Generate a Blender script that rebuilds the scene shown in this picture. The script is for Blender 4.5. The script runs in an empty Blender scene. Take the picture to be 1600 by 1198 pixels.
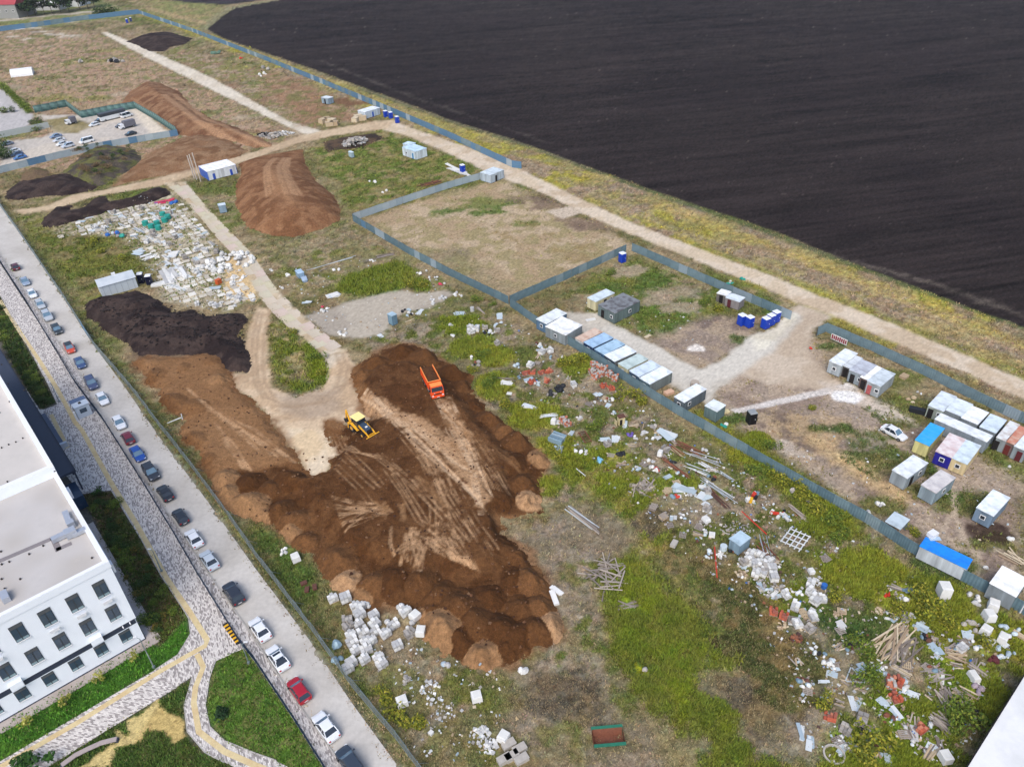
import bpy, math, random
import numpy as np
from mathutils import Matrix, Vector

# ------------------------------------------------------------------ camera
SC = bpy.context.scene
F_PX, PITCH, ROLL, CAM_H = 1185.0, 0.6100535, -0.0418313, 85.148
cr, sr, ct, st = math.cos(ROLL), math.sin(ROLL), math.cos(PITCH), math.sin(PITCH)
_X = Vector((1, 0, 0)); _U = Vector((0, st, ct)); _F = Vector((0, ct, -st))
_right = cr * _X + sr * _U; _up = -sr * _X + cr * _U
cam_data = bpy.data.cameras.new('camera')
cam = bpy.data.objects.new('camera', cam_data)
SC.collection.objects.link(cam)
cam.matrix_world = Matrix(((_right.x, _up.x, -_F.x, 0), (_right.y, _up.y, -_F.y, 0), (_right.z, _up.z, -_F.z, CAM_H), (0, 0, 0, 1)))
cam_data.sensor_width = 36.0
cam_data.lens = F_PX / 1600 * 36.0
cam_data.clip_start = 1.0
cam_data.clip_end = 6000
SC.camera = cam

# ------------------------------------------------------------------ light
SUN_EL, SUN_AZ = math.radians(50), math.radians(196)      # azimuth clockwise from +Y
wd = bpy.data.worlds.new('World'); SC.world = wd; wd.use_nodes = True
nt = wd.node_tree
sky = nt.nodes.new('ShaderNodeTexSky'); sky.sky_type = 'NISHITA'; sky.sun_disc = False
sky.sun_elevation = SUN_EL; sky.sun_rotation = SUN_AZ
sky.air_density = 1.0; sky.dust_density = 3.0; sky.ozone_density = 1.0
bg = nt.nodes['Background']; bg.inputs['Strength'].default_value = 0.15
nt.links.new(sky.outputs[0], bg.inputs['Color'])
sun_d = bpy.data.lights.new('sun', 'SUN'); sun_d.energy = 1.5; sun_d.angle = math.radians(35); sun_d.color = (1.0, 0.97, 0.93)
sun = bpy.data.objects.new('sun', sun_d); SC.collection.objects.link(sun)
_sd = Vector((math.sin(SUN_AZ) * math.cos(SUN_EL), math.cos(SUN_AZ) * math.cos(SUN_EL), math.sin(SUN_EL)))
sun.rotation_euler = _sd.to_track_quat('Z', 'Y').to_euler()
SC.view_settings.view_transform = 'Standard'; SC.view_settings.look = 'None'
SC.view_settings.gamma = 1.0; SC.view_settings.exposure = 0.46
SC.view_settings.use_curve_mapping = False
SC.cycles.max_bounces = 4; SC.cycles.diffuse_bounces = 2; SC.cycles.glossy_bounces = 2
SC.cycles.transparent_max_bounces = 8
HAZE = 0.00006
SC.cycles.volume_bounces = 0

# ------------------------------------------------------------------ helpers
rnd = random.Random(7); rng = np.random.default_rng(7)
COL = SC.collection

def P(px, py, z=0.0):
    """ground point (at height z) seen at a spot of the 1600 x 1198 plan of the place"""
    u = (px - 800) / F_PX; v = -(py - 599) / F_PX
    u2 = cr * u - sr * v; v2 = sr * u + cr * v
    d = (u2, ct + v2 * st, -st + v2 * ct)
    k = (CAM_H - z) / -d[2]
    return np.array((d[0] * k, d[1] * k))
def PP(pts, z=0.0): return np.array([P(x, y, z) for x, y in pts])
def s2l(c): return tuple(((v / 255) / 12.92 if v / 255 <= 0.04045 else ((v / 255 + 0.055) / 1.055) ** 2.4) for v in c)
KC = 0.80
def C(r, g, b, k=KC):
    return tuple(v * k for v in s2l((r, g, b)))

_MATS = {}
def mat(key, col, rough=0.8, metal=0.0, var=0.12, scale=2.0, bump=0.0, spec=0.3, col2=None, scale2=0.35, stretch=None):
    """plain painted/soil/metal surface: colour with two scales of mottling"""
    if key in _MATS: return _MATS[key]
    m = bpy.data.materials.new(key); m.use_nodes = True
    n = m.node_tree; bs = n.nodes['Principled BSDF']
    bs.inputs['Roughness'].default_value = rough; bs.inputs['Metallic'].default_value = metal
    bs.inputs['Specular IOR Level'].default_value = spec
    tc = n.nodes.new('ShaderNodeTexCoord'); src = tc.outputs['Object']
    if stretch:
        mp = n.nodes.new('ShaderNodeMapping'); mp.inputs['Scale'].default_value = stretch
        n.links.new(src, mp.inputs['Vector']); src = mp.outputs[0]
    n1 = n.nodes.new('ShaderNodeTexNoise'); n1.inputs['Scale'].default_value = scale; n1.inputs['Detail'].default_value = 5; n1.inputs['Roughness'].default_value = 0.65
    n.links.new(src, n1.inputs['Vector'])
    mr = n.nodes.new('ShaderNodeMapRange'); mr.inputs[1].default_value = 0.3; mr.inputs[2].default_value = 0.7
    mr.inputs[3].default_value = 1 - var; mr.inputs[4].default_value = 1 + var
    n.links.new(n1.outputs['Fac'], mr.inputs[0])
    mx = n.nodes.new('ShaderNodeMix'); mx.data_type = 'RGBA'; mx.inputs['Factor'].default_value = 0
    mx.inputs['A'].default_value = (*col, 1); mx.inputs['B'].default_value = (*(col2 or col), 1)
    if col2:
        n2 = n.nodes.new('ShaderNodeTexNoise'); n2.inputs['Scale'].default_value = scale2; n2.inputs['Detail'].default_value = 6
        n.links.new(src, n2.inputs['Vector'])
        m2 = n.nodes.new('ShaderNodeMapRange'); m2.inputs[1].default_value = 0.42; m2.inputs[2].default_value = 0.62
        n.links.new(n2.outputs['Fac'], m2.inputs[0]); n.links.new(m2.outputs[0], mx.inputs['Factor'])
    vm = n.nodes.new('ShaderNodeVectorMath'); vm.operation = 'SCALE'
    n.links.new(mx.outputs['Result'], vm.inputs[0]); n.links.new(mr.outputs[0], vm.inputs['Scale'])
    n.links.new(vm.outputs[0], bs.inputs['Base Color'])
    if bump:
        b = n.nodes.new('ShaderNodeBump'); b.inputs['Strength'].default_value = bump; b.inputs['Distance'].default_value = 0.05
        n.links.new(n1.outputs['Fac'], b.inputs['Height']); n.links.new(b.outputs[0], bs.inputs['Normal'])
    _MATS[key] = m
    return m

def vcol_mat(key, var=0.34, scale=1.5, scale2=6.5, rough=0.95, bump=0.6, spec=0.1, dist=0.12):
    """surface whose own colour is stored on the mesh, with fine grain on top"""
    m = bpy.data.materials.new(key); m.use_nodes = True; n = m.node_tree; bs = n.nodes['Principled BSDF']
    bs.inputs['Roughness'].default_value = rough; bs.inputs['Specular IOR Level'].default_value = spec
    at = n.nodes.new('ShaderNodeAttribute'); at.attribute_name = 'Col'
    tc = n.nodes.new('ShaderNodeTexCoord'); f = []
    for sc_, v in ((scale, var), (scale2, var)):
        t = n.nodes.new('ShaderNodeTexNoise'); t.inputs['Scale'].default_value = sc_; t.inputs['Detail'].default_value = 3; t.inputs['Roughness'].default_value = 0.7
        n.links.new(tc.outputs['Object'], t.inputs['Vector'])
        r = n.nodes.new('ShaderNodeMapRange'); r.inputs[1].default_value = 0.3; r.inputs[2].default_value = 0.7; r.inputs[3].default_value = 1 - v; r.inputs[4].default_value = 1 + v
        n.links.new(t.outputs['Fac'], r.inputs[0]); f.append((t, r))
    mu = n.nodes.new('ShaderNodeMath'); mu.operation = 'MULTIPLY'
    n.links.new(f[0][1].outputs[0], mu.inputs[0]); n.links.new(f[1][1].outputs[0], mu.inputs[1])
    vm = n.nodes.new('ShaderNodeVectorMath'); vm.operation = 'SCALE'
    n.links.new(at.outputs['Color'], vm.inputs[0]); n.links.new(mu.outputs[0], vm.inputs['Scale'])
    n.links.new(vm.outputs[0], bs.inputs['Base Color'])
    if bump:
        b = n.nodes.new('ShaderNodeBump'); b.inputs['Strength'].default_value = bump; b.inputs['Distance'].default_value = dist
        n.links.new(f[0][0].outputs['Fac'], b.inputs['Height']); n.links.new(b.outputs[0], bs.inputs['Normal'])
    _MATS[key] = m
    return m

def tag(o, label=None, cat=None, group=None, kind=None):
    if label: o['label'] = label
    if cat: o['category'] = cat
    if group: o['group'] = group
    if kind: o['kind'] = kind
    return o

def mesh_np(name, V, Fq, mats, cols=None, smooth=True):
    """mesh from numpy arrays; all faces have the same number of corners"""
    me = bpy.data.meshes.new(name)
    V = np.asarray(V, np.float32); Fq = np.asarray(Fq, np.int32); k = Fq.shape[1]
    me.vertices.add(len(V)); me.vertices.foreach_set('co', V.ravel())
    me.loops.add(Fq.size); me.loops.foreach_set('vertex_index', Fq.ravel())
    me.polygons.add(len(Fq)); me.polygons.foreach_set('loop_start', np.arange(0, Fq.size, k, dtype=np.int32))
    me.polygons.foreach_set('loop_total', np.full(len(Fq), k, np.int32))
    if smooth: me.polygons.foreach_set('use_smooth', np.ones(len(Fq), bool))
    for m in mats: me.materials.append(m)
    if cols is not None:
        a = me.attributes.new('Col', 'FLOAT_COLOR', 'POINT')
        a.data.foreach_set('color', np.concatenate([cols, np.ones((len(cols), 1))], 1).astype(np.float32).ravel())
    me.update(); me.validate()
    return me
def link(name, me, parent=None):
    o = bpy.data.objects.new(name, me); COL.objects.link(o)
    if parent is not None: o.parent = parent
    return o
def empty(name, x, y, z=0, rz=0):
    o = bpy.data.objects.new(name, None); COL.objects.link(o); o.empty_display_size = 0.5
    o.location = (x, y, z); o.rotation_euler = (0, 0, rz); return o

class MB:
    """collects boxes, bars, prisms into one mesh"""
    def __init__(s): s.v = []; s.f = []; s.m = []; s.mats = []
    def mi(s, m):
        if m not in s.mats: s.mats.append(m)
        return s.mats.index(m)
    def add(s, vs, fs, m):
        b = len(s.v); i = s.mi(m); s.v += [tuple(v) for v in vs]
        for f in fs: s.f.append(tuple(b + k for k in f)); s.m.append(i)
        return s
    def box(s, c, d, m, rz=0, taper=None, rot=None):
        hx, hy, hz = d[0] / 2, d[1] / 2, d[2] / 2; t = taper or (1, 1)
        vs = [(-hx, -hy, -hz), (hx, -hy, -hz), (hx, hy, -hz), (-hx, hy, -hz), (-hx * t[0], -hy * t[1], hz), (hx * t[0], -hy * t[1], hz), (hx * t[0], hy * t[1], hz), (-hx * t[0], hy * t[1], hz)]
        M = rot.to_3x3() if rot is not None else Matrix.Rotation(rz, 3, 'Z')
        vs = [M @ Vector(v) + Vector(c) for v in vs]
        return s.add(vs, [(3, 2, 1, 0), (4, 5, 6, 7), (0, 1, 5, 4), (1, 2, 6, 5), (2, 3, 7, 6), (3, 0, 4, 7)], m)
    def bar(s, a, b, r, m, n=6, r2=None):
        a = Vector(a); b = Vector(b); d = b - a
        q = d.to_track_quat('Z', 'Y').to_matrix(); r2 = r if r2 is None else r2; vs = []
        for k in range(n):
            t = 2 * math.pi * k / n; o = Vector((math.cos(t), math.sin(t), 0)); vs.append(a + q @ (o * r))
        for k in range(n):
            t = 2 * math.pi * k / n; o = Vector((math.cos(t), math.sin(t), 0)); vs.append(b + q @ (o * r2))
        fs = [(k, (k + 1) % n, n + (k + 1) % n, n + k) for k in range(n)] + [tuple(range(n - 1, -1, -1)), tuple(range(n, 2 * n))]
        return s.add(vs, fs, m)
    def prism(s, poly, z0, z1, m, mtop=None):
        n = len(poly)
        ar = sum(poly[i][0] * poly[(i + 1) % n][1] - poly[(i + 1) % n][0] * poly[i][1] for i in range(n))
        if ar < 0: poly = list(poly)[::-1]
        vs = [(p[0], p[1], z0) for p in poly] + [(p[0], p[1], z1) for p in poly]
        s.add(vs, [(i, (i + 1) % n, n + (i + 1) % n, n + i) for i in range(n)] + [tuple(range(n - 1, -1, -1))], m)
        return s.add([(p[0], p[1], z1) for p in poly], [tuple(range(n))], mtop or m)
    def loft(s, rings, m, cap=True):
        n = len(rings[0]); vs = [p for r in rings for p in r]
        fs = [(k * n + i, k * n + (i + 1) % n, (k + 1) * n + (i + 1) % n, (k + 1) * n + i) for k in range(len(rings) - 1) for i in range(n)]
        if cap: fs += [tuple(range(n - 1, -1, -1)), tuple((len(rings) - 1) * n + i for i in range(n))]
        return s.add(vs, fs, m)
    def mesh(s, name, smooth=False):
        me = bpy.data.meshes.new(name); me.from_pydata([tuple(v) for v in s.v], [], s.f)
        for m in s.mats: me.materials.append(m)
        me.polygons.foreach_set('material_index', s.m)
        if smooth: me.polygons.foreach_set('use_smooth', [True] * len(s.f))
        me.update(); return me
    def build(s, name, parent=None, smooth=False):
        return link(name, s.mesh(name, smooth), parent)

def copy_tree(o, parent=None):
    c = o.copy(); COL.objects.link(c); c.parent = parent
    for ch in o.children: copy_tree(ch, c)
    return c

# ---- noise on numpy arrays
def vnoise(x, y, seed=0):
    xi = np.floor(x).astype(np.int64); yi = np.floor(y).astype(np.int64); fx = x - xi; fy = y - yi
    fx = fx * fx * (3 - 2 * fx); fy = fy * fy * (3 - 2 * fy)
    def h(a, b):
        k = (a * 374761393 + b * 668265263 + seed * 1274126177) & 0xFFFFFFFF
        k = ((k ^ (k >> 13)) * 1274126177) & 0xFFFFFFFF
        return ((k ^ (k >> 16)) & 0xFFFF) / 65535.0
    return (h(xi, yi) * (1 - fx) + h(xi + 1, yi) * fx) * (1 - fy) + (h(xi, yi + 1) * (1 - fx) + h(xi + 1, yi + 1) * fx) * fy
def fbm(x, y, s, seed=0, o=4):
    t = 0; a = 0.5; n = 0
    c, sn = math.cos(0.6), math.sin(0.6)
    for k in range(o):
        xr, yr = c * x - sn * y, sn * x + c * y; x, y = xr, yr
        t = t + a * vnoise(x / s + 17 * k, y / s - 9 * k, seed + k); n += a; a *= 0.55; s *= 0.5
    return t / n
def sst(x): x = np.clip(x, 0, 1); return x * x * (3 - 2 * x)
def seg_dist(X, Y, pts):
    d = np.full(X.shape, 1e9)
    for (ax, ay), (bx, by) in zip(pts[:-1], pts[1:]):
        vx, vy = bx - ax, by - ay; L = vx * vx + vy * vy + 1e-9
        t = np.clip(((X - ax) * vx + (Y - ay) * vy) / L, 0, 1)
        d = np.minimum(d, np.hypot(X - ax - t * vx, Y - ay - t * vy))
    return d
def sdist(X, Y, poly):
    """signed distance to a polygon, positive inside"""
    poly = np.asarray(poly); inside = np.zeros(X.shape, bool); n = len(poly)
    for i in range(n):
        ax, ay = poly[i]; bx, by = poly[(i + 1) % n]
        if ay != by:
            c = ((ay > Y) != (by > Y)) & (X < (bx - ax) * (Y - ay) / (by - ay) + ax); inside ^= c
    d = seg_dist(X, Y, list(poly) + [poly[0]])
    return np.where(inside, d, -d)
# ------------------------------------------------------------------ ground sheet
NR, NCOL = 700, 720
_py = np.linspace(1320, -60, NR)
GY = np.array([P(800, p)[1] for p in _py])
GS = np.linspace(-1, 1, NCOL)
GW = 0.83 * (GY * ct + CAM_H * st)
GXX = GS[None, :] * GW[:, None]; GYY = np.repeat(GY[:, None], NCOL, 1)
X, Y = GXX.ravel(), GYY.ravel()
N30, N9, N3, N1 = fbm(X, Y, 34, 1), fbm(X, Y, 10, 5), fbm(X, Y, 3.2, 9), fbm(X, Y, 1.0, 13, 2)
EDGE = (fbm(X, Y, 5, 21, 4) - 0.5) + .55 * (fbm(X, Y, 1.4, 23, 3) - .5)
def lerp(a, b, t): return a + (b - a) * t[:, None]
def cc(*c): return np.array(C(*c))
def sharp(n, lo, hi): return sst((n - lo) / (hi - lo))
DRY, DRY2, BRN, OLV, GRN, YEL, LUSH, SOIL, PALE = (cc(153, 137, 106), cc(166, 141, 110), cc(117, 99, 75), cc(112, 108, 68), cc(92, 108, 44), cc(146, 148, 52), cc(62, 88, 38), cc(131, 118, 104), cc(178, 166, 146))
G = lerp(lerp(np.repeat(DRY[None], len(X), 0), OLV, sharp(N9, .42, .6)), BRN, sharp(N3, .5, .68) * .7)
G = lerp(G, GRN, sharp(N30, .52, .66) * sharp(N3, .35, .6) * .75)
VEG = 0.55 + 0.45 * sharp(N9, .4, .6)          # tuft density
VC = G.copy()                                    # tuft colour
RELIEF = np.full(len(X), 0.22)
ZID = np.zeros(len(X), np.int8)
def zone(px, cols, feather=0.8, edge=1.2, veg=None, vcol=None, zid=None, relief=None, op=1.0, noise=None, seed=0, world=False):
    global G, VEG, VC, RELIEF
    poly = np.asarray(px, float) if world else PP(px)
    lo, hi = poly.min(0) - 8, poly.max(0) + 8
    ix = np.where((X > lo[0]) & (X < hi[0]) & (Y > lo[1]) & (Y < hi[1]))[0]
    if not len(ix): return
    d = sdist(X[ix], Y[ix], poly)
    w = sst(0.5 + (d + EDGE[ix] * 2 * edge) / (2 * feather)) * op
    cols = [np.array(C(*c)) for c in cols]
    c = np.repeat(cols[0][None], len(ix), 0)
    for k, c2 in enumerate(cols[1:]):
        n = fbm(X[ix], Y[ix], (noise or (9, 3, 1.2))[k % 3], 40 + seed + 7 * k, 4)
        c = lerp(c, c2, sharp(n, .44, .6))
    G[ix] = G[ix] * (1 - w[:, None]) + c * w[:, None]
    if veg is not None: VEG[ix] = VEG[ix] * (1 - w) + veg * w
    if vcol is None and veg: vcol = None; VC[ix] = VC[ix] * (1 - w[:, None]) + c * w[:, None]
    elif vcol is not None: VC[ix] = VC[ix] * (1 - w[:, None]) + np.array(C(*vcol)) * w[:, None]
    if relief is not None: RELIEF[ix] = RELIEF[ix] * (1 - w) + relief * w
    if zid is not None: ZID[ix[w > .5]] = zid
def stroke(px, width, col, op=1.0, feather=0.5, edge=0.3, zid=None, veg=None, relief=None, z=0):
    """a worn line along the ground"""
    global G, VEG
    pts = PP(px, z)
    lo, hi = pts.min(0) - width - 3, pts.max(0) + width + 3
    ix = np.where((X > lo[0]) & (X < hi[0]) & (Y > lo[1]) & (Y < hi[1]))[0]
    if not len(ix): return
    d = width / 2 - seg_dist(X[ix], Y[ix], pts)
    w = sst(0.5 + (d + EDGE[ix] * 2 * edge) / (2 * feather)) * op
    G[ix] = G[ix] * (1 - w[:, None]) + np.array(C(*col)) * w[:, None]
    if veg is not None: VEG[ix] = VEG[ix] * (1 - w) + veg * w
    if relief is not None: RELIEF[ix] = RELIEF[ix] * (1 - w) + relief * w
    if zid is not None: ZID[ix[w > .5]] = zid
def patch(px, py, r, cols, veg=None, vcol=None, asp=1.0, ang=0.0, op=0.9, edge=None, **k):
    c = P(px, py); t = np.linspace(0, 2 * math.pi, 14)[:-1]
    e = np.stack([r * np.cos(t), r * asp * np.sin(t)], 1); ca, sa = math.cos(ang), math.sin(ang)
    e = np.stack([e[:, 0] * ca - e[:, 1] * sa, e[:, 0] * sa + e[:, 1] * ca], 1) + c
    zone(e, cols, feather=r * .22, edge=edge or r * .55, veg=veg, vcol=vcol, op=op, world=True, **k)

OUT_PX = [(208, 566), (225, 559), (272, 558), (322, 553), (344, 558), (347, 568), (360, 581), (362, 595), (368, 608), (394, 626), (416, 649), (437, 674), (455, 698), (469, 720), (482, 744), (490, 746), (512, 737), (511, 717), (530, 710), (512, 690), (505, 668), (508, 657), (524, 655), (545, 668), (575, 655), (560, 630), (552, 604), (554, 576), (583, 553), (624, 536), (662, 541), (695, 563), (738, 588), (742, 615), (759, 637), (783, 657), (800, 674), (826, 685), (836, 698), (863, 722), (852, 733), (846, 758), (844, 803), (808, 807), (782, 811), (787, 831), (820, 864), (840, 883), (863, 915), (867, 944), (887, 978), (876, 1004), (838, 1014), (812, 1032), (774, 1041), (764, 1049), (740, 1051), (722, 1038), (702, 1021), (663, 997), (656, 967), (640, 950), (585, 950), (553, 931), (518, 921), (500, 893), (485, 866), (458, 852), (432, 829), (398, 812), (365, 803), (340, 780), (326, 752), (313, 706), (288, 691), (281, 678), (288, 658), (283, 646), (263, 645), (247, 627), (252, 607), (225, 600), (221, 578)]
# wide tints of the rough ground
zone([(0, 50), (150, 52), (300, 120), (470, 215), (300, 265), (0, 270)], [(163, 143, 112), (152, 131, 100), (125, 122, 80), (168, 141, 118)], 8, 6, veg=.6, noise=(14, 5, 2))
zone([(180, 45), (420, 110), (590, 180), (480, 205), (400, 160)], [(160, 142, 118), (148, 122, 98), (128, 124, 78)], 5, 4, veg=.55)
zone([(480, 232), (610, 200), (770, 270), (552, 340), (530, 300)], [(122, 118, 66), (140, 128, 88), (100, 112, 50)], 4, 4, veg=.9)
zone([(0, 330), (70, 330), (160, 460), (130, 520), (60, 400)], [(118, 118, 62), (100, 110, 50), (135, 128, 88)], 3, 2, veg=.9)
zone([(40, 365), (200, 360), (260, 440), (150, 470), (100, 440)], [(110, 112, 50), (128, 118, 78), (96, 104, 44)], 3, 2, veg=.9)
zone([(380, 390), (560, 350), (720, 450), (560, 470), (420, 440)], [(128, 122, 84), (108, 112, 56), (146, 132, 104)], 4, 4, veg=.9)
zone([(560, 530), (730, 470), (900, 560), (1120, 690), (1600, 960), (1600, 1198), (640, 1198), (560, 1060), (860, 900), (850, 700)], [(126, 118, 88), (112, 108, 66), (143, 130, 110), (96, 104, 50)], 5, 5, veg=.85, noise=(13, 5, 2))
# verge between the road and the ploughed land
zone([(215, 18), (330, 50), (600, 150), (1030, 302), (1600, 512), (1600, 640), (1080, 400), (880, 300), (610, 186), (380, 90)], [(152, 140, 92), (158, 150, 66), (150, 132, 108)], 3, 2, veg=.9, noise=(20, 6, 2))
stroke([(225, 22), (420, 90), (600, 158), (740, 210), (900, 262)], 9, (150, 142, 74), .6, 3, 2)
stroke([(1030, 320), (1200, 385), (1330, 432), (1500, 500), (1610, 545)], 5, (176, 158, 88), .7, 2, 2)
stroke([(1100, 385), (1300, 462), (1500, 545), (1610, 590)], 4, (140, 138, 66), .8, 2, 2)
stroke([(880, 280), (1060, 360), (1240, 430), (1420, 495), (1600, 560)], 4, (154, 136, 116), .7, 2, 2)
stroke([(560, 138), (713, 193), (800, 221), (1030, 304), (1200, 362), (1308, 405), (1610, 516)], 2.6, (74, 92, 52), .75, .8, .6, veg=.5)
stroke([(323, 50), (470, 104), (600, 151), (713, 192), (800, 219), (920, 262)], 2.0, (120, 112, 92), .7, 1, .6)
zone([(220, 0), (330, 0), (355, 22), (325, 46), (250, 25)], [(128, 130, 80), (150, 136, 96)], 6, 4, veg=.6)
stroke([(230, 12), (290, 30), (330, 38)], 6, (176, 150, 116), .6, 2, 1)
stroke([(325, 46), (345, 24), (368, 12), (420, 2), (480, -8)], 9, (138, 136, 104), .8, 3, 2)
for k in range(34):
    t_ = rnd.random(); patch(330 + 1270 * t_ + rnd.uniform(-10, 10), 62 + 490 * t_ ** 1.08 + rnd.uniform(-6, 22), rnd.uniform(3, 8), [[(158, 138, 112), (140, 120, 96)], [(128, 124, 76), (146, 138, 84)], [(172, 154, 104)]][k % 3], asp=.35, ang=-.5, op=.7)
for k in range(70):
    x_, y_ = rnd.uniform(-10, 470), rnd.uniform(52, 215)
    if (x_ - 160) * .45 + 50 > y_ + 60: continue
    patch(x_, y_, rnd.uniform(3, 11), [[(112, 118, 66), (96, 106, 54)], [(140, 112, 92), (156, 126, 104)], [(176, 160, 138), (160, 146, 122)], [(122, 106, 80)], [(134, 130, 74)]][k % 5], asp=.55, op=.75, veg=[1.1, .6, .3, .7, 1.0][k % 5])
for k in range(26): patch(rnd.uniform(200, 560), rnd.uniform(60, 190), rnd.uniform(2, 6), [[(112, 118, 62)], [(150, 120, 96)], [(128, 112, 90)]][k % 3], asp=.5, op=.6)
# bare fenced plot
zone([(566, 345), (700, 300), (780, 280), (1000, 388), (985, 394), (797, 472)], [(186, 166, 138), (172, 150, 120), (160, 146, 108)], 2.5, 2, veg=.12, vcol=(140, 128, 84), relief=.06)
for x, y, r, a in ((770, 318, 9, .5), (745, 312, 6, .4), (700, 330, 5, .4), (820, 350, 4, .6), (765, 332, 6, .35)):
    patch(x, y, r, [(92, 112, 52), (120, 124, 70)], veg=.35, asp=a)
for x, y, r in ((830, 310, 10), (860, 318, 9), (905, 345, 7), (925, 355, 7)): patch(x, y, r, [(128, 108, 92), (112, 94, 84)], asp=.45, op=.7, ang=-.3)
for x, y, r in ((850, 360, 9), (880, 375, 10), (800, 375, 7), (900, 400, 9), (840, 410, 8), (870, 430, 6)): patch(x, y, r, [(148, 128, 88), (160, 142, 110)], asp=.16, ang=-.75, op=.75)
patch(702, 398, 6, [(118, 108, 96)], asp=.5, op=.7)
zone([(640, 400), (800, 468), (830, 455), (700, 385)], [(136, 130, 88), (158, 142, 112)], 3, 3, veg=.4, op=.8)
# green of the cabin yard
zone([(870, 470), (985, 400), (1140, 455), (1130, 500), (1060, 540), (960, 505)], [(108, 112, 60), (92, 108, 46), (146, 132, 104)], 3, 3, veg=.9)
for x, y, r in ((950, 440, 6), (1040, 500, 9), (1090, 470, 6), (1000, 480, 7), (1100, 500, 5), (1020, 440, 6)): patch(x, y, r, [(84, 106, 44), (110, 116, 54)], veg=1.0)
for x, y, r in ((1055, 458, 6), (1065, 480, 5), (980, 425, 5), (1025, 470, 4)): patch(x, y, r, [(172, 154, 134)], asp=.5, op=.7, veg=.1)
zone([(1010, 530), (1100, 495), (1190, 500), (1175, 540), (1110, 575), (1060, 570)], [(152, 136, 122), (128, 112, 102), (168, 150, 128)], 2, 2, veg=.08, relief=.08)
zone([(1110, 590), (1200, 540), (1270, 520), (1310, 600), (1480, 680), (1600, 760), (1600, 960), (1380, 830), (1180, 690), (1120, 640)], [(164, 148, 132), (146, 128, 114), (176, 158, 138)], 3, 2, veg=.15, relief=.08, vcol=(120, 112, 60))
zone([(1190, 640), (1300, 650), (1420, 740), (1400, 800), (1290, 730), (1200, 690)], [(138, 122, 108), (120, 104, 92), (170, 146, 112)], 3, 2, veg=.3, op=.8)
for x, y, r, a in ((1375, 712, 8, .6), (1390, 640, 5, .4), (1290, 670, 3.5, .5), (1300, 540, 3, .5), (1410, 655, 4, .5), (1425, 730, 4, .6), (1450, 770, 4, .6), (1505, 790, 5, .6), (1540, 850, 4, .5), (1140, 655, 4, .5), (1380, 790, 4, .6), (1200, 490, 3, .5), (1160, 535, 4, .5)):
    patch(x, y, r, [(78, 98, 46), (104, 108, 58)], veg=1.0, asp=a)
stroke([(1275, 690), (1320, 720), (1370, 755), (1410, 775)], 3.5, (196, 168, 124), .8, 1.5, 1)
patch(1225, 700, 5, [(214, 204, 190), (190, 176, 160)], asp=.35, ang=-.6)
patch(1538, 832, 3.5, [(62, 46, 40)], asp=.7, veg=0)
# bare and green patches of the waste ground
zone([(925, 905), (990, 868), (1060, 930), (1150, 1000), (1230, 1100), (1250, 1210), (1060, 1210), (1010, 1110), (955, 1010)], [(92, 116, 36), (114, 132, 36), (76, 98, 40), (108, 112, 56)], 1.6, 2, veg=1.45)
stroke([(945, 925), (975, 1000), (1010, 1070), (1040, 1140), (1070, 1210)], 3.2, (138, 142, 34), .8, 1.2, 1.4, veg=1.7)
stroke([(985, 885), (1040, 930), (1075, 960)], 5, (140, 144, 36), .8, 1.5, 1.6, veg=1.7)
zone([(1005, 880), (1050, 890), (1150, 960), (1240, 1040), (1330, 1080), (1340, 1150), (1260, 1100), (1130, 1000)], [(96, 104, 50), (120, 116, 70), (84, 90, 48)], 3, 3, veg=1.1)
zone([(850, 700), (960, 690), (1010, 740), (1060, 820), (1180, 900), (1120, 930), (1000, 860), (900, 760)], [(112, 124, 40), (94, 108, 40), (134, 128, 66)], 2, 2.5, veg=1.4)
zone([(1080, 640), (1200, 700), (1330, 790), (1340, 840), (1250, 790), (1150, 720)], [(134, 138, 44), (108, 118, 42)], 2, 2, veg=1.5)
zone([(1190, 715), (1320, 790), (1330, 850), (1260, 830)], [(128, 138, 40), (104, 116, 40)], 1.5, 2, veg=1.7)
for x, y, r in ((1180, 690, 3), (1060, 770, 5), (770, 560, 4), (775, 600, 5), (830, 650, 5), (870, 700, 4), (900, 570, 4), (850, 760, 3), (1340, 1120, 6), (1420, 1130, 7), (1500, 1060, 5), (1350, 900, 6), (1460, 940, 6), (1360, 1180, 6), (1540, 990, 5), (1250, 960, 5), (720, 510, 5), (740, 540, 5), (640, 1100, 4), (600, 1060, 3), (560, 1030, 2)):
    patch(x, y, r, [(106, 122, 38), (130, 136, 44)], veg=1.6)
for x, y, r in ((1280, 970, 6), (1330, 975, 5), (1230, 1010, 6), (1480, 880, 5)): patch(x, y, r, [(62, 86, 42), (84, 100, 50)], veg=1.0, asp=.6)
for x, y, r in ((860, 850, 7), (900, 820, 8), (880, 940, 6), (1080, 790, 6), (820, 1100, 7), (900, 1090, 6), (1000, 1160, 7), (1260, 1080, 8), (1230, 1130, 6), (1250, 990, 4), (1150, 1080, 5), (1100, 870, 4), (940, 830, 6), (720, 1100, 6), (780, 1120, 5)):
    patch(x, y, r, [(146, 132, 116), (128, 116, 96)], veg=.45, asp=.7, op=.75, vcol=(150, 136, 108))
for x, y, r in ((878, 1092, 4.5), (1222, 1075, 4.5), (1165, 1085, 4), (1010, 815, 3)): patch(x, y, r, [(104, 92, 72), (118, 104, 74), (92, 84, 70)], veg=.9, edge=3)
for x, y, r in ((1190, 1000, 5), (1230, 1050, 5), (1130, 920, 5), (1080, 870, 4), (1170, 960, 4)): patch(x, y, r, [(96, 96, 52), (80, 84, 46), (112, 98, 62)], veg=1.2, edge=4)
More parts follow.
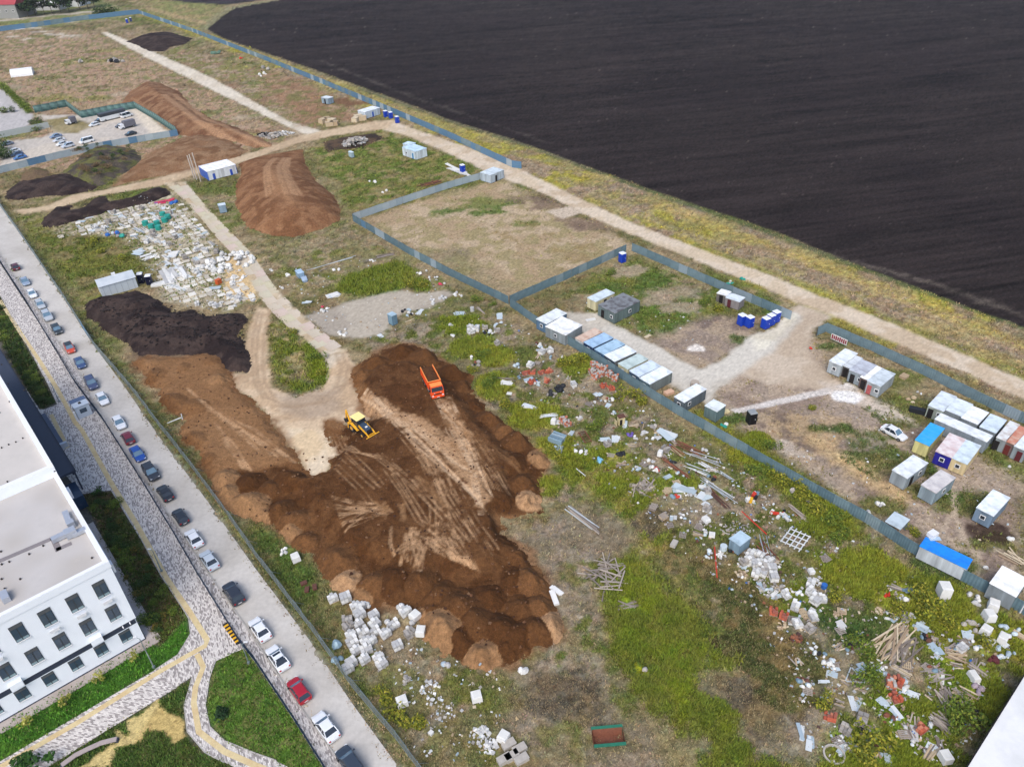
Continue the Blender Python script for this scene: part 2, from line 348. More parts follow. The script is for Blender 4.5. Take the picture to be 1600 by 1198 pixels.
# strip between road fence and spoil
stroke([(30, 370), (115, 490), (165, 565), (225, 640), (300, 735), (400, 880), (500, 1010), (570, 1100), (640, 1190)], 5, (96, 104, 56), .8, 1.5, 1.2, veg=1.2)
zone([(395, 815), (470, 860), (530, 930), (470, 960), (420, 890)], [(88, 106, 48), (118, 116, 74)], 1.5, 1.5, veg=1.2)
zone([(540, 985), (660, 1000), (740, 1060), (800, 1060), (760, 1198), (650, 1198)], [(118, 114, 74), (106, 110, 54), (142, 130, 106)], 2, 2, veg=1.0)
# slab store ground
zone([(85, 365), (110, 340), (220, 312), (265, 300), (300, 330), (400, 460), (360, 490), (255, 470), (240, 420), (190, 370)], [(196, 184, 158), (128, 122, 78), (170, 160, 136)], 2, 1.5, veg=.4, vcol=(98, 110, 54), noise=(5, 2.2, 1))
zone([(350, 400), (405, 405), (400, 470), (350, 465)], [(226, 198, 150), (214, 186, 140)], 1, .6, veg=0)
# gravel pad
zone([(473, 495), (520, 480), (575, 463), (625, 450), (650, 458), (695, 453), (708, 460), (675, 480), (620, 495), (600, 523), (550, 530), (513, 525)], [(186, 176, 160), (172, 162, 148)], .8, 1, veg=.04, zid=7, relief=.05)
zone([(545, 430), (620, 405), (670, 440), (620, 455), (560, 465), (515, 455)], [(96, 112, 44), (112, 120, 50)], 1.5, 1.5, veg=1.5)
zone([(640, 442), (672, 440), (675, 452), (650, 458)], [(92, 112, 42)], .8, 1, veg=1.5)
# right-hand dirt road, junction, far concrete road
DR = [(610, 187), (650, 203), (725, 228), (800, 258), (886, 300), (975, 343), (1076, 383), (1200, 429), (1283, 463), (1400, 508), (1600, 595), (1660, 622), (1660, 655), (1600, 624), (1425, 546), (1335, 508), (1300, 492), (1245, 474), (1200, 451), (1076, 402), (975, 361), (913, 335), (850, 303), (800, 283), (756, 266), (700, 240), (638, 213), (600, 203)]
zone(DR, [(210, 192, 166), (200, 180, 154), (216, 200, 178)], .7, .6, veg=.0, zid=2, relief=.03, noise=(14, 4, 2))
zone([(852, 330), (890, 322), (912, 332), (880, 342)], [(200, 184, 164)], .6, .6, veg=0, relief=.03)
zone([(1245, 472), (1300, 494), (1270, 515), (1262, 545), (1285, 580), (1310, 600), (1280, 610), (1200, 600), (1150, 580), (1215, 520)], [(204, 188, 168), (192, 174, 152)], 1, 1, veg=0, zid=2, relief=.04)
zone([(158, 51), (225, 88), (300, 125), (400, 174), (450, 198), (483, 213), (505, 206), (450, 189), (400, 161), (325, 119), (250, 86), (195, 62), (166, 50)], [(222, 212, 194), (212, 200, 180)], .7, .6, veg=0, zid=3, relief=.02)
zone([(463, 225), (520, 212), (560, 206), (604, 202), (618, 187), (585, 190), (543, 198), (500, 205), (470, 212), (423, 229), (365, 247), (295, 264), (248, 278), (160, 297), (110, 306), (75, 321), (20, 329), (34, 335), (80, 328), (131, 312), (160, 305), (253, 290), (300, 274), (368, 256), (410, 243)], [(204, 182, 152), (194, 170, 140)], .8, .6, veg=0, zid=4, relief=.04)
# slab haul road
SLAB_L = [(255, 285), (276, 300), (310, 334), (338, 369), (365, 396), (383, 424), (407, 464), (423, 484), (463, 520), (500, 550), (511, 572), (506, 600)]
SLAB_R = [(290, 285), (302, 300), (324, 327), (358, 362), (386, 390), (407, 418), (428, 449), (463, 484), (500, 518), (540, 548), (556, 577), (552, 610)]
zone(SLAB_L + SLAB_R[::-1], [(206, 188, 160), (196, 176, 146), (214, 200, 178)], .6, .5, veg=0, zid=5, relief=.03)
stroke([((a[0] + b[0]) / 2, (a[1] + b[1]) / 2) for a, b in zip(SLAB_L[:6], SLAB_R[:6])], .6, (118, 102, 82), .7, .35, .4)
# mud yard by the digger
zone([(402, 482), (426, 482), (419, 505), (416, 560), (424, 600), (460, 622), (505, 612), (514, 580), (540, 550), (558, 578), (552, 605), (600, 650), (575, 660), (540, 660), (512, 690), (540, 697), (525, 712), (512, 738), (486, 748), (470, 722), (455, 698), (437, 674), (394, 626), (368, 608), (360, 583), (388, 585), (386, 540), (392, 505)], [(203, 176, 144), (190, 164, 134), (212, 188, 158)], .8, .8, veg=0, zid=6, relief=.06)
zone([(430, 618), (530, 606), (535, 640), (480, 655), (440, 640)], [(186, 168, 148), (176, 156, 134)], 1.5, 1.2, op=.8)
zone([(450, 668), (498, 668), (532, 702), (514, 736), (486, 746), (470, 722)], [(230, 212, 184), (222, 198, 162)], .8, 1.0)
for o in (0, 7, 17): stroke([(404 + o, 488), (396 + o, 520), (393 + o, 560), (396 + o, 596), (412 + o, 622)], .7, (166, 142, 116), .6, .3, .2)
for o in (-6, 4): stroke([(530 + o, 552), (540 + o, 575), (532 + o, 605), (505 + o, 628), (460 + o, 636), (425, 630 + o)], .8, (168, 144, 118), .55, .4, .2)
zone([(420, 510), (437, 500), (480, 535), (508, 570), (504, 598), (470, 615), (440, 605), (424, 570)], [(110, 114, 58), (94, 108, 42), (140, 130, 92)], .8, .8, veg=1.3)
zone([(478, 540), (500, 555), (511, 580), (505, 600), (485, 590)], [(112, 132, 36), (92, 116, 40)], .8, .6, veg=1.8)
# drive in the cabin yard
zone([(883, 488), (935, 489), (960, 506), (1050, 553), (1090, 578), (1113, 570), (1175, 524), (1215, 512), (1240, 486), (1255, 495), (1215, 545), (1165, 575), (1120, 610), (1105, 632), (1070, 610), (1000, 580), (930, 530), (890, 510)], [(212, 206, 194), (200, 192, 178)], .8, .8, veg=0, zid=8, relief=.03)
zone([(1175, 524), (1215, 512), (1235, 490), (1248, 492), (1200, 545), (1180, 548)], [(228, 222, 204), (214, 206, 186)], .8, .8)
zone([(1143, 640), (1150, 646), (1310, 612), (1340, 608), (1325, 598), (1300, 604)], [(222, 216, 210), (212, 204, 196)], .3, .2, veg=0, relief=.02)
zone([(1280, 596), (1330, 610), (1400, 640), (1430, 660), (1380, 650), (1310, 615)], [(206, 192, 176)], 1.5, 1, veg=0)
patch(1325, 620, 2.2, [(240, 238, 234)], asp=.8, veg=0, op=1)
patch(1084, 545, 2.2, [(232, 224, 214)], asp=.7, veg=0, op=1, edge=1.6)
stroke([(1490, 760), (1492, 800), (1505, 840), (1530, 870)], 1.0, (190, 172, 150), .8, .4, .3, veg=0)
stroke([(1490, 800), (1470, 830)], .9, (190, 172, 150), .8, .4, .3, veg=0)
# land round the far houses, car park
zone([(-60, 20), (0, 38), (60, 44), (200, 26), (215, 20), (150, 0), (-60, -20)], [(120, 128, 78), (150, 142, 108)], 6, 4, veg=.4)
zone([(20, 45), (110, 28), (118, 33), (60, 41), (25, 47)], [(240, 236, 230)], 2, 1.5, veg=0)
stroke([(-30, 36), (60, 26), (150, 18)], 7, (200, 190, 178), .9, 2, 1, veg=0)
for k in range(10): patch(rnd.uniform(0, 160), rnd.uniform(44, 62), rnd.uniform(3, 7), [(200, 188, 170), (168, 156, 144)], asp=.5, veg=.1)
zone([(0, 255), (0, 222), (70, 215), (84, 205), (60, 180), (145, 180), (215, 165), (262, 207), (240, 216), (100, 245), (0, 270)], [(198, 190, 180), (206, 196, 182)], 1.5, 1, veg=0, zid=9, relief=.02)
zone([(205, 172), (218, 172), (262, 206), (238, 212)], [(222, 210, 192)], .8, .4, veg=0)
zone([(70, 188), (110, 182), (150, 196), (120, 208), (85, 208)], [(140, 128, 88), (158, 146, 110)], 1.5, 1.5, veg=.3)
zone([(-40, 140), (5, 140), (52, 180), (40, 205), (-40, 215)], [(190, 186, 184)], 1, .5, veg=0, zid=9, relief=.02)
zone([(-5, 128), (8, 132), (50, 172), (44, 178)], [(120, 140, 50)], 1, .5, veg=1.2)
# spoil apron tints under and around the heaps
zone([(180, 290), (218, 250), (245, 232), (390, 235), (298, 265)], [(150, 116, 86), (134, 100, 74)], 3, 2, veg=.1)
zone([(205, 548), (250, 540), (330, 545), (320, 560), (215, 575)], [(120, 104, 84)], 2, 2, veg=.3)
zone([(410, 108), (500, 140), (575, 185), (470, 195), (420, 150)], [(150, 118, 92), (160, 136, 108), (124, 116, 74)], 5, 4, veg=.4)
patch(545, 160, 9, [(120, 88, 66)], asp=.5, ang=-.5, veg=.1)
# asphalt and paving run on flat ground
ROAD_R = [(-40, 270), (0, 320), (37, 372), (97, 462), (143, 535), (193, 602), (250, 684), (325, 784), (400, 889), (483, 999), (550, 1098), (623, 1198), (680, 1280)]
KERB = [(-40, 350), (0, 398), (14, 420), (52, 475), (130, 594), (152, 645), (222, 745), (275, 820), (316, 882), (388, 984), (450, 1078), (513, 1165), (537, 1198), (590, 1275)]
zone(ROAD_R + KERB[::-1], [(150, 146, 140)], 1, .3, veg=0, relief=0)
zone([(-40, 350), (0, 390), (14, 420), (52, 475), (130, 594), (152, 645), (222, 745), (275, 820), (316, 882), (388, 984), (450, 1078), (513, 1165), (537, 1198), (590, 1275), (-200, 1300), (-250, 500)], [(96, 92, 86)], .5, 0, veg=0, relief=0)

# loose soil spilt round the foot of the spoil
for (f_, op_) in ((1.6, .55), (.7, .8)):
    zone(OUT_PX, [(120, 86, 58), (140, 106, 76)], f_, 1.6 + f_ * .6, veg=.15, op=op_)
# lawns and planting beds by the white building
zone([(-60, 1165), (-60, 1080), (0, 1135), (231, 1003), (250, 1010), (292, 960), (298, 990), (278, 1023), (243, 1047), (0, 1192), (-60, 1230)], [(68, 112, 34), (84, 126, 42), (60, 100, 32)], .4, .3, veg=.35, vcol=(78, 122, 40), relief=.05)
zone([(383, 1011), (402, 1038), (463, 1131), (505, 1198), (540, 1260), (420, 1260), (432, 1190), (400, 1179), (351, 1159), (327, 1137), (320, 1103), (327, 1058), (335, 1032)], [(78, 110, 40), (96, 124, 50), (68, 100, 38), (110, 116, 66)], .4, .4, veg=.45, vcol=(84, 114, 42), relief=.06)
zone([(75, 1199), (240, 1097), (301, 1059), (287, 1103), (292, 1143), (320, 1177), (352, 1192), (380, 1206), (420, 1300), (0, 1300)], [(72, 96, 40), (92, 100, 54), (56, 80, 34)], .4, .4, veg=.9, vcol=(74, 96, 40), relief=.06)
zone([(236, 1100), (245, 1092), (262, 1108), (290, 1125), (292, 1150), (270, 1165), (255, 1140), (225, 1140), (222, 1160), (180, 1165), (175, 1198), (110, 1205), (150, 1180), (185, 1160), (182, 1140), (200, 1150), (198, 1125), (215, 1120)], [(206, 186, 128), (196, 172, 112)], .25, .6, veg=.05, relief=.02)
zone([(130, 772), (175, 768), (220, 845), (250, 900), (292, 962), (250, 1008), (232, 985), (180, 880), (150, 820)], [(84, 76, 44), (72, 84, 38), (98, 82, 56)], .4, .3, veg=1.2, vcol=(74, 86, 36), relief=.1)
zone([(-40, 440), (0, 466), (74, 602), (86, 630), (64, 640), (40, 606), (0, 530), (-40, 470)], [(62, 74, 36), (78, 72, 46), (52, 70, 32)], .4, .3, veg=1.2, vcol=(58, 78, 34), relief=.1)

# ploughed land
zone([(323, 46), (345, 59), (400, 78), (470, 102), (600, 149), (713, 191), (800, 218), (1030, 301), (1200, 358), (1308, 402), (1600, 512), (1900, 625), (2000, 0), (1500, -50), (480, -50), (440, 0), (400, 7), (368, 13), (351, 23)],
     [(46, 39, 38), (42, 35, 35)], .6, .5, veg=0, zid=1, relief=.12, noise=(60, 20, 4))
zone([(235, -3), (290, 4), (355, 8), (400, 2), (440, -6), (300, -40), (200, -30)], [(52, 48, 52)], 2, 1, veg=0, zid=1)
stroke([(960, 290), (1060, 318), (1180, 362), (1300, 400), (1450, 440), (1620, 500)], 1.6, (118, 108, 98), .38, 1.2, 2.2)
stroke([(500, 95), (640, 150), (760, 190), (860, 225)], 1.6, (110, 102, 94), .25, 1.2, 2.2)
FI = ZID == 1
_fd = P(1383, 205) - P(1240, 222); _fd /= np.linalg.norm(_fd)                # direction of the furrows
_u, _v = X * _fd[0] + Y * _fd[1], -X * _fd[1] + Y * _fd[0]
fs = np.sin(_v / .5 + .8 * EDGE) * np.clip((240 - Y) / 110, 0, 1)          # single furrows can be told apart only nearby
_st = (fbm(_u / 22, _v / 1.6, 1.0, 61, 3) - .5) + np.clip((Y - 180) / 250, 0, .8) * (fbm(_u / 60, _v / 4.5, 1.0, 63, 2) - .5); _st2 = fbm(_u / 40, _v / 5, 1.0, 65, 2) - .5
G[FI] *= (1 + .2 * fs[FI] + 1.15 * _st[FI] + .4 * _st2[FI] + rng.normal(0, .16, FI.sum()))[:, None]
fl = (vnoise(_u * .9, _v * 2.6, 77) > .945) & FI & (_st > .0)
G[fl] += np.array(C(72, 66, 60)) * rng.uniform(.1, 1, fl.sum())[:, None]
# grain of the weeds and the dirt
VG = np.clip(VEG, 0, 1.4)
wn = rng.normal(0, 1, len(X)); lum = 1 + VG * (.30 * wn * .55 + 1.1 * (N1 - .5) + .5 * (N3 - .5)) + (1 - np.clip(VG, 0, 1)) * .07 * wn
lum = np.where(FI, 1, np.clip(lum, .45, 1.7))
hue = (fbm(X, Y, .9, 71, 2) - .5) * VG * .5; hue = np.where(FI, 0, hue)
G *= lum[:, None]; G[:, 0] *= 1 + hue * .7; G[:, 2] *= 1 - hue * .4
VC[:, 0] *= 1 + hue * .7
VC = np.clip(VC * 1.22, 0, .8)
Z = (N1 - .5) * RELIEF * 1.2 + (N3 - .5) * RELIEF * 1.6
Z[FI] += .05 * fs[FI]
G = np.clip(G, 0.004, .9)
M_GROUND = vcol_mat('ground_surface')
M_DIRT = vcol_mat('driven_dirt', var=.09, scale=1.1, scale2=6, bump=.25, dist=.06)
M_FIELD = vcol_mat('ploughed_soil', var=.3, scale=1.2, scale2=4.0, bump=.8, dist=.2)
idx = np.arange(NR * NCOL).reshape(NR, NCOL)
Q = np.stack([idx[:-1, :-1], idx[:-1, 1:], idx[1:, 1:], idx[1:, :-1]], -1).reshape(-1, 4)
V3 = np.stack([X, Y, Z], 1)
fz = ZID[Q].max(1)
for zid, nm in ((0, 'ground'), (1, 'ploughed_field'), (2, 'dirt_road'), (3, 'concrete_road'), (4, 'dirt_track'), (5, 'haul_road'), (6, 'mud_yard'), (7, 'gravel_pad'), (8, 'gravel_drive'), (9, 'car_park')):
    q = Q[fz == zid]
    u, inv = np.unique(q.ravel(), return_inverse=True)
    o = link(nm, mesh_np(nm, V3[u], inv.reshape(-1, 4), [M_FIELD if zid == 1 else M_GROUND if zid == 0 else M_DIRT], G[u]))
    o['kind'] = 'structure'
m = MB(); far = mat('far_land', C(96, 96, 66), .95, var=.3, scale=.02)
m.add([(-5000, -400, -1.2), (5000, -400, -1.2), (5000, 6000, -1.2), (-5000, 6000, -1.2)], [(0, 1, 2, 3)], far)
m.build('terrain')['kind'] = 'structure'

# ------------------------------------------------------------------ soil heaps
M_SOIL = vcol_mat('tipped_soil', var=.28, scale=1.6, scale2=6.0, bump=.9, dist=.25)
HEAPS = []
def zat(x, y):
    z = 0.0
    for lo, hi, nx, ny, h in HEAPS:
        if lo[0] < x < hi[0] and lo[1] < y < hi[1]:
            z = max(z, float(h[int((y - lo[1]) / (hi[1] - lo[1]) * (ny - 1) + .5), int((x - lo[0]) / (hi[0] - lo[0]) * (nx - 1) + .5)]))
    return z
def heap(name, label, outline, zmax, slope, cols, lump=.5, lump_s=4.0, res=.45, rough=.25, ramp=None, feather=.6, group=None, paint=None, base=-.12, edge=.8, cat='soil heap'):
    poly = PP(outline); lo, hi = poly.min(0) - 2.5, poly.max(0) + 2.5
    nx, ny = int((hi[0] - lo[0]) / res) + 2, int((hi[1] - lo[1]) / res) + 2
    gx, gy = np.meshgrid(np.linspace(lo[0], hi[0], nx), np.linspace(lo[1], hi[1], ny)); sh = gx.shape
    x, y = gx.ravel(), gy.ravel(); sd = abs(hash(label)) % 50 if False else len(label)
    d = sdist(x, y, poly) + (fbm(x, y, 3.2, 60 + sd, 3) - .5) * 2 * edge + (fbm(x, y, .9, 66 + sd, 2) - .5) * edge
    zm = zmax * (np.ones_like(x) if ramp is None else ramp(x, y))
    L = fbm(x, y, lump_s, 70 + sd, 2)
    ridge = 1 - np.abs(2 * L - 1)
    h = zm * (1 - np.exp(-np.clip(d, 0, None) * slope / np.maximum(zm, .05)))
    amp = np.clip(d / 1.5, 0, 1)
    h = h * (1 - lump * amp * (1 - ridge) ** 1.0 * .9) + rough * amp * (fbm(x, y, 1.1, 80 + sd, 3) - .5)
    h = np.where(d > 0, h + .02, base)
    cA = [np.array(C(*c)) for c in cols]
    c = np.repeat(cA[0][None], len(x), 0)
    for k, c2 in enumerate(cA[1:]): c = lerp(c, c2, sharp(fbm(x, y, (6, 2.2, 1)[k % 3], 90 + sd + k, 3), .45, .62))
    if paint: h, c = paint(x, y, h, c, d)
    HEAPS.append((lo, hi, nx, ny, np.where(d > 0, h, -1).reshape(sh)))
    keep = (d > -.7).reshape(sh); kq = keep[:-1, :-1] | keep[1:, 1:] | keep[:-1, 1:] | keep[1:, :-1]
    ii = np.arange(nx * ny).reshape(sh)
    q = np.stack([ii[:-1, :-1], ii[:-1, 1:], ii[1:, 1:], ii[1:, :-1]], -1)[kq]
    u, inv = np.unique(q.ravel(), return_inverse=True)
    o = link(name, mesh_np(name, np.stack([x, y, h], 1)[u], inv.reshape(-1, 4), [M_SOIL], np.clip(c[u], .004, .9)))
    return tag(o, label, cat, group)
BLK = [(56, 46, 44), (46, 37, 37), (72, 60, 56)]
heap('soil_heap', 'large black topsoil heap beside the white gabled shed', [(133, 473), (160, 465), (218, 457), (253, 470), (260, 480), (275, 490), (305, 485), (323, 496), (376, 490), (388, 500), (378, 518), (372, 527), (385, 540), (392, 565), (385, 580), (360, 577), (343, 562), (325, 552), (238, 557), (220, 555), (200, 540), (172, 522), (150, 507), (133, 492)], 2.6, .9, BLK, lump=.75, lump_s=5.5, rough=.5, group='black topsoil heaps')
heap('soil_heap', 'black topsoil heap below the car park fence', [(7, 300), (28, 286), (62, 281), (90, 274), (111, 273), (131, 281), (154, 292), (143, 299), (116, 303), (100, 307), (81, 305), (54, 309), (24, 313), (11, 311)], 2.6, .6, BLK, lump=.6, lump_s=7, res=.6, rough=.5, group='black topsoil heaps')
heap('soil_heap', 'long low black topsoil windrow above the concrete slab store', [(62, 350), (75, 335), (88, 324), (111, 322), (113, 328), (128, 326), (146, 311), (167, 306), (170, 317), (207, 308), (225, 300), (248, 292), (261, 295), (268, 305), (250, 311), (225, 320), (169, 331), (128, 343), (81, 356), (66, 356)], 2.0, .6, BLK, lump=.6, lump_s=6, res=.55, rough=.4, group='black topsoil heaps')
heap('soil_heap', 'black soil mound near the far end of the concrete road', [(198, 65), (225, 55), (265, 51), (300, 61), (290, 69), (265, 74), (255, 81), (233, 80), (213, 70)], 4.0, .4, BLK, lump=.4, lump_s=12, res=1.2, rough=.5, group='black topsoil heaps')
heap('soil_heap', 'flat dark soil spread behind the grey rubble pile', [(505, 222), (540, 214), (585, 208), (600, 216), (560, 232), (510, 236)], 1.0, .3, [(64, 54, 48), (96, 78, 62)], lump=.6, res=.8)
heap('overgrown_heap', 'overgrown dark mound covered in dry stalks below car park fence', [(98, 270), (130, 240), (165, 228), (205, 232), (222, 245), (212, 262), (185, 275), (160, 292), (130, 285)], 4.5, .5, [(92, 84, 74), (74, 68, 64), (104, 104, 62)], lump=.4, lump_s=8, res=.6, rough=.9)
heap('overgrown_heap', 'brown weedy mound at the left end of the black heap', [(26, 292), (36, 270), (52, 262), (75, 265), (78, 278), (60, 284)], 2.5, .5, [(118, 98, 76), (98, 96, 60)], lump=.3, res=.6, rough=.4)
def ramp_r1(x, y):
    a, b = P(435, 240)[1], P(440, 300)[1]
    return .12 + .88 * sst((a - y) / (a - b))
def tracks_r1(x, y, h, c, d):
    for k in range(9):
        o = rnd.uniform(-20, 22)
        pts = PP([(440 + o * .8, 238), (432 + o, 262), (436 + o * 1.2, 285), (445 + o * 1.5, 305 + rnd.uniform(-3, 8))], 3.5)
        w = sst(.5 + (.35 - seg_dist(x, y, pts)) / .5) * .5 * (d > 4.5); c = lerp(c, np.array(C(196, 158, 122)), w)
    top = sst((h - 4.2) / 1.4) * .5
    return h, lerp(c, np.array(C(178, 138, 102)), top)
heap('soil_heap', 'tall brown flat-topped earth tip with a ramp from the track', [(373, 257), (410, 244), (473, 234), (478, 260), (493, 283), (521, 305), (533, 330), (531, 343), (501, 360), (461, 370), (426, 368), (393, 358), (378, 343), (369, 320), (368, 290), (378, 270)], 6.2, .85, [(132, 94, 66), (118, 82, 56), (146, 108, 78)], lump=.06, lump_s=9, rough=.18, ramp=ramp_r1, paint=tracks_r1, edge=.5)
def tracks_r2(x, y, h, c, d):
    for o in (-3.5, -2, 1.5, 3):
        pts = PP([(265, 148), (290, 165), (320, 190), (360, 205), (400, 222), (430, 228)], 2.0); pts = pts + np.array((o * .5, o))
        w = sst(.5 + (.7 - seg_dist(x, y, pts)) / .9) * .7; c = lerp(c, np.array(C(186, 148, 114)), w)
    return h, c
heap('soil_heap', 'long brown earth ridge behind the car park hoarding', [(186, 166), (203, 144), (228, 128), (248, 130), (280, 143), (300, 168), (335, 188), (371, 200), (411, 218), (428, 229), (398, 232), (370, 222), (330, 214), (300, 214), (280, 210), (240, 178), (212, 163)], 5.5, .5, [(134, 98, 72), (116, 82, 60), (150, 116, 88)], lump=.3, lump_s=12, res=.8, rough=.4, paint=tracks_r2)
heap('soil_heap', 'broad low brown mound above the white and blue cabin', [(245, 235), (282, 216), (320, 209), (360, 220), (388, 236), (370, 246), (300, 262), (248, 275), (182, 290), (205, 262), (222, 250)], 2.6, .3, [(138, 104, 76), (122, 90, 64), (150, 120, 92)], lump=.35, lump_s=10, res=.7, rough=.4)

# the big spread of brown spoil: one body, a driven-over top with tipped loads round its edge
OUT = OUT_PX
TOP = [(440, 735), (470, 742), (512, 732), (535, 700), (575, 672), (570, 640), (566, 596), (590, 570), (640, 560), (690, 590), (722, 625), (755, 665), (790, 700), (790, 760), (770, 800), (790, 850), (780, 880), (740, 890), (690, 880), (640, 885), (590, 860), (545, 850), (500, 800), (470, 760)]
def spoil_paint(x, y, h, c, d):
    dt = sdist(x, y, PP(TOP, 1.6)); left = sdist(x, y, PP([(200, 550), (350, 550), (370, 608), (440, 672), (470, 720), (440, 732), (370, 735), (330, 745), (270, 650)]))
    e = (fbm(x, y, 3, 33, 3) - .5) * 3
    # relief: flat driven top, steep edge, lumps of tipped loads outside it
    loads = np.zeros_like(x); rr = np.random.default_rng(4)
    pts = [(384, 785, 3.4, 3), (412, 808, 2.4, 3), (436, 795, 3.4, 1), (420, 762, 3.6, 1), (455, 752, 3.4, 0), (390, 752, 3.2, 0), (450, 830, 2.8, 3), (475, 848, 3.2, 2), (462, 812, 3.0, 2), (352, 775, 3.2, 3), (345, 745, 3.0, 3), (320, 715, 3.2, 2), (298, 690, 2.6, 2), (527, 880, 3.8, 2), (538, 906, 3.0, 4), (587, 912, 4.2, 2), (566, 925, 2.2, 3), (620, 905, 3.4, 0), (625, 935, 2.8, 1), (655, 915, 3.2, 1), (685, 925, 3.4, 1), (652, 960, 2.0, 3), (690, 988, 4.2, 3), (672, 955, 2.6, 1), (715, 950, 3.6, 1), (748, 1026, 4.0, 3), (740, 975, 3.4, 1), (715, 1000, 3.0, 0), (780, 985, 3.4, 0), (790, 1015, 3.2, 0), (812, 990, 3.0, 0), (820, 955, 3.2, 1), (845, 945, 2.8, 2), (868, 978, 3.6, 4), (840, 985, 2.8, 1), (760, 935, 3.6, 0), (800, 905, 3.6, 0), (830, 905, 3.0, 2), (852, 920, 2.4, 2), (826, 783, 3.2, 4), (812, 755, 3.2, 1), (838, 760, 2.4, 1), (842, 716, 3.2, 3), (815, 690, 3.4, 1), (790, 672, 3.0, 2), (768, 650, 3.0, 1), (745, 628, 2.8, 0), (735, 602, 3.0, 1), (705, 578, 3.2, 0), (665, 556, 3.4, 1), (625, 550, 3.6, 0), (592, 566, 3.2, 1), (570, 588, 2.8, 2), (800, 725, 3.6, 0), (785, 785, 3.0, 0), (790, 840, 3.0, 0), (815, 870, 2.6, 1), (240, 590, 3.0, 2), (238, 570, 2.6, 3), (268, 628, 3.4, 1), (300, 640, 3.0, 2), (290, 575, 2.8, 2), (330, 568, 2.8, 2), (345, 590, 2.6, 3)]
    lid = np.full(len(x), -1)
    for i_, (px, py, r, cl) in enumerate(pts):
        r = r * rr.uniform(.7, 1.25); px += rr.uniform(-5, 5); py += rr.uniform(-4, 4); cx, cy = P(px, py, .5); a = rr.uniform(0, 3.1); ca, sa = math.cos(a), math.sin(a)
        u = (x - cx) * ca + (y - cy) * sa; v = ((y - cy) * ca - (x - cx) * sa) * rr.uniform(1, 1.35)
        q = rr.uniform(.48, .62) * r * np.clip(1.0 - np.sqrt(u * u + v * v + .08) / r + e * .07, 0, 1); q = q + .3 * (q > .05) * (fbm(x, y, .9, 300 + i_, 2) - .5)
        win = q > loads; loads = np.where(win, q, loads); lid = np.where(win & (q > .02), i_, lid)
    amp = np.clip(d / 1.0, 0, 1)
    n = fbm(x, y, 1.6, 35, 4) - .5
    flat = 1.9 + .10 * n
    ring = .25 + loads * 1.05 + .28 * n
    lw = sst((left + 1) / 3)
    ring = ring * (1 - lw) + (.55 + .5 * (fbm(x, y, 5, 39, 3) - .4) + .5 * loads + .12 * n) * lw
    t = sst((dt + e * .5 + 1.6) / 3.2)
    hh = ring * (1 - t) + np.maximum(flat, .3) * t
    hh = np.where(d > 0, .03 + hh * sst(d / 2.2 + .08), h)
    yard = sdist(x, y, PP([(440, 600), (520, 600), (570, 640), (600, 660), (540, 705), (512, 740), (480, 745), (440, 670)]))
    hh = np.where(d > 0, hh * (1 - .85 * sst((yard + 1.5) / 4) ), hh)
    # colours: dark dug soil, paler tipped soil, pale wheel tracks
    dark, mid, light, tan, pale = (np.array(C(*k)) for k in ((84, 54, 29), (114, 79, 49), (154, 117, 82), (196, 158, 120), (210, 178, 144)))
    base = lerp(np.repeat(mid[None] * 1.12, len(x), 0), light, sharp(fbm(x, y, 5, 51, 3), .46, .66) * .45)
    dk = np.clip(sst((sdist(x, y, PP([(365, 733), (455, 724), (480, 742), (512, 730), (512, 690), (530, 665), (570, 650), (565, 590), (550, 570), (585, 545), (625, 530), (665, 535), (700, 560), (745, 585), (760, 635), (800, 665), (870, 720), (860, 770), (850, 808), (780, 812), (840, 880), (890, 945), (900, 1010), (810, 1040), (760, 1060), (650, 1000), (590, 955), (500, 900), (470, 865), (380, 815), (330, 780)])) + e * .8) / 1.6), 0, 1)
    base = lerp(base, light, lw * .55)
    c = lerp(base, dark, dk * (.8 + .2 * sharp(n, -.1, .1)))
    c = lerp(c, mid, dk * sharp(fbm(x, y, 2.4, 57, 3), .5, .62) * .5)
    lc = np.array([dark, dark * .6 + mid * .4, mid, light, light * .5 + tan * .5])[[p[3] for p in pts]]
    lw_ = sst(loads / .3) * (lid >= 0) * (1 - t) * (1 - .55 * lw)
    c = c * (1 - lw_[:, None]) + lc[np.maximum(lid, 0)] * (1 + .25 * n[:, None]) * lw_[:, None]
    def trk(px, w, col=tan, op=.85, z=1.7):
        nonlocal c, hh
        p = PP(px, z); lo = p.min(0) - 3; hi = p.max(0) + 3
        ix = np.where((x > lo[0]) & (x < hi[0]) & (y > lo[1]) & (y < hi[1]) & (d > .3))[0]
        if not len(ix): return
        dd = seg_dist(x[ix], y[ix], p); ww = sst(.5 + (w / 2 - dd + n[ix] * .22) / .22) * op * np.clip(.62 + 2.2 * n[ix] + .5 * (fbm(x[ix], y[ix], .6, 44, 2) - .5), 0, 1)
        c[ix] = c[ix] * (1 - ww[:, None]) + col * ww[:, None]
        hh[ix] -= .06 * ww
    def fan(p0, p1, q0, q1, k, w, jit=5, col=tan, op=.8):
        for _ in range(k):
            a, b = rnd.random(), rnd.random()
            s = (p0[0] + (p1[0] - p0[0]) * a, p0[1] + (p1[1] - p0[1]) * a); t2 = (q0[0] + (q1[0] - q0[0]) * b, q0[1] + (q1[1] - q0[1]) * b)
            mpt = ((s[0] + t2[0]) / 2 + rnd.uniform(-jit, jit), (s[1] + t2[1]) / 2 + rnd.uniform(-jit, jit)); trk([s, mpt, t2], w * rnd.uniform(.6, 1.3), col, op * rnd.uniform(.6, 1))
    e2 = e + (fbm(x, y, .9, 47, 3) - .5) * 3.2
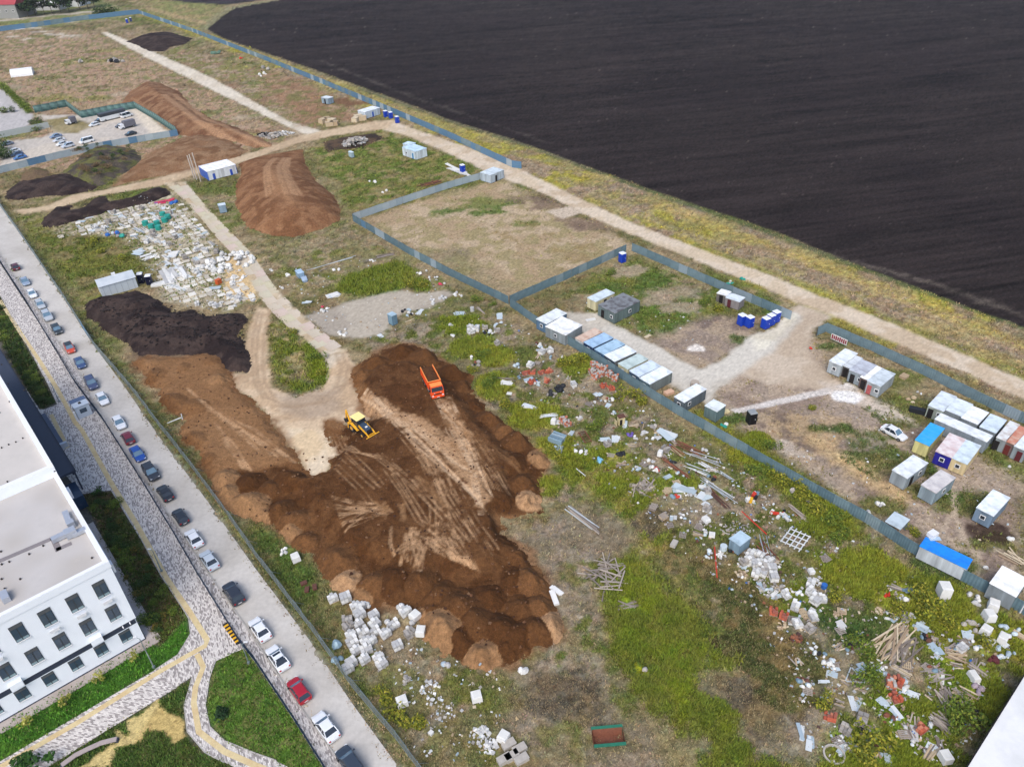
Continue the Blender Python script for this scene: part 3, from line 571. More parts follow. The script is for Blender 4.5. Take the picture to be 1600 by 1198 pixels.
    # main pale track from the yard across the top to the far edge
    zp = sst((sdist(x, y, PP([(556, 612), (572, 604), (625, 640), (690, 668), (722, 690), (752, 740), (770, 780), (752, 808), (742, 790), (705, 735), (660, 692), (600, 660), (560, 640)], 1.5)) + e2 * .6) / 1.4)
    c = lerp(c, tan, zp * .75)
    zp = sst((sdist(x, y, PP([(672, 622), (710, 620), (735, 670), (745, 720), (752, 760), (735, 745), (700, 700), (690, 660)], 1.7)) + e2 * .7) / 1.6); c = lerp(c, light, zp * .75)
    fan((560, 612), (575, 605), (740, 770), (760, 800), 14, .28, 5, pale); fan((672, 618), (706, 622), (728, 720), (772, 780), 40, .2, 9, pale, .7); fan((690, 640), (720, 650), (740, 760), (800, 770), 26, .18, 9, tan, .7); fan((600, 640), (640, 650), (700, 720), (745, 745), 18, .2, 6, pale, .6)
    fan((690, 640), (715, 640), (775, 720), (800, 760), 8, .3, 8, light)
    trk([(735, 720), (745, 770), (752, 803)], 1.1, pale)
    # curved passes round the digger and down the pad
    for o in (0, 6, 13, 20): trk([(510 + o, 662 + o * .4), (520 + o, 690), (545 + o, 706 + o * .2), (600, 714 + o * .3)], .25, tan, .7)
    for a in ([(512, 722), (560, 768), (575, 790)], [(530, 715), (570, 752), (585, 765)], [(540, 708), (585, 752), (590, 760)], [(580, 712), (630, 750), (680, 800), (720, 842)], [(588, 712), (645, 760), (690, 812), (725, 850)], [(600, 735), (625, 770), (650, 815), (670, 830)], [(612, 742), (640, 785), (665, 825)], [(622, 680), (665, 732), (690, 770)], [(630, 672), (668, 722), (676, 760)], [(655, 690), (690, 735), (697, 775)], [(660, 690), (695, 740), (740, 820), (770, 860)], [(640, 745), (672, 790), (672, 830)], [(700, 775), (735, 830), (760, 870)]): [trk([(q[0] + o, q[1] - o * .25) for q in a], .24, tan, .55) for o in (0, 9)]
    fan((518, 775), (540, 832), (590, 788), (606, 806), 26, .18, 3, tan, .8); fan((580, 780), (605, 815), (600, 785), (614, 802), 22, .3, 3, light, .7); fan((640, 690), (690, 730), (760, 850), (700, 840), 14, .25, 10, tan, .5)
    fan((645, 832), (700, 812), (672, 862), (752, 888), 46, .15, 6, tan, .75); fan((640, 825), (680, 830), (618, 860), (660, 895), 12, .3, 5)
    fan((620, 790), (660, 790), (625, 812), (640, 820), 5, .6, 2, light, .7); fan((635, 735), (650, 740), (690, 790), (705, 800), 7, .5, 6, light, .6)
    for a in ([(612, 825), (610, 850), (616, 866)], [(634, 835), (632, 860), (625, 880)], [(648, 842), (655, 862), (645, 890)], [(655, 845), (662, 865), (652, 890)]): trk(a, .5, tan, .8)
    fan((700, 668), (720, 672), (800, 700), (820, 740), 8, .25, 6, light, .5)
    fan((290, 600), (330, 640), (400, 700), (460, 712), 10, .5, 10, tan, .5); fan((330, 650), (350, 670), (370, 720), (400, 728), 6, .5, 5, tan, .5)
    c = lerp(c, dark * .8, sharp(n, .12, .2) * .35 * dk)
    return hh, c
heap('soil_spread', 'wide brown spoil spread with wheel tracks under the digger and truck', OUT, 1.5, .8, [(120, 84, 56)], res=.19, paint=spoil_paint, edge=.95, cat='soil heap')
# ------------------------------------------------------------------ low vegetation (nobody could count it)
M_LEAF = vcol_mat('leaf_blades', var=.18, scale=3, scale2=12, rough=.8, bump=0, spec=.15)
def tufts(name, label, n, sel, size, wid, seed, spread=.45, blades=5, cj=.28, tint=None):
    r = np.random.default_rng(seed)
    vis = np.clip(VEG, 0, 2) * sel * (Y < 480) * (ZID == 0)
    p = vis / vis.sum(); k = r.choice(len(X), n, p=p)
    i, j = k // NCOL, k % NCOL
    cw = 2 * GW[i] / NCOL; chh = np.abs(np.gradient(GY))[i]
    x = X[k] + r.uniform(-.5, .5, n) * cw; y = Y[k] + r.uniform(-.5, .5, n) * chh
    s = size * r.uniform(.55, 1.3, n) * (.75 + np.hypot(x, y) / 330)
    col = VC[k] * r.uniform(1 - cj, 1 + cj, (n, 1)) * (1 + r.normal(0, .07, (n, 3)))
    if tint is not None: col = col * .55 + np.array(C(*tint)) * .45 * r.uniform(.7, 1.2, (n, 1))
    V = np.zeros((n, blades, 3, 3)); a = r.uniform(0, 2 * np.pi, (n, blades))
    bx = x[:, None] + r.normal(0, 1, (n, blades)) * spread * s[:, None]; by = y[:, None] + r.normal(0, 1, (n, blades)) * spread * s[:, None]
    w = wid * s[:, None] * r.uniform(.6, 1.3, (n, blades)); h = s[:, None] * r.uniform(.45, 1.0, (n, blades)); lean = r.uniform(.15, .9, (n, blades)) * s[:, None]
    dx, dy = np.cos(a), np.sin(a); zb = Z[k][:, None] - .05
    V[:, :, 0] = np.stack([bx - dy * w, by + dx * w, np.broadcast_to(zb, bx.shape)], -1)
    V[:, :, 1] = np.stack([bx + dy * w, by - dx * w, np.broadcast_to(zb, bx.shape)], -1)
    V[:, :, 2] = np.stack([bx + dx * lean, by + dy * lean, zb + h], -1)
    F3 = np.arange(n * blades * 3).reshape(-1, 3)
    cv = np.repeat(np.clip(col, .004, .8), blades * 3, 0)
    o = link(name, mesh_np(name, V.reshape(-1, 3), F3, [M_LEAF], cv, smooth=False))
    return tag(o, label, 'grass', kind='stuff')
# leafy clump meshes shared by the shrubs
def clump(name, n, rx, rz, leaf, cols, seed, up=.5, stem=True):
    r = np.random.default_rng(seed); cen = r.normal(0, .42, (5, 3)); cen[:, 2] = np.abs(cen[:, 2])
    d = r.normal(0, 1, (n, 3)); d /= np.linalg.norm(d, axis=1)[:, None]; rad = r.uniform(.35, 1.0, n) ** .6
    p = cen[r.integers(0, 5, n)] * .8 + d * rad[:, None] * .62
    p = p * np.array((rx, rx, rz)) * r.uniform(.85, 1.1, (n, 1)); p[:, 2] = np.abs(p[:, 2] + rz * .35) + .05
    a = r.uniform(0, 6.28, n); t = r.uniform(-.9, .9, n); l = leaf * r.uniform(.6, 1.4, n)
    u = np.stack([np.cos(a) * np.cos(t), np.sin(a) * np.cos(t), np.sin(t) + up * .3], 1); v = np.stack([-np.sin(a), np.cos(a), r.uniform(-.4, .4, n)], 1)
    V = np.stack([p - u * l[:, None], p + v * l[:, None] * .55, p + u * l[:, None], p - v * l[:, None] * .55], 1).reshape(-1, 3)
    cA = np.array([C(*c) for c in cols]); c = cA[r.integers(0, len(cA), n)] * r.uniform(.75, 1.25, (n, 1))
    return mesh_np(name, V, np.arange(4 * n).reshape(-1, 4), [M_LEAF], np.repeat(np.clip(c, .004, .8), 4, 0), smooth=False)
YG = [clump('yellow_green_clump', 420, 1.1, .9, .115, [(142, 144, 44), (116, 124, 42), (160, 152, 58), (92, 102, 40)], s) for s in (1, 2, 3)]
DG = [clump('dark_green_clump', 420, 1.0, .8, .1, [(52, 78, 34), (66, 90, 38), (44, 66, 34), (78, 98, 44)], s) for s in (4, 5, 6)]
MG = [clump('mid_green_clump', 420, 1.2, .8, .115, [(94, 116, 40), (108, 126, 46), (78, 100, 40), (124, 132, 52)], s) for s in (7, 8, 9)]
OR = [clump('orange_green_clump', 420, .9, .7, .095, [(120, 108, 46), (142, 110, 46), (84, 92, 40), (70, 84, 36)], s) for s in (10, 11)]
BRN_T = [clump('dry_stalk_clump', 420, 1.2, .7, .1, [(116, 96, 70), (98, 84, 62), (136, 112, 80)], s) for s in (12, 13)]
def shrub(me, px, py, s, label, group=None, sz=None, cat='shrub', name='shrub'):
    o = link(name, me); x, y = P(px, py); o.location = (x, y, 0); o.scale = (s, s, sz or s * rnd.uniform(.8, 1.15)); o.rotation_euler = (0, 0, rnd.uniform(0, 6.28))
    return tag(o, label, cat, group)
ORD = ['first', 'second', 'third', 'fourth', 'fifth', 'sixth', 'seventh', 'eighth', 'ninth', 'tenth', 'eleventh', 'twelfth', 'thirteenth', 'fourteenth', 'fifteenth', 'sixteenth', 'seventeenth', 'eighteenth', 'nineteenth', 'twentieth'] + ['twenty-' + w for w in ('first', 'second', 'third', 'fourth', 'fifth', 'sixth', 'seventh', 'eighth', 'ninth')] + ['thirtieth'] + ['thirty-' + w for w in ('first', 'second', 'third', 'fourth', 'fifth', 'sixth', 'seventh', 'eighth', 'ninth')] + ['fortieth'] + ['forty-' + w for w in ('first', 'second', 'third', 'fourth', 'fifth', 'sixth', 'seventh', 'eighth', 'ninth')] + ['fiftieth'] + ['fifty-' + w for w in ('first', 'second', 'third', 'fourth', 'fifth', 'sixth', 'seventh', 'eighth', 'ninth')]
YB = [(878, 570, 1.6, 'beside the brick rubble by the long fence'), (908, 563, 1.9, 'between the brick rubble and the long fence'), (985, 622, 1.9, 'above the cream plywood hutch'), (1000, 630, 1.5, 'just right of the bush over the cream hutch'), (1185, 738, 1.8, 'at the foot of the long fence, by the pipes'), (1205, 700, 1.3, 'at the long fence below the black bin'), (1143, 720, 1.0, 'by the end of the white pipe stack'), (1225, 755, 1.6, 'on the bank below the long fence'), (1255, 772, 1.8, 'on the bank left of the bundled planks'), (1280, 800, 1.8, 'right of the bundled planks'), (1300, 815, 1.5, 'on the bank near the bent part of the fence'), (1310, 840, 1.4, 'above the single lone pallet'), (1435, 935, 1.9, 'right of the orange cones'), (1455, 950, 2.0, 'below the tall white wrapped pallet'), (1405, 955, 1.4, 'left of the tall white wrapped pallet'), (1480, 972, 1.5, 'near the white bag pile'), (1345, 1015, 1.5, 'left of the big grey plank heap'), (1355, 1065, 1.6, 'below the big grey plank heap'), (1535, 1005, 1.3, 'above the pale plastic sheeting'), (1285, 1105, 1.2, 'above the scattered orange bricks'), (1365, 1170, 1.9, 'near the bottom edge by the white box'), (1345, 1185, 1.7, 'at the bottom edge right of the concrete ring'), (1510, 1120, 1.8, 'beside the white roof at lower corner'), (1490, 1130, 1.5, 'left of the white roof at lower corner'), (1300, 935, 1.3, 'beside the blue ball'), (605, 1095, 1.2, 'by the mesh fence near a white block pack'), (625, 1130, 1.4, 'by the mesh fence at the bottom'), (655, 1135, 1.2, 'right of the mesh fence at the bottom'), (755, 555, 1.3, 'right of the dump truck'), (765, 600, 1.6, 'on the right edge of the spoil'), (790, 632, 1.5, 'on the right edge of the spoil, below the first'), (735, 580, 1.2, 'on the spoil edge behind the truck'), (868, 715, 1.4, 'beside the tan tipped load'), (890, 690, 1.0, 'beside the blue-grey stacked frames'), (930, 668, 1.3, 'beside the rusty trestle'), (497, 560, 1.5, 'inside the loop of the haul road'), (500, 585, 1.4, 'inside the loop of the haul road, lower'), (462, 520, 1.1, 'in the loop of the haul road, upper'), (640, 448, 1.6, 'on the edge of the gravel pad'), (660, 450, 1.5, 'on the right edge of the gravel pad'), (745, 470, 1.2, 'by the grey panels near the fence corner'), (770, 478, .9, 'in the corner below the fenced plot'), (160, 395, 1.5, 'in the grass above the white gabled shed'), (190, 405, 1.4, 'in the grass above the shed roof'), (150, 378, 1.5, 'below the blue and red debris'), (1270, 640, .9, 'on the bare yard below the white path'), (955, 428, 1.2, 'behind the cream cabin'), (1100, 475, 1.3, 'left of the grey twin sheds'), (1120, 485, 1.5, 'in front of the grey twin sheds'), (1430, 835, 1.1, 'right of the small grey shelter')]
for k, (x, y, s, w) in enumerate(YB): shrub((YG + MG)[k % 6] if k % 3 else YG[k % 3], x, y, s, 'leafy yellow-green shrub ' + w)
def inpoly_px(poly, n, seed):
    r = random.Random(seed); xs = [p[0] for p in poly]; ys = [p[1] for p in poly]; out = []
    while len(out) < n:
        x, y = r.uniform(min(xs), max(xs)), r.uniform(min(ys), max(ys)); ins = False
        for (ax, ay), (bx, by) in zip(poly, poly[1:] + poly[:1]):
            if (ay > y) != (by > y) and x < (bx - ax) * (y - ay) / (by - ay) + ax: ins = not ins
        if ins: out.append((x, y))
    return out
for k, (x, y) in enumerate(inpoly_px([(135, 778), (172, 772), (245, 905), (285, 962), (250, 1000), (232, 975)], 46, 3)):
    shrub((DG + OR + MG)[k % 8], x, y, rnd.uniform(.55, 1.0), 'low evergreen shrub in the planting bed along the white building', 'shrubs in the long planting bed')
for k, (x, y) in enumerate(inpoly_px([(0, 475), (70, 604), (82, 630), (64, 636), (40, 600), (0, 530)], 34, 5)):
    shrub((DG + DG + MG)[k % 9], x, y, rnd.uniform(.6, 1.1), 'dark green shrub in the bed beside the entrance canopy', 'shrubs in the bed above the canopy')
for k, (x, y) in enumerate(inpoly_px([(120, 245), (165, 232), (215, 240), (205, 262), (160, 288), (135, 280)], 30, 8)):
    o = shrub((BRN_T + DG[:1])[k % 3], x, y, rnd.uniform(.9, 1.5), 'dry brown weed clump growing on the overgrown dark mound', 'weeds on the overgrown mound'); o.location.z = 2.4
def tree(px, py, h, r, cols, label, group=None, seed=0, n=260, leaf=.22, conif=False):
    x, y = P(px, py); t = empty('tree', x, y); tag(t, label, 'tree', group)
    b = MB(); bark = mat('bark', C(104, 88, 72), .9, var=.25)
    b.bar((0, 0, -.1), (0, 0, h * .6), .035 * h * .5, bark, 7, .012 * h); rr = random.Random(seed)
    for k in range(6):
        a = rr.uniform(0, 6.28); z = h * rr.uniform(.3, .6); b.bar((0, 0, z), (math.cos(a) * r * .6, math.sin(a) * r * .6, z + h * .2), .012 * h, bark, 5, .004 * h)
    b.build('trunk', t)
    q = np.random.default_rng(seed); cA = np.array([C(*c) for c in cols])
    if conif:
        z = q.uniform(.05, 1, n); rad = r * (1.02 - z) * q.uniform(.35, 1.1, n); a = q.uniform(0, 6.28, n); p = np.stack([rad * np.cos(a), rad * np.sin(a), z * h], 1)
    else:
        cn = q.normal(0, .45, (7, 3)); d = q.normal(0, 1, (n, 3)); d /= np.linalg.norm(d, axis=1)[:, None]
        p = (cn[q.integers(0, 7, n)] + d * (q.uniform(.2, 1, n) ** .5)[:, None] * .5) * np.array((r, r, h * .3)); p[:, 2] += h * .66
    a = q.uniform(0, 6.28, n); tt = q.uniform(-.9, .9, n); l = leaf * q.uniform(.6, 1.4, n)
    u = np.stack([np.cos(a) * np.cos(tt), np.sin(a) * np.cos(tt), np.sin(tt)], 1); v = np.stack([-np.sin(a), np.cos(a), q.uniform(-.5, .5, n)], 1)
    V = np.stack([p - u * l[:, None], p + v * l[:, None] * .6, p + u * l[:, None], p - v * l[:, None] * .6], 1).reshape(-1, 3)
    c = cA[q.integers(0, len(cA), n)] * q.uniform(.7, 1.25, (n, 1))
    link('crown', mesh_np('crown', V, np.arange(4 * n).reshape(-1, 4), [M_LEAF], np.repeat(np.clip(c, .004, .8), 4, 0), smooth=False), t)
    return t
tree(347, 1117, 1.9, .95, [(40, 66, 40), (52, 80, 46), (34, 56, 36)], 'small dark conifer on the lawn by the curved path', seed=2, n=500, leaf=.16, conif=True)
tree(52, 1196, 2.4, 1.5, [(48, 84, 36), (62, 98, 40), (40, 70, 34)], 'bushy dark green tree on the diagonal path edge', seed=3, n=600, leaf=.2)
for k, (x, y, w) in enumerate(((214, 1034, 'nearest the lamp post'), (158, 1068, 'second from the lamp post'), (106, 1102, 'third from the lamp post'), (46, 1138, 'furthest from the lamp post'))):
    tree(x, y, 2.0 + .3 * (k == 3), .65 + .3 * (k == 3), [(156, 158, 72), (136, 142, 60), (176, 172, 96)], 'young pale yellow tree on the lawn, ' + w, 'young trees in front of the white building', seed=20 + k, n=110, leaf=.15)
tree(155, 775, 1.6, .8, [(52, 82, 38), (66, 96, 44)], 'round green bush at the head of the planting bed', seed=9, n=260, leaf=.14)
# ------------------------------------------------------------------ street, paving and the white building
def sheet(name, px, z, m, kind='structure'):
    b = MB(); pl = [tuple(p) for p in PP(px)]
    b.prism(pl, z - .06, z, m); o = b.build(name); o['kind'] = kind; return o
M_ASPH = mat('worn_asphalt', C(208, 204, 198), .9, var=.09, scale=1.5, col2=C(190, 185, 178), scale2=.1, bump=.15)
FLINE = [(-40, 345), (12, 428), (43, 475), (118, 600), (163, 660), (225, 758), (275, 840), (308, 897), (375, 1005), (400, 1036), (463, 1131), (505, 1198), (550, 1268)]
sheet('asphalt_road', ROAD_R + KERB[::-1], .03, M_ASPH)
def paver_mat(key, c1, c2, c3, rot, w=.42, h=.16):
    m = bpy.data.materials.new(key); m.use_nodes = True; n = m.node_tree; bs = n.nodes['Principled BSDF']; bs.inputs['Roughness'].default_value = .85
    tc = n.nodes.new('ShaderNodeTexCoord'); mp = n.nodes.new('ShaderNodeMapping'); mp.inputs['Rotation'].default_value = (0, 0, rot); n.links.new(tc.outputs['Object'], mp.inputs[0])
    br = n.nodes.new('ShaderNodeTexBrick'); br.inputs['Scale'].default_value = 1; br.inputs['Brick Width'].default_value = w; br.inputs['Row Height'].default_value = h; br.inputs['Mortar Size'].default_value = .012
    br.inputs['Color1'].default_value = (0, 0, 0, 1); br.inputs['Color2'].default_value = (1, 1, 1, 1); br.inputs['Mortar'].default_value = (.3, .3, .3, 1); br.offset = .37; br.squash = 1
    n.links.new(mp.outputs[0], br.inputs['Vector'])
    rp = n.nodes.new('ShaderNodeValToRGB'); rp.color_ramp.interpolation = 'CONSTANT'; e = rp.color_ramp.elements
    e[0].position = 0; e[0].color = (*c3, 1); e[1].position = .3; e[1].color = (*c2, 1); x = e.new(.5); x.color = (*c1, 1)
    n.links.new(br.outputs['Color'], rp.inputs[0])
    nz = n.nodes.new('ShaderNodeTexNoise'); nz.inputs['Scale'].default_value = 1.2; nz.inputs['Detail'].default_value = 4; n.links.new(tc.outputs['Object'], nz.inputs['Vector'])
    r = n.nodes.new('ShaderNodeMapRange'); r.inputs[1].default_value = .3; r.inputs[2].default_value = .7; r.inputs[3].default_value = .82; r.inputs[4].default_value = 1.12; n.links.new(nz.outputs['Fac'], r.inputs[0])
    vm = n.nodes.new('ShaderNodeVectorMath'); vm.operation = 'SCALE'; n.links.new(rp.outputs[0], vm.inputs[0]); n.links.new(r.outputs[0], vm.inputs['Scale']); n.links.new(vm.outputs[0], bs.inputs['Base Color'])
    b = n.nodes.new('ShaderNodeBump'); b.inputs['Strength'].default_value = .25; b.inputs['Distance'].default_value = .01; n.links.new(br.outputs['Fac'], b.inputs['Height']); b.invert = True; n.links.new(b.outputs[0], bs.inputs['Normal'])
    _MATS[key] = m; return m
M_PAVE = paver_mat('mixed_pavers', C(232, 226, 220), C(198, 191, 187), C(158, 151, 148), 1.1)
M_PAVE2 = paver_mat('mixed_pavers_diagonal', C(236, 230, 224), C(204, 196, 192), C(162, 155, 152), .25)
M_YPAVE = mat('yellow_pavers', C(222, 204, 158), .85, var=.12, scale=5, col2=C(214, 190, 144), scale2=.8)
M_KERB = mat('kerb_concrete', C(186, 182, 176), .85, var=.1)
sheet('pavement', FLINE + KERB[::-1], .10, M_PAVE)
PROM = [(-40, 405), (0, 461), (75, 600), (90, 632), (70, 640), (62, 640), (40, 606), (92, 730), (128, 772), (174, 766), (221, 843), (251, 898), (284, 948), (295, 966), (298, 990), (278, 1023), (243, 1046), (276, 1074), (301, 1056), (288, 1103), (293, 1143), (321, 1176), (351, 1191), (420, 1222), (470, 1232), (480, 1215), (432, 1188), (400, 1177), (351, 1157), (328, 1135), (321, 1102), (328, 1058), (337, 1033), (383, 1012), (375, 1005), (308, 897), (275, 840), (225, 758), (163, 660), (118, 600), (43, 475), (12, 428), (-40, 345)]
sheet('promenade', PROM, .09, M_PAVE)
sheet('footpath', [(243, 1046.5), (0, 1190), (-60, 1226), (0, 1246), (75, 1198), (240, 1096), (276, 1074.5)], .092, M_PAVE2)
def ribbon(name, px, w, z, m):
    p = PP(px); L, R = [], []
    for i in range(len(p)):
        t = p[min(i + 1, len(p) - 1)] - p[max(i - 1, 0)]; t = t / np.linalg.norm(t); nn = np.array((-t[1], t[0])) * w / 2
        L.append(tuple(p[i] + nn)); R.append(tuple(p[i] - nn))
    b = MB(); b.prism(L + R[::-1], z - .03, z, m); o = b.build(name); o['kind'] = 'structure'; return o
ribbon('yellow_paving_strip', [(0, 470), (34, 523), (60, 561), (88, 605), (106, 638), (118, 661), (128, 672), (173, 753), (213, 818), (260, 903), (297, 957), (324, 1000), (321, 1009), (250, 1049), (120, 1130), (0, 1199)], .75, .104, M_YPAVE)
ribbon('yellow_paving_strip', [(308, 1022), (318, 1042), (306, 1073), (303, 1098), (311, 1143), (351, 1174), (400, 1196), (440, 1212)], .7, .106, M_YPAVE)
ribbon('yellow_paving_strip', [(80, 648), (92, 672), (106, 700)], .7, .104, M_YPAVE)
# kerb edging
def kerb_line(px, w=.16, z=.15):
    p = PP(px); b = MB()
    for a, c in zip(p[:-1], p[1:]):
        d = c - a; L = np.linalg.norm(d); b.box(((a[0] + c[0]) / 2, (a[1] + c[1]) / 2, z / 2), (L + .02, w, z), M_KERB, rz=math.atan2(d[1], d[0]))
    o = b.build('kerb'); o['kind'] = 'structure'
kerb_line(KERB); kerb_line([(174, 766), (221, 843), (251, 898), (284, 948), (295, 966), (298, 990), (278, 1023), (243, 1046)], .12, .12)
kerb_line([(337, 1033), (328, 1058), (321, 1102), (328, 1135), (351, 1157), (400, 1177), (432, 1188)], .12, .12); kerb_line([(301, 1056), (288, 1103), (293, 1143), (321, 1176), (351, 1191)], .12, .12)
kerb_line([(0, 461), (75, 600), (90, 632)], .12, .12)

# fences ---------------------------------------------------------------
def along(px, step, z=0):
    p = PP(px); out = []
    for a, c in zip(p[:-1], p[1:]):
        d = c - a; L = float(np.linalg.norm(d)); n = max(1, round(L / step))
        for k in range(n): out.append((a + d * (k / n), a + d * ((k + 1) / n), math.atan2(d[1], d[0]), L / n))
    return out
def corr_panel(key, h, m, back=None):
    """profiled sheet one metre long, scaled to its bay"""
    b = MB(); n = 24; vs = []
    for k in range(n + 1):
        o = .02 if (k // 2) % 2 else -.02; vs += [(k / n, o, 0.06), (k / n, o, h)]
    b.add(vs, [(2 * k, 2 * k + 2, 2 * k + 3, 2 * k + 1) for k in range(n)], m)
    b.box((.5, .0, h), (1.0, .05, .05), m)
    me = b.mesh(key); return me
M_FEN = [mat('fence_sheet_%d' % k, C(*c), .5, .1, var=.1, scale=.8, col2=C(*[v + 14 for v in c]), scale2=.4, spec=.4) for k, c in enumerate(((104, 130, 141), (94, 120, 132), (116, 140, 150), (130, 150, 158)))]
M_FENL = [mat('fence_sheet_pale_%d' % k, C(*c), .5, .1, var=.08, scale=.8, spec=.4) for k, c in enumerate(((168, 184, 194), (156, 174, 186), (178, 192, 200)))]
M_POST = mat('fence_post_steel', C(110, 120, 128), .5, .5)
M_FENB = mat('fence_sheet_blue', C(104, 144, 178), .45, .3, var=.1)
PANEL = {}
def sheet_fence(px, label, h=2.2, mats=M_FEN, step=2.5, wob=.02, group='grey-blue sheet fences'):
    bays = along(px, step); x0, y0 = bays[0][0]; t = empty('sheet_fence', x0, y0); tag(t, label, 'fence', group)
    post = PANEL.setdefault(('post', h), MB().box((0, 0, h / 2 + .05), (.08, .08, h + .1), M_POST).mesh('post'))
    for k, (a, c, ang, L) in enumerate(bays):
        mt = mats[rnd.randrange(len(mats))] if rnd.random() < .45 else mats[0]
        me = PANEL.setdefault((mt.name, h), corr_panel('sheet_panel', h, mt))
        o = link('sheet_panel', me, t); o.location = (a[0] - x0, a[1] - y0, rnd.uniform(-.04, .04)); o.rotation_euler = (rnd.uniform(-wob, wob), 0, ang); o.scale = (L * .995, 1, 1)
        q = link('post', post, t); nn = (-math.sin(ang) * .09, math.cos(ang) * .09); q.location = (a[0] - x0 + nn[0], a[1] - y0 + nn[1], 0); q.rotation_euler = (0, 0, ang)
    return t
sheet_fence([(552, 346), (640, 398), (700, 430), (795, 476)], 'weathered blue-grey sheet fence along the lower side of the bare plot', mats=[M_FEN[1], M_FENL[1], M_FENB, M_FEN[0]])
sheet_fence([(797, 479), (849, 515), (924, 561), (999, 611), (1050, 643), (1100, 672), (1150, 702), (1200, 731), (1250, 760), (1300, 789), (1350, 816), (1417, 860), (1467, 888), (1500, 907), (1533, 924), (1567, 942), (1640, 985)], 'long grey-blue sheet fence dividing rubbish ground from cabin yard')
sheet_fence([(553, 345), (620, 322), (700, 295), (757, 279)], 'pale grey sheet fence along the upper-left side of the bare plot', mats=M_FENL)
sheet_fence([(797, 475), (880, 439), (940, 412), (978, 394)], 'grey sheet fence between bare plot and cabin yard', mats=[M_FEN[0], M_FEN[3]])
sheet_fence([(987, 392), (1060, 424), (1130, 455), (1235, 500)], 'grey-blue sheet fence along the road side of the cabin yard', mats=[M_FEN[2], M_FENL[1], M_FEN[0]])
sheet_fence([(1276, 525), (1290, 519), (1360, 548), (1440, 585), (1520, 625), (1640, 682)], 'grey-blue sheet fence behind the row of grey garages', mats=[M_FEN[2], M_FENL[1], M_FEN[0]])
sheet_fence([(218, 22), (300, 50), (420, 97), (500, 130), (600, 172), (700, 215), (800, 262), (815, 264)], 'long blue-grey sheet fence between weeds and the ploughed field', mats=[M_FENB, M_FEN[2], M_FENL[0]], step=3.2, h=2.4)
sheet_fence([(-20, 52), (60, 42), (130, 32), (218, 22)], 'far blue-grey sheet fence in front of the houses', mats=[M_FENB, M_FEN[2]], step=4, h=3.0)
sheet_fence([(-30, 279), (60, 256), (150, 234), (279, 212)], 'pale blue sheet fence along the lower side of the car park', mats=M_FENL + [M_FENB], step=3, h=2.4)
M_GRN = mat('green_hoarding', C(46, 84, 82), .6, var=.35, scale=.5, col2=C(140, 176, 172), scale2=.28)
sheet_fence([(278, 211), (245, 189), (212, 170)], 'green printed hoarding at the right end of the car park', mats=[M_GRN], step=3, h=3)
sheet_fence([(212, 170), (170, 177), (128, 185), (113, 173), (105, 167), (55, 177)], 'green printed hoarding at the back of the car park', mats=[M_GRN], step=3, h=3)
# white lettering strips on the hoarding
M_WHT = mat('white_paint', C(236, 238, 240), .5, var=.03)
# blue picket fence along the promenade
M_PICK = mat('dark_blue_railing', C(36, 58, 84), .45, .2, var=.08)
b = MB()
for z in (.35, 1.6): b.box((.5, 0, z), (1, .04, .05), M_PICK)
for k in range(20): b.box((k / 20 + .025, 0, .95), (.012, .03, 1.5), M_PICK)
pk = b.mesh('railing_panel'); po = MB().box((0, 0, .92), (.08, .08, 1.84), M_PICK).mesh('post')
t = empty('picket_fence', *P(0, 410)); tag(t, 'dark blue metal railing between the promenade and the parked cars', 'fence')
for a, c, ang, L in along(FLINE, 2.5):
    o = link('railing_panel', pk, t); o.location = (a[0] - t.location.x, a[1] - t.location.y, .06); o.rotation_euler = (0, 0, ang); o.scale = (L, 1, 1)
    o = link('post', po, t); o.location = (a[0] - t.location.x, a[1] - t.location.y, .05); o.rotation_euler = (0, 0, ang)
# wire mesh fence on the other side of the road
mm = bpy.data.materials.new('wire_mesh'); mm.use_nodes = True; n = mm.node_tree; bs = n.nodes['Principled BSDF']; bs.inputs['Base Color'].default_value = (*C(150, 162, 166), 1); bs.inputs['Roughness'].default_value = .5; bs.inputs['Metallic'].default_value = .3
tc = n.nodes.new('ShaderNodeTexCoord'); br = n.nodes.new('ShaderNodeTexBrick'); br.offset = 0; br.inputs['Scale'].default_value = 1; br.inputs['Brick Width'].default_value = .05; br.inputs['Row Height'].default_value = .12; br.inputs['Mortar Size'].default_value = .012
mp = n.nodes.new('ShaderNodeMapping'); mp.inputs['Rotation'].default_value = (math.radians(90), 0, 0); n.links.new(tc.outputs['Object'], mp.inputs[0]); n.links.new(mp.outputs[0], br.inputs['Vector'])
n.links.new(br.outputs['Fac'], bs.inputs['Alpha'])
WF = [(-30, 288), (0, 322), (37, 374), (100, 466), (150, 545), (208, 612), (250, 668), (300, 731), (350, 798), (400, 870), (425, 903), (488, 986), (550, 1073), (620, 1156), (655, 1203), (700, 1262)]
b = MB(); b.add([(0, 0, .08), (1, 0, .08), (1, 0, 1.9), (0, 0, 1.9)], [(0, 1, 2, 3)], mm); me1 = b.mesh('mesh_panel')
M_GALV = mat('galvanised_steel', C(168, 182, 184), .4, .5, var=.12, col2=C(120, 138, 142), scale2=.5)
b = MB(); b.box((.5, 0, 1.92), (1, .05, .05), M_GALV); b.box((.5, 0, .1), (1, .04, .04), M_GALV); me2 = b.mesh('rail'); po = MB().box((0, 0, 1.0), (.09, .09, 2.0), M_GALV).mesh('post')
brc = MB().bar((0, 0, 1.5), (.0, -1.3, .02), .03, M_GALV).mesh('brace')
t = empty('mesh_fence', *P(0, 322)); tag(t, 'galvanised wire mesh fence between the street and the spoil', 'fence')
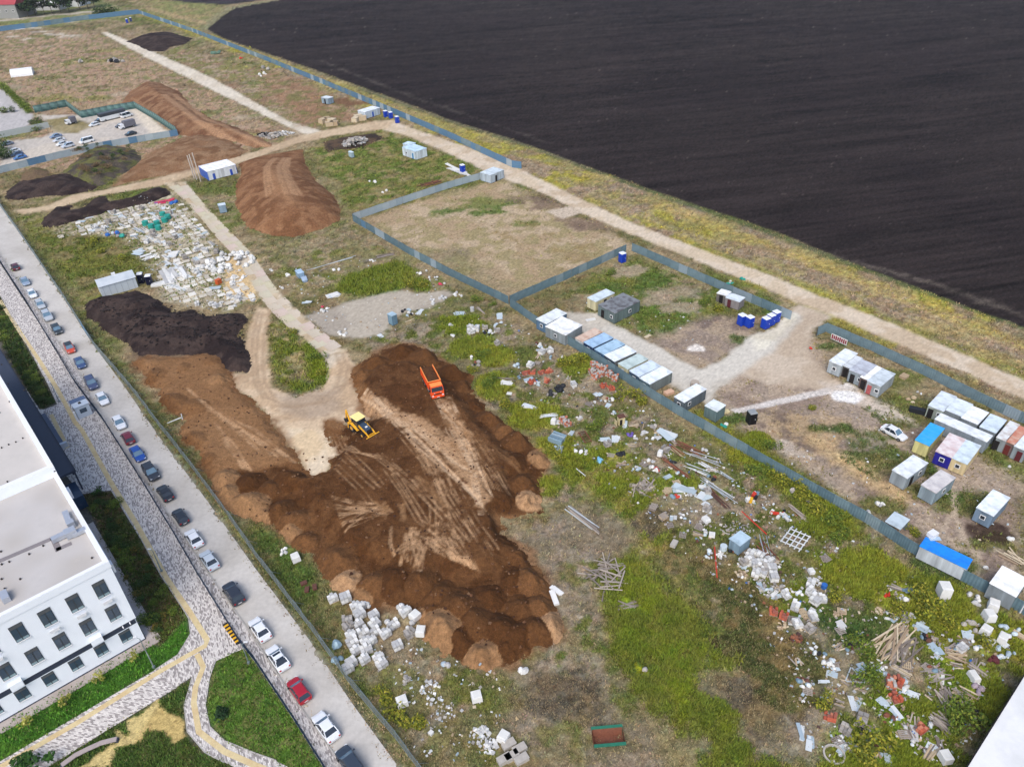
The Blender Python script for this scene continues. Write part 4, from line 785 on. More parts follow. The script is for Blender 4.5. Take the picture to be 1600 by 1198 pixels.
for k, (a, c, ang, L) in enumerate(along(WF, 2.5)):
    for nm, me in (('mesh_panel', me1), ('rail', me2)):
        o = link(nm, me, t); o.location = (a[0] - t.location.x, a[1] - t.location.y, 0); o.rotation_euler = (rnd.uniform(-.03, .03), 0, ang); o.scale = (L, 1, 1)
    o = link('post', po, t); o.location = (a[0] - t.location.x, a[1] - t.location.y, 0); o.rotation_euler = (0, 0, ang)
    if k % 3 == 0: o = link('brace', brc, t); o.location = (a[0] - t.location.x, a[1] - t.location.y, 0); o.rotation_euler = (0, 0, ang + math.pi)
    if 50 < k < 54:
        o = link('sheet_panel', corr_panel('sheet_panel', 1.9, M_FENB), t); o.location = (a[0] - t.location.x, a[1] - t.location.y, .02); o.rotation_euler = (0, 0, ang); o.scale = (L, 1, 1)

# the white building ------------------------------------------------------
B0 = P(229, 998); _b1 = P(0, 1130); BU = (_b1 - B0) / np.linalg.norm(_b1 - B0); BW = np.array((BU[1], -BU[0]))
if BW[1] < 0: BW = -BW
ang_b = math.atan2(BU[1], BU[0])
bld = empty('white_building', B0[0], B0[1], 0, 0); tag(bld, 'long white three-storey building with flat grey roofs and paired windows', 'building')
def bw(s, t, z): return (BU[0] * s + BW[0] * t, BU[1] * s + BW[1] * t, z)
M_WALL = mat('white_render', C(236, 242, 250, k=1.0), .8, var=.025, scale=.6); M_PAR = mat('white_coping', C(244, 246, 250), .6, var=.02)
M_ROOF = mat('grey_roof_felt', C(202, 198, 195), .9, var=.05, scale=.6, col2=C(190, 184, 178), scale2=.15); M_ROOF2 = mat('cream_roof_felt', C(206, 201, 195), .9, var=.05, scale=.5, col2=C(214, 208, 202), scale2=.1)
M_DARK = mat('dark_slate_trim', C(58, 66, 84), .6, var=.08); M_GLASS = mat('window_glass', C(68, 86, 104), .15, .0, var=.25, scale=.4, spec=.6); M_FRAME = mat('window_frame_dark', C(60, 66, 72), .5)
M_BLIND = mat('window_head_panel', C(92, 96, 100), .6); M_STAIN = mat('roof_strip', C(140, 134, 136), .9)
def bprism(b, s0, s1, t0, t1, z0, z1, m, mtop=None): b.prism([bw(s0, t0, 0)[:2], bw(s1, t0, 0)[:2], bw(s1, t1, 0)[:2], bw(s0, t1, 0)[:2]], z0, z1, m, mtop)
D1, D2, SL = 22.4, 70, 40
b = MB(); bprism(b, 0, SL, 0, D1 + .3, 4.5, 14.75, M_WALL); bprism(b, .12, SL, .12, D1, .15, 4.5, M_WALL); bprism(b, .05, SL, D1 + .32, D2, .15, 15.8, M_WALL); b.build('wall', bld)
b = MB(); bprism(b, .2, SL, -.0 + .06, .1, 3.6, 4.48, M_DARK); bprism(b, .02, SL, .03, .11, 0, .16, M_DARK); b.build('dark_band', bld)
b = MB(); bprism(b, .5, SL, .5, D1, 14.76, 14.8, M_ROOF); rf = b.build('roof', bld)
b = MB(); bprism(b, .5, SL, D1 + .8, D2, 15.81, 15.9, M_ROOF2); rf2 = b.build('roof', bld)
for (s0, s1, t0, t1, z0, z1) in ((-.08, SL, -.08, .5, 14.3, 15.35), (-.08, .5, .5, D1, 14.3, 15.36), (-.1, SL, D1, D1 + .8, 14.81, 16.5), (-.1, .55, D1 + .8, D2, 14.3, 16.52)):
    b = MB(); bprism(b, s0, s1, t0, t1, z0, z1, M_WALL, M_PAR); b.build('parapet', bld)
# roof fittings
M_VENT = mat('vent_dark', C(66, 62, 60), .7)
for (px, py) in ((32, 905), (46, 866), (68, 853), (15, 878), (2, 862), (3, 882), (3, 905), (8, 920), (144, 872)):
    x, y = P(px, py, 14.8); b = MB(); b.bar((x - B0[0], y - B0[1], 14.78), (x - B0[0], y - B0[1], 15.0), .12, M_VENT, 8); b.build('roof_vent', rf)
for k in range(22):
    px, py = 52 + k * 1.7 + rnd.uniform(-1, 1), 668 + k * 3.3 + rnd.uniform(-1, 1); x, y = P(px - 3, py, 15.9); b = MB(); b.box((x - B0[0], y - B0[1], 15.95), (.22, .18, .1), M_VENT); b.build('roof_clip', rf2)
for (px, py) in ((36, 685), (25, 691), (14, 695), (3, 700), (0, 645), (38, 610), (15, 628), (12, 753), (13, 600), (3, 570)):
    x, y = P(px, py, 15.9); b = MB(); b.bar((x - B0[0], y - B0[1], 15.88), (x - B0[0], y - B0[1], 16.1), .1, M_VENT, 8); b.build('roof_vent', rf2)
def rstrip(px, w):
    p = PP(px, 14.8)
    for a, c in zip(p[:-1], p[1:]):
        d = c - a; L = np.linalg.norm(d); b = MB(); b.box(((a[0] + c[0]) / 2 - B0[0], (a[1] + c[1]) / 2 - B0[1], 14.815), (L + w * .9, w, .03), M_STAIN, rz=math.atan2(d[1], d[0])); b.build('roof_walkway', rf)
rstrip([(0, 876), (84, 840)], .7); rstrip([(84, 842), (91, 858)], .72); rstrip([(92, 857), (108, 850)], .68)
M_DUCT = mat('duct_steel', C(206, 212, 222), .4, .5, var=.06)
def duct(px, py, L, w, h, rz, z0=14.8):
    x, y = P(px, py, z0); b = MB(); b.box((x - B0[0], y - B0[1], z0 + h / 2 + .12), (L, w, h), M_DUCT, rz=rz); b.box((x - B0[0], y - B0[1], z0 + .06), (L * .8, w * .5, .12), M_VENT, rz=rz); b.build('air_duct', rf)
duct(97, 841, 2.2, .8, .6, ang_b); duct(113, 837, 1.3, 1.1, 1.0, ang_b); duct(125, 834, 1.6, .7, .5, ang_b); duct(107, 812, 2.6, .7, .6, ang_b + 1.5); duct(113, 823, .9, .8, .9, ang_b)
b = MB(); x, y = P(10, 935, 14.8); b.box((x - B0[0], y - B0[1], 15.2), (.8, 1.6, .8), M_DUCT, rz=ang_b); b.build('roof_hatch', rf)
# windows: frame, two panes, head panel, sill
def window(s, z0, z1, w=1.45, tt=-.02, basket=True):
    wn = MB(); bprism(wn, s, s + w, tt - .03, tt + .06, z0, z1, M_FRAME); o = wn.build('window', bld)
    hz = z1 - .22 * (z1 - z0)
    for k in (0, 1):
        p = MB(); bprism(p, s + .06 + k * (w / 2), s + w / 2 - .05 + k * (w / 2 - .01), tt - .05, tt - .035, z0 + .5, hz, M_GLASS); p.build('pane', o)
        p = MB(); bprism(p, s + .06 + k * (w / 2), s + w / 2 - .05 + k * (w / 2 - .01), tt - .05, tt - .035, z0 + .06, z0 + .42, mat('window_glass_low', C(150, 176, 186), .2, var=.2, scale=.7, spec=.6)); p.build('pane', o)
    p = MB(); bprism(p, s + .03, s + w - .03, tt - .05, tt - .035, hz + .06, z1 - .04, M_BLIND); p.build('head_panel', o)
    p = MB(); bprism(p, s - .05, s + w + .05, tt - .14, tt - .032, z0 - .08, z0 - .005, M_PAR); p.build('sill', o)
for k in range(11):
    s = 1.28 + 3.12 * k
    window(s, 10.45, 13.15); window(s, 5.95, 8.5)
    window(s - .03, 1.4, 3.4, 1.4, .1)
    if k % 2 == 0 or k == 1:
        p = MB(); bprism(p, s + .2, s + 1.25, -.5, -.02, 9.5, 9.56, M_PAR); bprism(p, s + .2, s + 1.25, -.5, -.46, 9.57, 10.0, M_PAR); p.build('unit_basket', bld)
    if k in (1, 4, 7): p = MB(); bprism(p, s - .1, s + 1.3, -.55, -.02, 4.2, 5.2, M_WALL); p.build('unit_basket', bld)
for s in (.9, 1.8):
    x, y, _ = bw(s, -.25, 0); p = MB(); p.box((x, y, 4.35), (.12, .35, .2), M_PAR, rz=ang_b); p.build('wall_lamp', bld)
# apron, canopy, platform along the side
b = MB(); pl = [bw(-1.5, -1.6, 0), bw(SL, -1.6, 0), bw(SL, -.02, 0), bw(-.02, -.02, 0), bw(-.02, D1 + 6, 0), bw(-1.7, D1 + 6, 0)]
b.prism([p[:2] for p in pl], -.03, .08, mat('apron_concrete', C(186, 176, 170), .85, var=.06, col2=C(174, 162, 154))); b.build('apron', bld)
b = MB()
def bcoord(px, py, z):
    d = P(px, py, z) - B0; return float(d @ BU), float(d @ BW)
s1, t1 = bcoord(50, 617, 4.6); s2, t2 = bcoord(113, 736, 4.6); so = (s1 + s2) / 2
bprism(b, so, -.03, t2, t1 + 30, 4.2, 4.6, M_DARK); cn = b.build('canopy', bld)
b = MB(); bprism(b, so - .03, so + .1, t2, t1 + 30, 4.61, 4.72, mat('canopy_trim', C(34, 42, 60), .5)); b.build('fascia', cn)
for tt in np.arange(t2 + .5, t1, 5.0): b = MB(); bprism(b, so + .1, so + .35, tt, tt + .25, .1, 4.19, M_DARK); b.build('column', cn)
b = MB(); bprism(b, so * .75, -.04, t2 - 4.5, t2 - .05, .1, 2.6, mat('blue_glazing', C(38, 62, 88), .25, var=.1, spec=.5)); b.build('glazed_lobby', bld)
s3, t3 = bcoord(70, 645, .5); s4, t4 = bcoord(98, 695, .5); b = MB(); bprism(b, (s3 + s4) / 2 - .2, -.05, t4, t3, .0, .5, mat('platform_slab', C(96, 108, 130), .7)); b.build('platform', bld)
b = MB(); bprism(b, (s3 + s4) / 2 - .6, (s3 + s4) / 2 + .9, t4 - .6, t4 - .02, .1, 1.1, M_DUCT); b.build('entrance_stand', bld)
# downpipes / corner trims
p = MB(); bprism(p, -.35, -.09, .4, 1.4, 12.8, 14.2, M_PAR); p.build('corner_unit', bld)
p = MB(); bprism(p, -.22, -.12, 1.6, 9, 13.6, 13.8, M_DUCT); p.build('wall_duct', bld)
p = MB(); bprism(p, -.45, -.1, D1 - 4.6, D1 - 3.2, 13.4, 14.6, M_PAR); p.build('corner_unit', bld)
# gatehouse
gx, gy = P(131, 646); g = empty('gatehouse', gx, gy, .09, 0); d = P(163, 660) - P(118, 600); ga = math.atan2(d[1], d[0]); g.rotation_euler = (0, 0, ga)
tag(g, 'small pale gatehouse with half slate roof beside the blue railing', 'booth')
M_GH = mat('booth_panel', C(206, 218, 232), .6, var=.04); M_SL = mat('slate_roof', C(92, 112, 146), .6, var=.08)
b = MB(); b.box((0, 0, 1.25), (3.0, 2.5, 2.5), M_GH); b.build('wall', g)
b = MB(); b.box((-.95, 0, 2.62), (1.3, 2.8, .22), M_SL); b.build('roof', g); b = MB(); b.box((.65, 0, 2.58), (1.88, 2.7, .12), M_GH); r_ = b.build('roof', g)
b = MB(); b.box((.5, 0, 2.75), (.45, .45, .2), M_VENT); b.build('roof_vent', r_)
b = MB(); b.box((1.51, 0, 1.5), (.04, 1.2, .9), M_GLASS); b.build('window', g); b = MB(); b.box((0, -1.27, 1.1), (.9, .05, 2.0), M_FRAME); b.build('door', g)
b = MB(); b.box((1.6, -1.6, 1.0), (.35, .35, 2.0), M_WHT); tag(b.build('gate_post'), None); bpy.data.objects['gate_post'].parent = g
# lamp posts
def lamp(px, py, h, label, arm=(0.6, 0.0)):
    x, y = P(px, py); t = empty('street_lamp', x, y); tag(t, label, 'street lamp', 'street lamps by the building')
    b = MB(); b.bar((0, 0, 0), (0, 0, h), .09, M_GALV, 8, .05); b.build('pole', t); b = MB(); b.bar((0, 0, h), (arm[0], arm[1], h + .15), .04, M_GALV, 6); b.build('arm', t)
    b = MB(); b.box((arm[0], arm[1], h + .17), (.5, .2, .09), M_WHT); b.build('lamp_head', t); b = MB(); b.box((0, 0, .2), (.3, .3, .4), M_GALV); b.build('base', t)
lamp(241, 1043, 6.0, 'grey lamp post on the lawn at the building corner', (-.6, .2)); lamp(389, 1036, 4.0, 'grey lamp post on the lawn beside the blue railing', (.5, .2)); lamp(253, 893, 4.5, 'slim grey lamp post at the planting bed edge', (-.5, .2)); lamp(93, 628, 4.5, 'slim grey lamp post by the upper planting bed', (-.5, .2))
# curved bench
pts = PP([(98, 1198), (120, 1182), (140, 1172), (160, 1163), (184, 1157)]); t = empty('curved_bench', *pts[2]); tag(t, 'long curved pale bench on the yellow paving', 'bench')
M_BEN = mat('bench_concrete', C(176, 164, 162), .8, var=.08)
rr_, ll_ = [], []
for i in range(len(pts)):
    tn = pts[min(i + 1, 4)] - pts[max(i - 1, 0)]; tn /= np.linalg.norm(tn); nn = np.array((-tn[1], tn[0])) * .3; ll_.append(tuple(pts[i] + nn - pts[2])); rr_.append(tuple(pts[i] - nn - pts[2]))
b = MB(); b.prism(ll_ + rr_[::-1], .36, .48, M_BEN); b.build('seat', t)
for i in (0, 2, 4): b = MB(); b.box((pts[i][0] - pts[2][0], pts[i][1] - pts[2][1], .18), (.3, .5, .36), M_DARK); b.build('leg', t)
# striped barrier by the railing
x0, x1 = P(352, 975), P(374, 1006); d = x1 - x0; t = empty('striped_barrier', *x0); tag(t, 'yellow and black striped barrier lying along the blue railing', 'barrier')
M_YEL = mat('barrier_yellow', C(238, 182, 44), .6); M_BLACK = mat('black_rubber', C(38, 38, 40), .7)
for k in range(13):
    p = d * ((k + .5) / 13); b = MB(); b.box((p[0], p[1], .17), (np.linalg.norm(d) / 13 * .98, .7, .16), M_YEL if k % 2 else M_BLACK, rz=math.atan2(d[1], d[0])); b.build('stripe', t)
# ------------------------------------------------------------------ vehicles
M_TYRE = mat('tyre_rubber', C(34, 34, 36), .85); M_RIM = mat('wheel_rim', C(150, 154, 158), .35, .6); M_CGL = mat('car_glass', C(44, 54, 66), .08, var=.05, spec=.7); M_CGL2 = mat('car_glass_painted_sky', C(104, 134, 156), .1, var=.12, scale=1, spec=.7)  # paler windscreen glass has the sky's reflection put into its colour
M_RED = mat('tail_lamp', C(190, 30, 34), .3); M_LAMP = mat('head_lamp', C(226, 232, 238), .2, spec=.6); M_PLATE = mat('number_plate', C(236, 236, 236), .5); M_UND = mat('underbody', C(26, 26, 28), .8)
def wheel_mesh(r, w):
    b = MB(); n = 14
    b.bar((0, -w / 2, 0), (0, w / 2, 0), r, M_TYRE, n); b.bar((0, -w / 2 - .012, 0), (0, w / 2 + .012, 0), r * .62, M_RIM, n); return b.mesh('wheel')
WHEEL = {}
def wheels(t, xs, y, r, w):
    me = WHEEL.setdefault((r, w), wheel_mesh(r, w))
    for x in xs:
        for s in (-1, 1): o = link('wheel', me, t); o.location = (x, s * y, r)
CT = {'sedan': dict(L=4.5, W=.88, belt=.9, H=1.45, cab=(-1.75, 1.05), top=(-1.05, .25), bon=.86, boot=.98), 'hatch': dict(L=4.1, W=.86, belt=.95, H=1.5, cab=(-1.95, 1.0), top=(-1.55, .2), bon=.9, boot=1.0), 'suv': dict(L=4.6, W=.94, belt=1.08, H=1.72, cab=(-2.1, 1.1), top=(-1.75, .3), bon=1.04, boot=1.1), 'van': dict(L=5.2, W=.98, belt=1.15, H=2.1, cab=(-2.5, 1.8), top=(-2.45, 1.0), bon=1.1, boot=1.2)}
def car(px, py, kind, col, head, label, group, z=0, dirpx=None, sky=True, cat='car', roofcol=None):
    c = CT[kind]; x, y = P(px, py, .55); dv = (P(px + dirpx[0], py + dirpx[1], .55) - P(px, py, .55)); a = math.atan2(dv[1], dv[0]) + (math.pi if head == 'r' else 0)
    t = empty('parked_car', x, y, z, a); tag(t, label, cat, group)
    paint = mat('car_paint_%d_%d_%d' % col, C(*col, k=.9), .28, .15, var=.02, spec=.6)
    L, W = c['L'] / 2, c['W']
    sta = [(-L, .80, .42, .74), (-L + .12, .95, .28, c['boot'] - .06), (-L * .72, 1, .24, c['boot']), (-L * .3, 1, .22, c['belt']), (L * .25, 1, .22, c['belt']), (L * .48, .99, .22, c['bon']), (L * .8, .95, .24, c['bon'] - .1), (L - .1, .86, .28, c['bon'] - .24), (L, .68, .40, c['bon'] - .36)]
    rings = []
    for (sx, f, zb, zt) in sta:
        w = W * f; rings.append([(sx, -w * .9, zb), (sx, -w, zb + .12), (sx, -w, zb + (zt - zb) * .62), (sx, -w * .95, zt - .06), (sx, -w * .78, zt), (sx, w * .78, zt), (sx, w * .95, zt - .06), (sx, w, zb + (zt - zb) * .62), (sx, w, zb + .12), (sx, w * .9, zb)])
    b = MB(); b.loft(rings, paint); b.build('body', t, smooth=False)
    x0, x1 = c['cab']; r0, r1 = c['top']; zb, zt = c['belt'] - .04, c['H']; wb, wt = W * .93, W * .74
    lo = [(x0, -wb, zb), (x1, -wb, zb), (x1, wb, zb), (x0, wb, zb)]; hi = [(r0, -wt, zt - .05), (r1, -wt, zt - .05), (r1, wt, zt - .05), (r0, wt, zt - .05)]
    b = MB(); b.add([(r0 - .05, -wt * .97, zt - .05), (r1 + .08, -wt * .97, zt - .05), (r1 + .08, wt * .97, zt - .05), (r0 - .05, wt * .97, zt - .05), (r0 + .15, -wt * .8, zt), (r1 - .12, -wt * .8, zt), (r1 - .12, wt * .8, zt), (r0 + .15, wt * .8, zt)], [(4, 5, 6, 7), (0, 1, 5, 4), (1, 2, 6, 5), (2, 3, 7, 6), (3, 0, 4, 7)], mat('car_paint_%d_%d_%d' % roofcol, C(*roofcol, k=.9), .28, .15, var=.02, spec=.6) if roofcol else paint); b.build('roof', t)
    g2 = M_CGL2 if sky else M_CGL
    for nm, q, m in (('windscreen', (lo[1], lo[2], hi[2], hi[1]), g2), ('rear_window', (lo[3], lo[0], hi[0], hi[3]), M_CGL), ('side_window', (lo[0], lo[1], hi[1], hi[0]), M_CGL), ('side_window', (lo[2], lo[3], hi[3], hi[2]), M_CGL)):
        b = MB(); b.add(q, [(0, 1, 2, 3)], m); b.build(nm, t)
    b = MB()
    for s in (-1, 1):
        b.bar((x1, s * wb, zb), (r1, s * wt, zt - .03), .045, paint, 4); b.bar((x0, s * wb, zb), (r0, s * wt, zt - .03), .06, paint, 4); mx = (x0 + x1) / 2 - .1; b.bar((mx, s * wb * 1.0, zb), ((r0 + r1) / 2 - .1, s * wt * 1.01, zt - .03), .035, paint, 4)
    b.build('pillars', t)
    for s in (-1, 1):
        b = MB(); b.box((L - .16, s * W * .66, c['bon'] - .3), (.22, .3, .14), M_LAMP); b.build('headlight', t)
        b = MB(); b.box((-L + .06, s * W * .72, .78), (.12, .24, .18), M_RED); b.build('tail_light', t)
        b = MB(); b.box((x1 - .25, s * (W + .09), zb + .1), (.16, .2, .12), paint if s < 0 else M_UND); b.build('wing_mirror', t)
    b = MB(); b.box((-L - .005, 0, .62), (.03, .5, .12), M_PLATE); b.build('number_plate', t)
    wheels(t, (-L * .6, L * .62), W - .1, .32, .2)
    return t
SIL, WHI, BLK_, DBL, RD = (186, 194, 202), (240, 243, 247), (46, 50, 58), (52, 64, 92), (176, 34, 52)
ROW = [(24, 417, 'hatch', (92, 40, 52), 'r', 'dark red hatchback at the far head of the parked row'), (39, 440, 'sedan', (150, 168, 190), 'f', 'blue-silver sedan second from the far end of the row'), (50, 459, 'sedan', WHI, 'f', 'white sedan third from the far end of the row'), (63, 476, 'hatch', SIL, 'f', 'silver hatchback fourth from the far end of the row'), (74, 494, 'suv', SIL, 'f', 'silver crossover just ahead of the small black car'), (89, 515, 'hatch', (58, 66, 72), 'f', 'small black hatchback parked between silver crossover and orange car'), (109, 544, 'hatch', (206, 84, 62), 'f', 'orange-red hatchback with dark roof on the street'), (125, 567, 'sedan', (70, 92, 134), 'f', 'dark blue sedan behind the orange-red hatchback'), (143, 599, 'suv', (76, 88, 122), 'f', 'slate blue crossover parked above the gatehouse'), (160, 623, 'sedan', WHI, 'f', 'white sedan parked level with the gatehouse roof'), (186, 660, 'sedan', WHI, 'f', 'white sedan parked just below the gatehouse'), (200, 684, 'hatch', (122, 42, 58), 'r', 'maroon hatchback behind the white sedan'), (215, 709, 'sedan', (40, 84, 168), 'f', 'bright blue sedan on the street'), (236, 738, 'suv', (56, 62, 72), 'f', 'dark grey estate behind the bright blue sedan'), (258, 770, 'sedan', BLK_, 'r', 'black sedan two places below the bright blue car'), (282, 807, 'hatch', (48, 54, 64), 'r', 'black hatchback with red tail lamps above a white car'), (303, 841, 'sedan', WHI, 'r', 'white sedan below the black hatchback'), (327, 875, 'sedan', (196, 206, 216), 'r', 'silver-white sedan above the black crossover'), (365, 927, 'suv', (52, 58, 70), 'r', 'black crossover beside the striped barrier'), (406, 983, 'sedan', WHI, 'r', 'white sedan below the black crossover'), (434, 1028, 'sedan', WHI, 'r', 'white car with dark roof panels ahead of the red car'), (467, 1078, 'hatch', RD, 'r', 'bright red hatchback near the bottom of the street'), (509, 1135, 'sedan', WHI, 'r', 'white sedan behind the bright red hatchback'), (548, 1192, 'suv', (60, 70, 84), 'r', 'dark crossover cut off at the bottom edge')]
RD_DIR = lambda py: (24, 38) if py < 640 else (25, 36) if py < 900 else (24, 40) if py < 1000 else (26, 42)
for (px, py, k, c, h, lab) in ROW:
    p0, p1 = None, None
    ds = [(q[0] - px) ** 2 + (q[1] - py) ** 2 for q in KERB]; i = min(max(int(np.argmin(ds)), 1), len(KERB) - 2)
    dp = (KERB[i + 1][0] - KERB[i - 1][0], KERB[i + 1][1] - KERB[i - 1][1]); sc_ = 20 / math.hypot(*dp)
    t = car(px, py, k, c, h, lab, 'cars parked along the street', .03, (dp[0] * sc_, dp[1] * sc_), roofcol=(52, 58, 64) if 'dark roof' in lab and 'hatch' in lab else None)
    if 'roof panels' in lab:
        for xx in (-1.0, .0): b = MB(); b.box((xx, 0, 1.452), (.35, 1.0, .02), M_CGL); b.build('roof_panel', t)
car(1397, 676, 'sedan', (240, 242, 246), 'f', 'white sedan parked on the bare cabin yard', None, .02, (22, 12))
PK = [(87, 213, 'sedan', (120, 140, 172), 'blue-grey sedan at the back of the middle parked cluster'), (92, 219, 'sedan', (214, 220, 228), 'pale silver sedan second in the middle car park cluster'), (97, 225, 'sedan', (236, 240, 244), 'white sedan third in the middle car park cluster'), (106, 228, 'suv', (200, 208, 220), 'silver crossover at the front of the middle cluster'), (147, 195, 'hatch', WHI, 'small white car below the coach tail'), (204, 209, 'sedan', (44, 50, 56), 'black sedan in front of the grey box lorry'), (188, 197, 'hatch', (62, 66, 78), 'dark car hidden behind the grey box lorry'), (157, 188, 'suv', (54, 58, 66), 'dark crossover behind the coach'), (11, 225, 'sedan', (122, 134, 152), 'grey sedan alone below the striped hoarding'), (22, 236, 'sedan', (228, 234, 240), 'white sedan at the back of the left cluster'), (26, 241, 'sedan', (62, 84, 120), 'dark blue sedan in the left car park cluster'), (31, 246, 'sedan', (72, 120, 184), 'light blue sedan at the front of the left cluster')]
for (px, py, k, c, lab) in PK: car(px, py, k, c, 'f', lab, 'cars in the far car park', .02, (-20, 5))
car(135, 221, 'van', (244, 247, 250), 'f', 'white panel van in the far car park', 'cars in the far car park', .02, (-20, 5), cat='van')
car(198, 181, 'van', (238, 242, 246), 'r', 'white minibus at the coach nose in the car park', 'cars in the far car park', .02, (-20, 6), cat='van')
def long_vehicle(px, py, L, W, H, body, lower, label, cat, glass=True, boxcol=None):
    x, y = P(px, py); dv = P(px + 20, py - 5) - P(px, py); t = empty('coach' if glass else 'box_lorry', x, y, .02, math.atan2(dv[1], dv[0])); tag(t, label, cat)
    if glass:
        b = MB(); b.box((0, 0, H * .3 + .2), (L, W, H * .45), mat(label[:12], C(*lower), .3, spec=.5)); b.build('body', t)
        b = MB(); b.box((0, 0, H * .7), (L * .985, W * .97, H * .34), M_CGL); b.build('window_band', t); b = MB(); b.box((0, 0, H * .92), (L * .98, W * .96, H * .1), mat('coach_roof', C(64, 70, 80), .4)); b.build('roof', t)
    else:
        b = MB(); b.box((.9, 0, H * .55 + .2), (L - 2.0, W, H * .75), mat('lorry_box', C(*boxcol), .6)); b.build('cargo_box', t)
        b = MB(); b.box((-L / 2 + .9, 0, 1.25), (1.8, W * .9, 1.5), mat('lorry_cab', C(*body), .4), taper=(.85, .9)); b.build('cab', t); b = MB(); b.box((-L / 2 + .12, 0, 1.6), (.2, W * .8, .6), M_CGL); b.build('windscreen', t)
        b = MB(); b.box((0, 0, .5), (L * .9, W * .5, .25), M_UND); b.build('chassis', t)
    wheels(t, (-L * .33, L * .3), W / 2 - .15, .45, .3)
long_vehicle(177, 186, 11, 2.5, 3.3, (0, 0, 0), (232, 236, 240), 'white coach with dark window band in the far car park', 'coach')
long_vehicle(200, 200, 6.5, 2.2, 2.9, (238, 240, 244), (0, 0, 0), 'light lorry with grey box body in the far car park', 'lorry', False, (112, 112, 122))
long_vehicle(112, 194, 4.2, 2.2, 2.8, (230, 234, 240), (0, 0, 0), 'small white lorry with dark back in the far car park', 'lorry', False, (70, 74, 84))

# orange tipper truck -----------------------------------------------------
def dirang(a, b, z=0): d = P(*b, z) - P(*a, z); return math.atan2(d[1], d[0])
M_OR = mat('truck_orange', C(238, 88, 36, k=.9), .45, var=.06, scale=1.2, spec=.4); M_ORL = mat('truck_orange_pale', C(246, 150, 78, k=.9), .5, var=.05)
tx, ty = P(677, 608, 1.9); t = empty('tipper_truck', tx, ty, zat(tx, ty) - .04, dirang((659, 590), (672, 616), 1.9)); tag(t, 'orange tipper truck loaded with brown soil on the spoil', 'truck')
b = MB(); b.box((-.2, 0, .85), (7.4, .9, .28), M_UND); b.build('chassis', t)
cab = MB(); W2 = 1.22
cab.loft([[(2.0, -W2, .75), (2.0, W2, .75), (2.0, W2, 2.55), (2.0, -W2, 2.55)], [(3.55, -W2, .7), (3.55, W2, .7), (3.55, W2, 1.75), (3.55, -W2, 1.75)]], M_OR)
cab.loft([[(2.0, -W2, 2.0), (2.0, W2, 2.0), (2.05, W2 * .95, 2.85), (2.05, -W2 * .95, 2.85)], [(3.5, -W2, 1.7), (3.5, W2, 1.7), (3.2, W2 * .95, 2.8), (3.2, -W2 * .95, 2.8)]], M_OR)
cb = cab.build('cab', t)
b = MB(); b.add([(3.53, -1.1, 1.82), (3.53, 1.1, 1.82), (3.27, 1.05, 2.62), (3.27, -1.05, 2.62)], [(0, 1, 2, 3)], M_CGL); b.build('windscreen', cb)
b = MB(); b.box((2.62, 0, 2.86), (1.2, 2.2, .06), M_ORL); b.build('cab_roof', cb)
for s in (-1, 1):
    b = MB(); b.box((2.75, s * 1.225, 2.15), (.8, .03, .55), M_CGL); b.build('side_window', cb); b = MB(); b.box((3.58, s * .95, .95), (.08, .34, .2), M_LAMP); b.build('headlight', cb); b = MB(); b.box((3.3, s * 1.42, 2.1), (.1, .2, .5), M_UND); b.build('wing_mirror', cb)
    b = MB(); b.box((3.575, s * .6, 1.5), (.04, .18, .12), M_LAMP); b.build('marker_lamp', cb)
b = MB(); b.box((3.62, 0, .68), (.16, 2.4, .3), M_OR); b.build('bumper', t); b = MB(); b.box((3.71, 0, .66), (.02, .55, .13), M_PLATE); b.build('number_plate', t); b = MB(); b.box((3.57, 0, 1.25), (.05, 1.5, .22), M_UND); b.build('grille', cb)
box = MB(); x0, x1 = -3.9, 1.7
box.box(((x0 + x1) / 2, 0, 1.3), (x1 - x0, 2.3, .12), M_OR)
for s in (-1, 1): box.box(((x0 + x1) / 2, s * 1.2, 2.15), (x1 - x0, .08, 1.6), M_OR); box.box(((x0 + x1) / 2, s * 1.21, 2.97), (x1 - x0 + .05, .16, .1), M_ORL)
box.box((x1, 0, 2.2), (.08, 2.4, 1.7), M_OR); box.box((x1 + .03, 0, 3.07), (.18, 2.5, .1), M_ORL); bx_ = box.build('tipper_body', t)
for s in (-1, 1):
    for k in range(7): b = MB(); b.box((x0 + .3 + k * .85, s * 1.27, 2.1), (.1, .08, 1.5), M_OR); b.build('rib', bx_)
b = MB(); b.box((x0, 0, 1.95), (.08, 2.4, 1.2), M_OR); b.build('tailgate', t)
lx, ly = np.meshgrid(np.linspace(x0 + .06, x1 - .06, 22), np.linspace(-1.14, 1.14, 10)); lz = 2.55 + .25 * (1 - (ly / 1.14) ** 2) + .12 * (fbm(lx + 9, ly, .7, 3, 3) - .5); ii = np.arange(220).reshape(10, 22)
me = mesh_np('soil_load', np.stack([lx.ravel(), ly.ravel(), lz.ravel()], 1), np.stack([ii[:-1, :-1], ii[:-1, 1:], ii[1:, 1:], ii[1:, :-1]], -1).reshape(-1, 4), [M_SOIL], np.repeat(np.array([C(92, 62, 40)]), 220, 0)); link('soil_load', me, t)
wheels(t, (2.7, -1.5, -2.85), 1.02, .52, .36)
for s in (-1, 1): b = MB(); b.box((2.7, s * 1.1, 1.14), (1.3, .35, .1), M_OR); b.build('mudguard', t)
b = MB(); b.bar((.6, -1.0, .85), (1.6, -1.0, .85), .28, M_GALV, 10); b.build('fuel_tank', t)

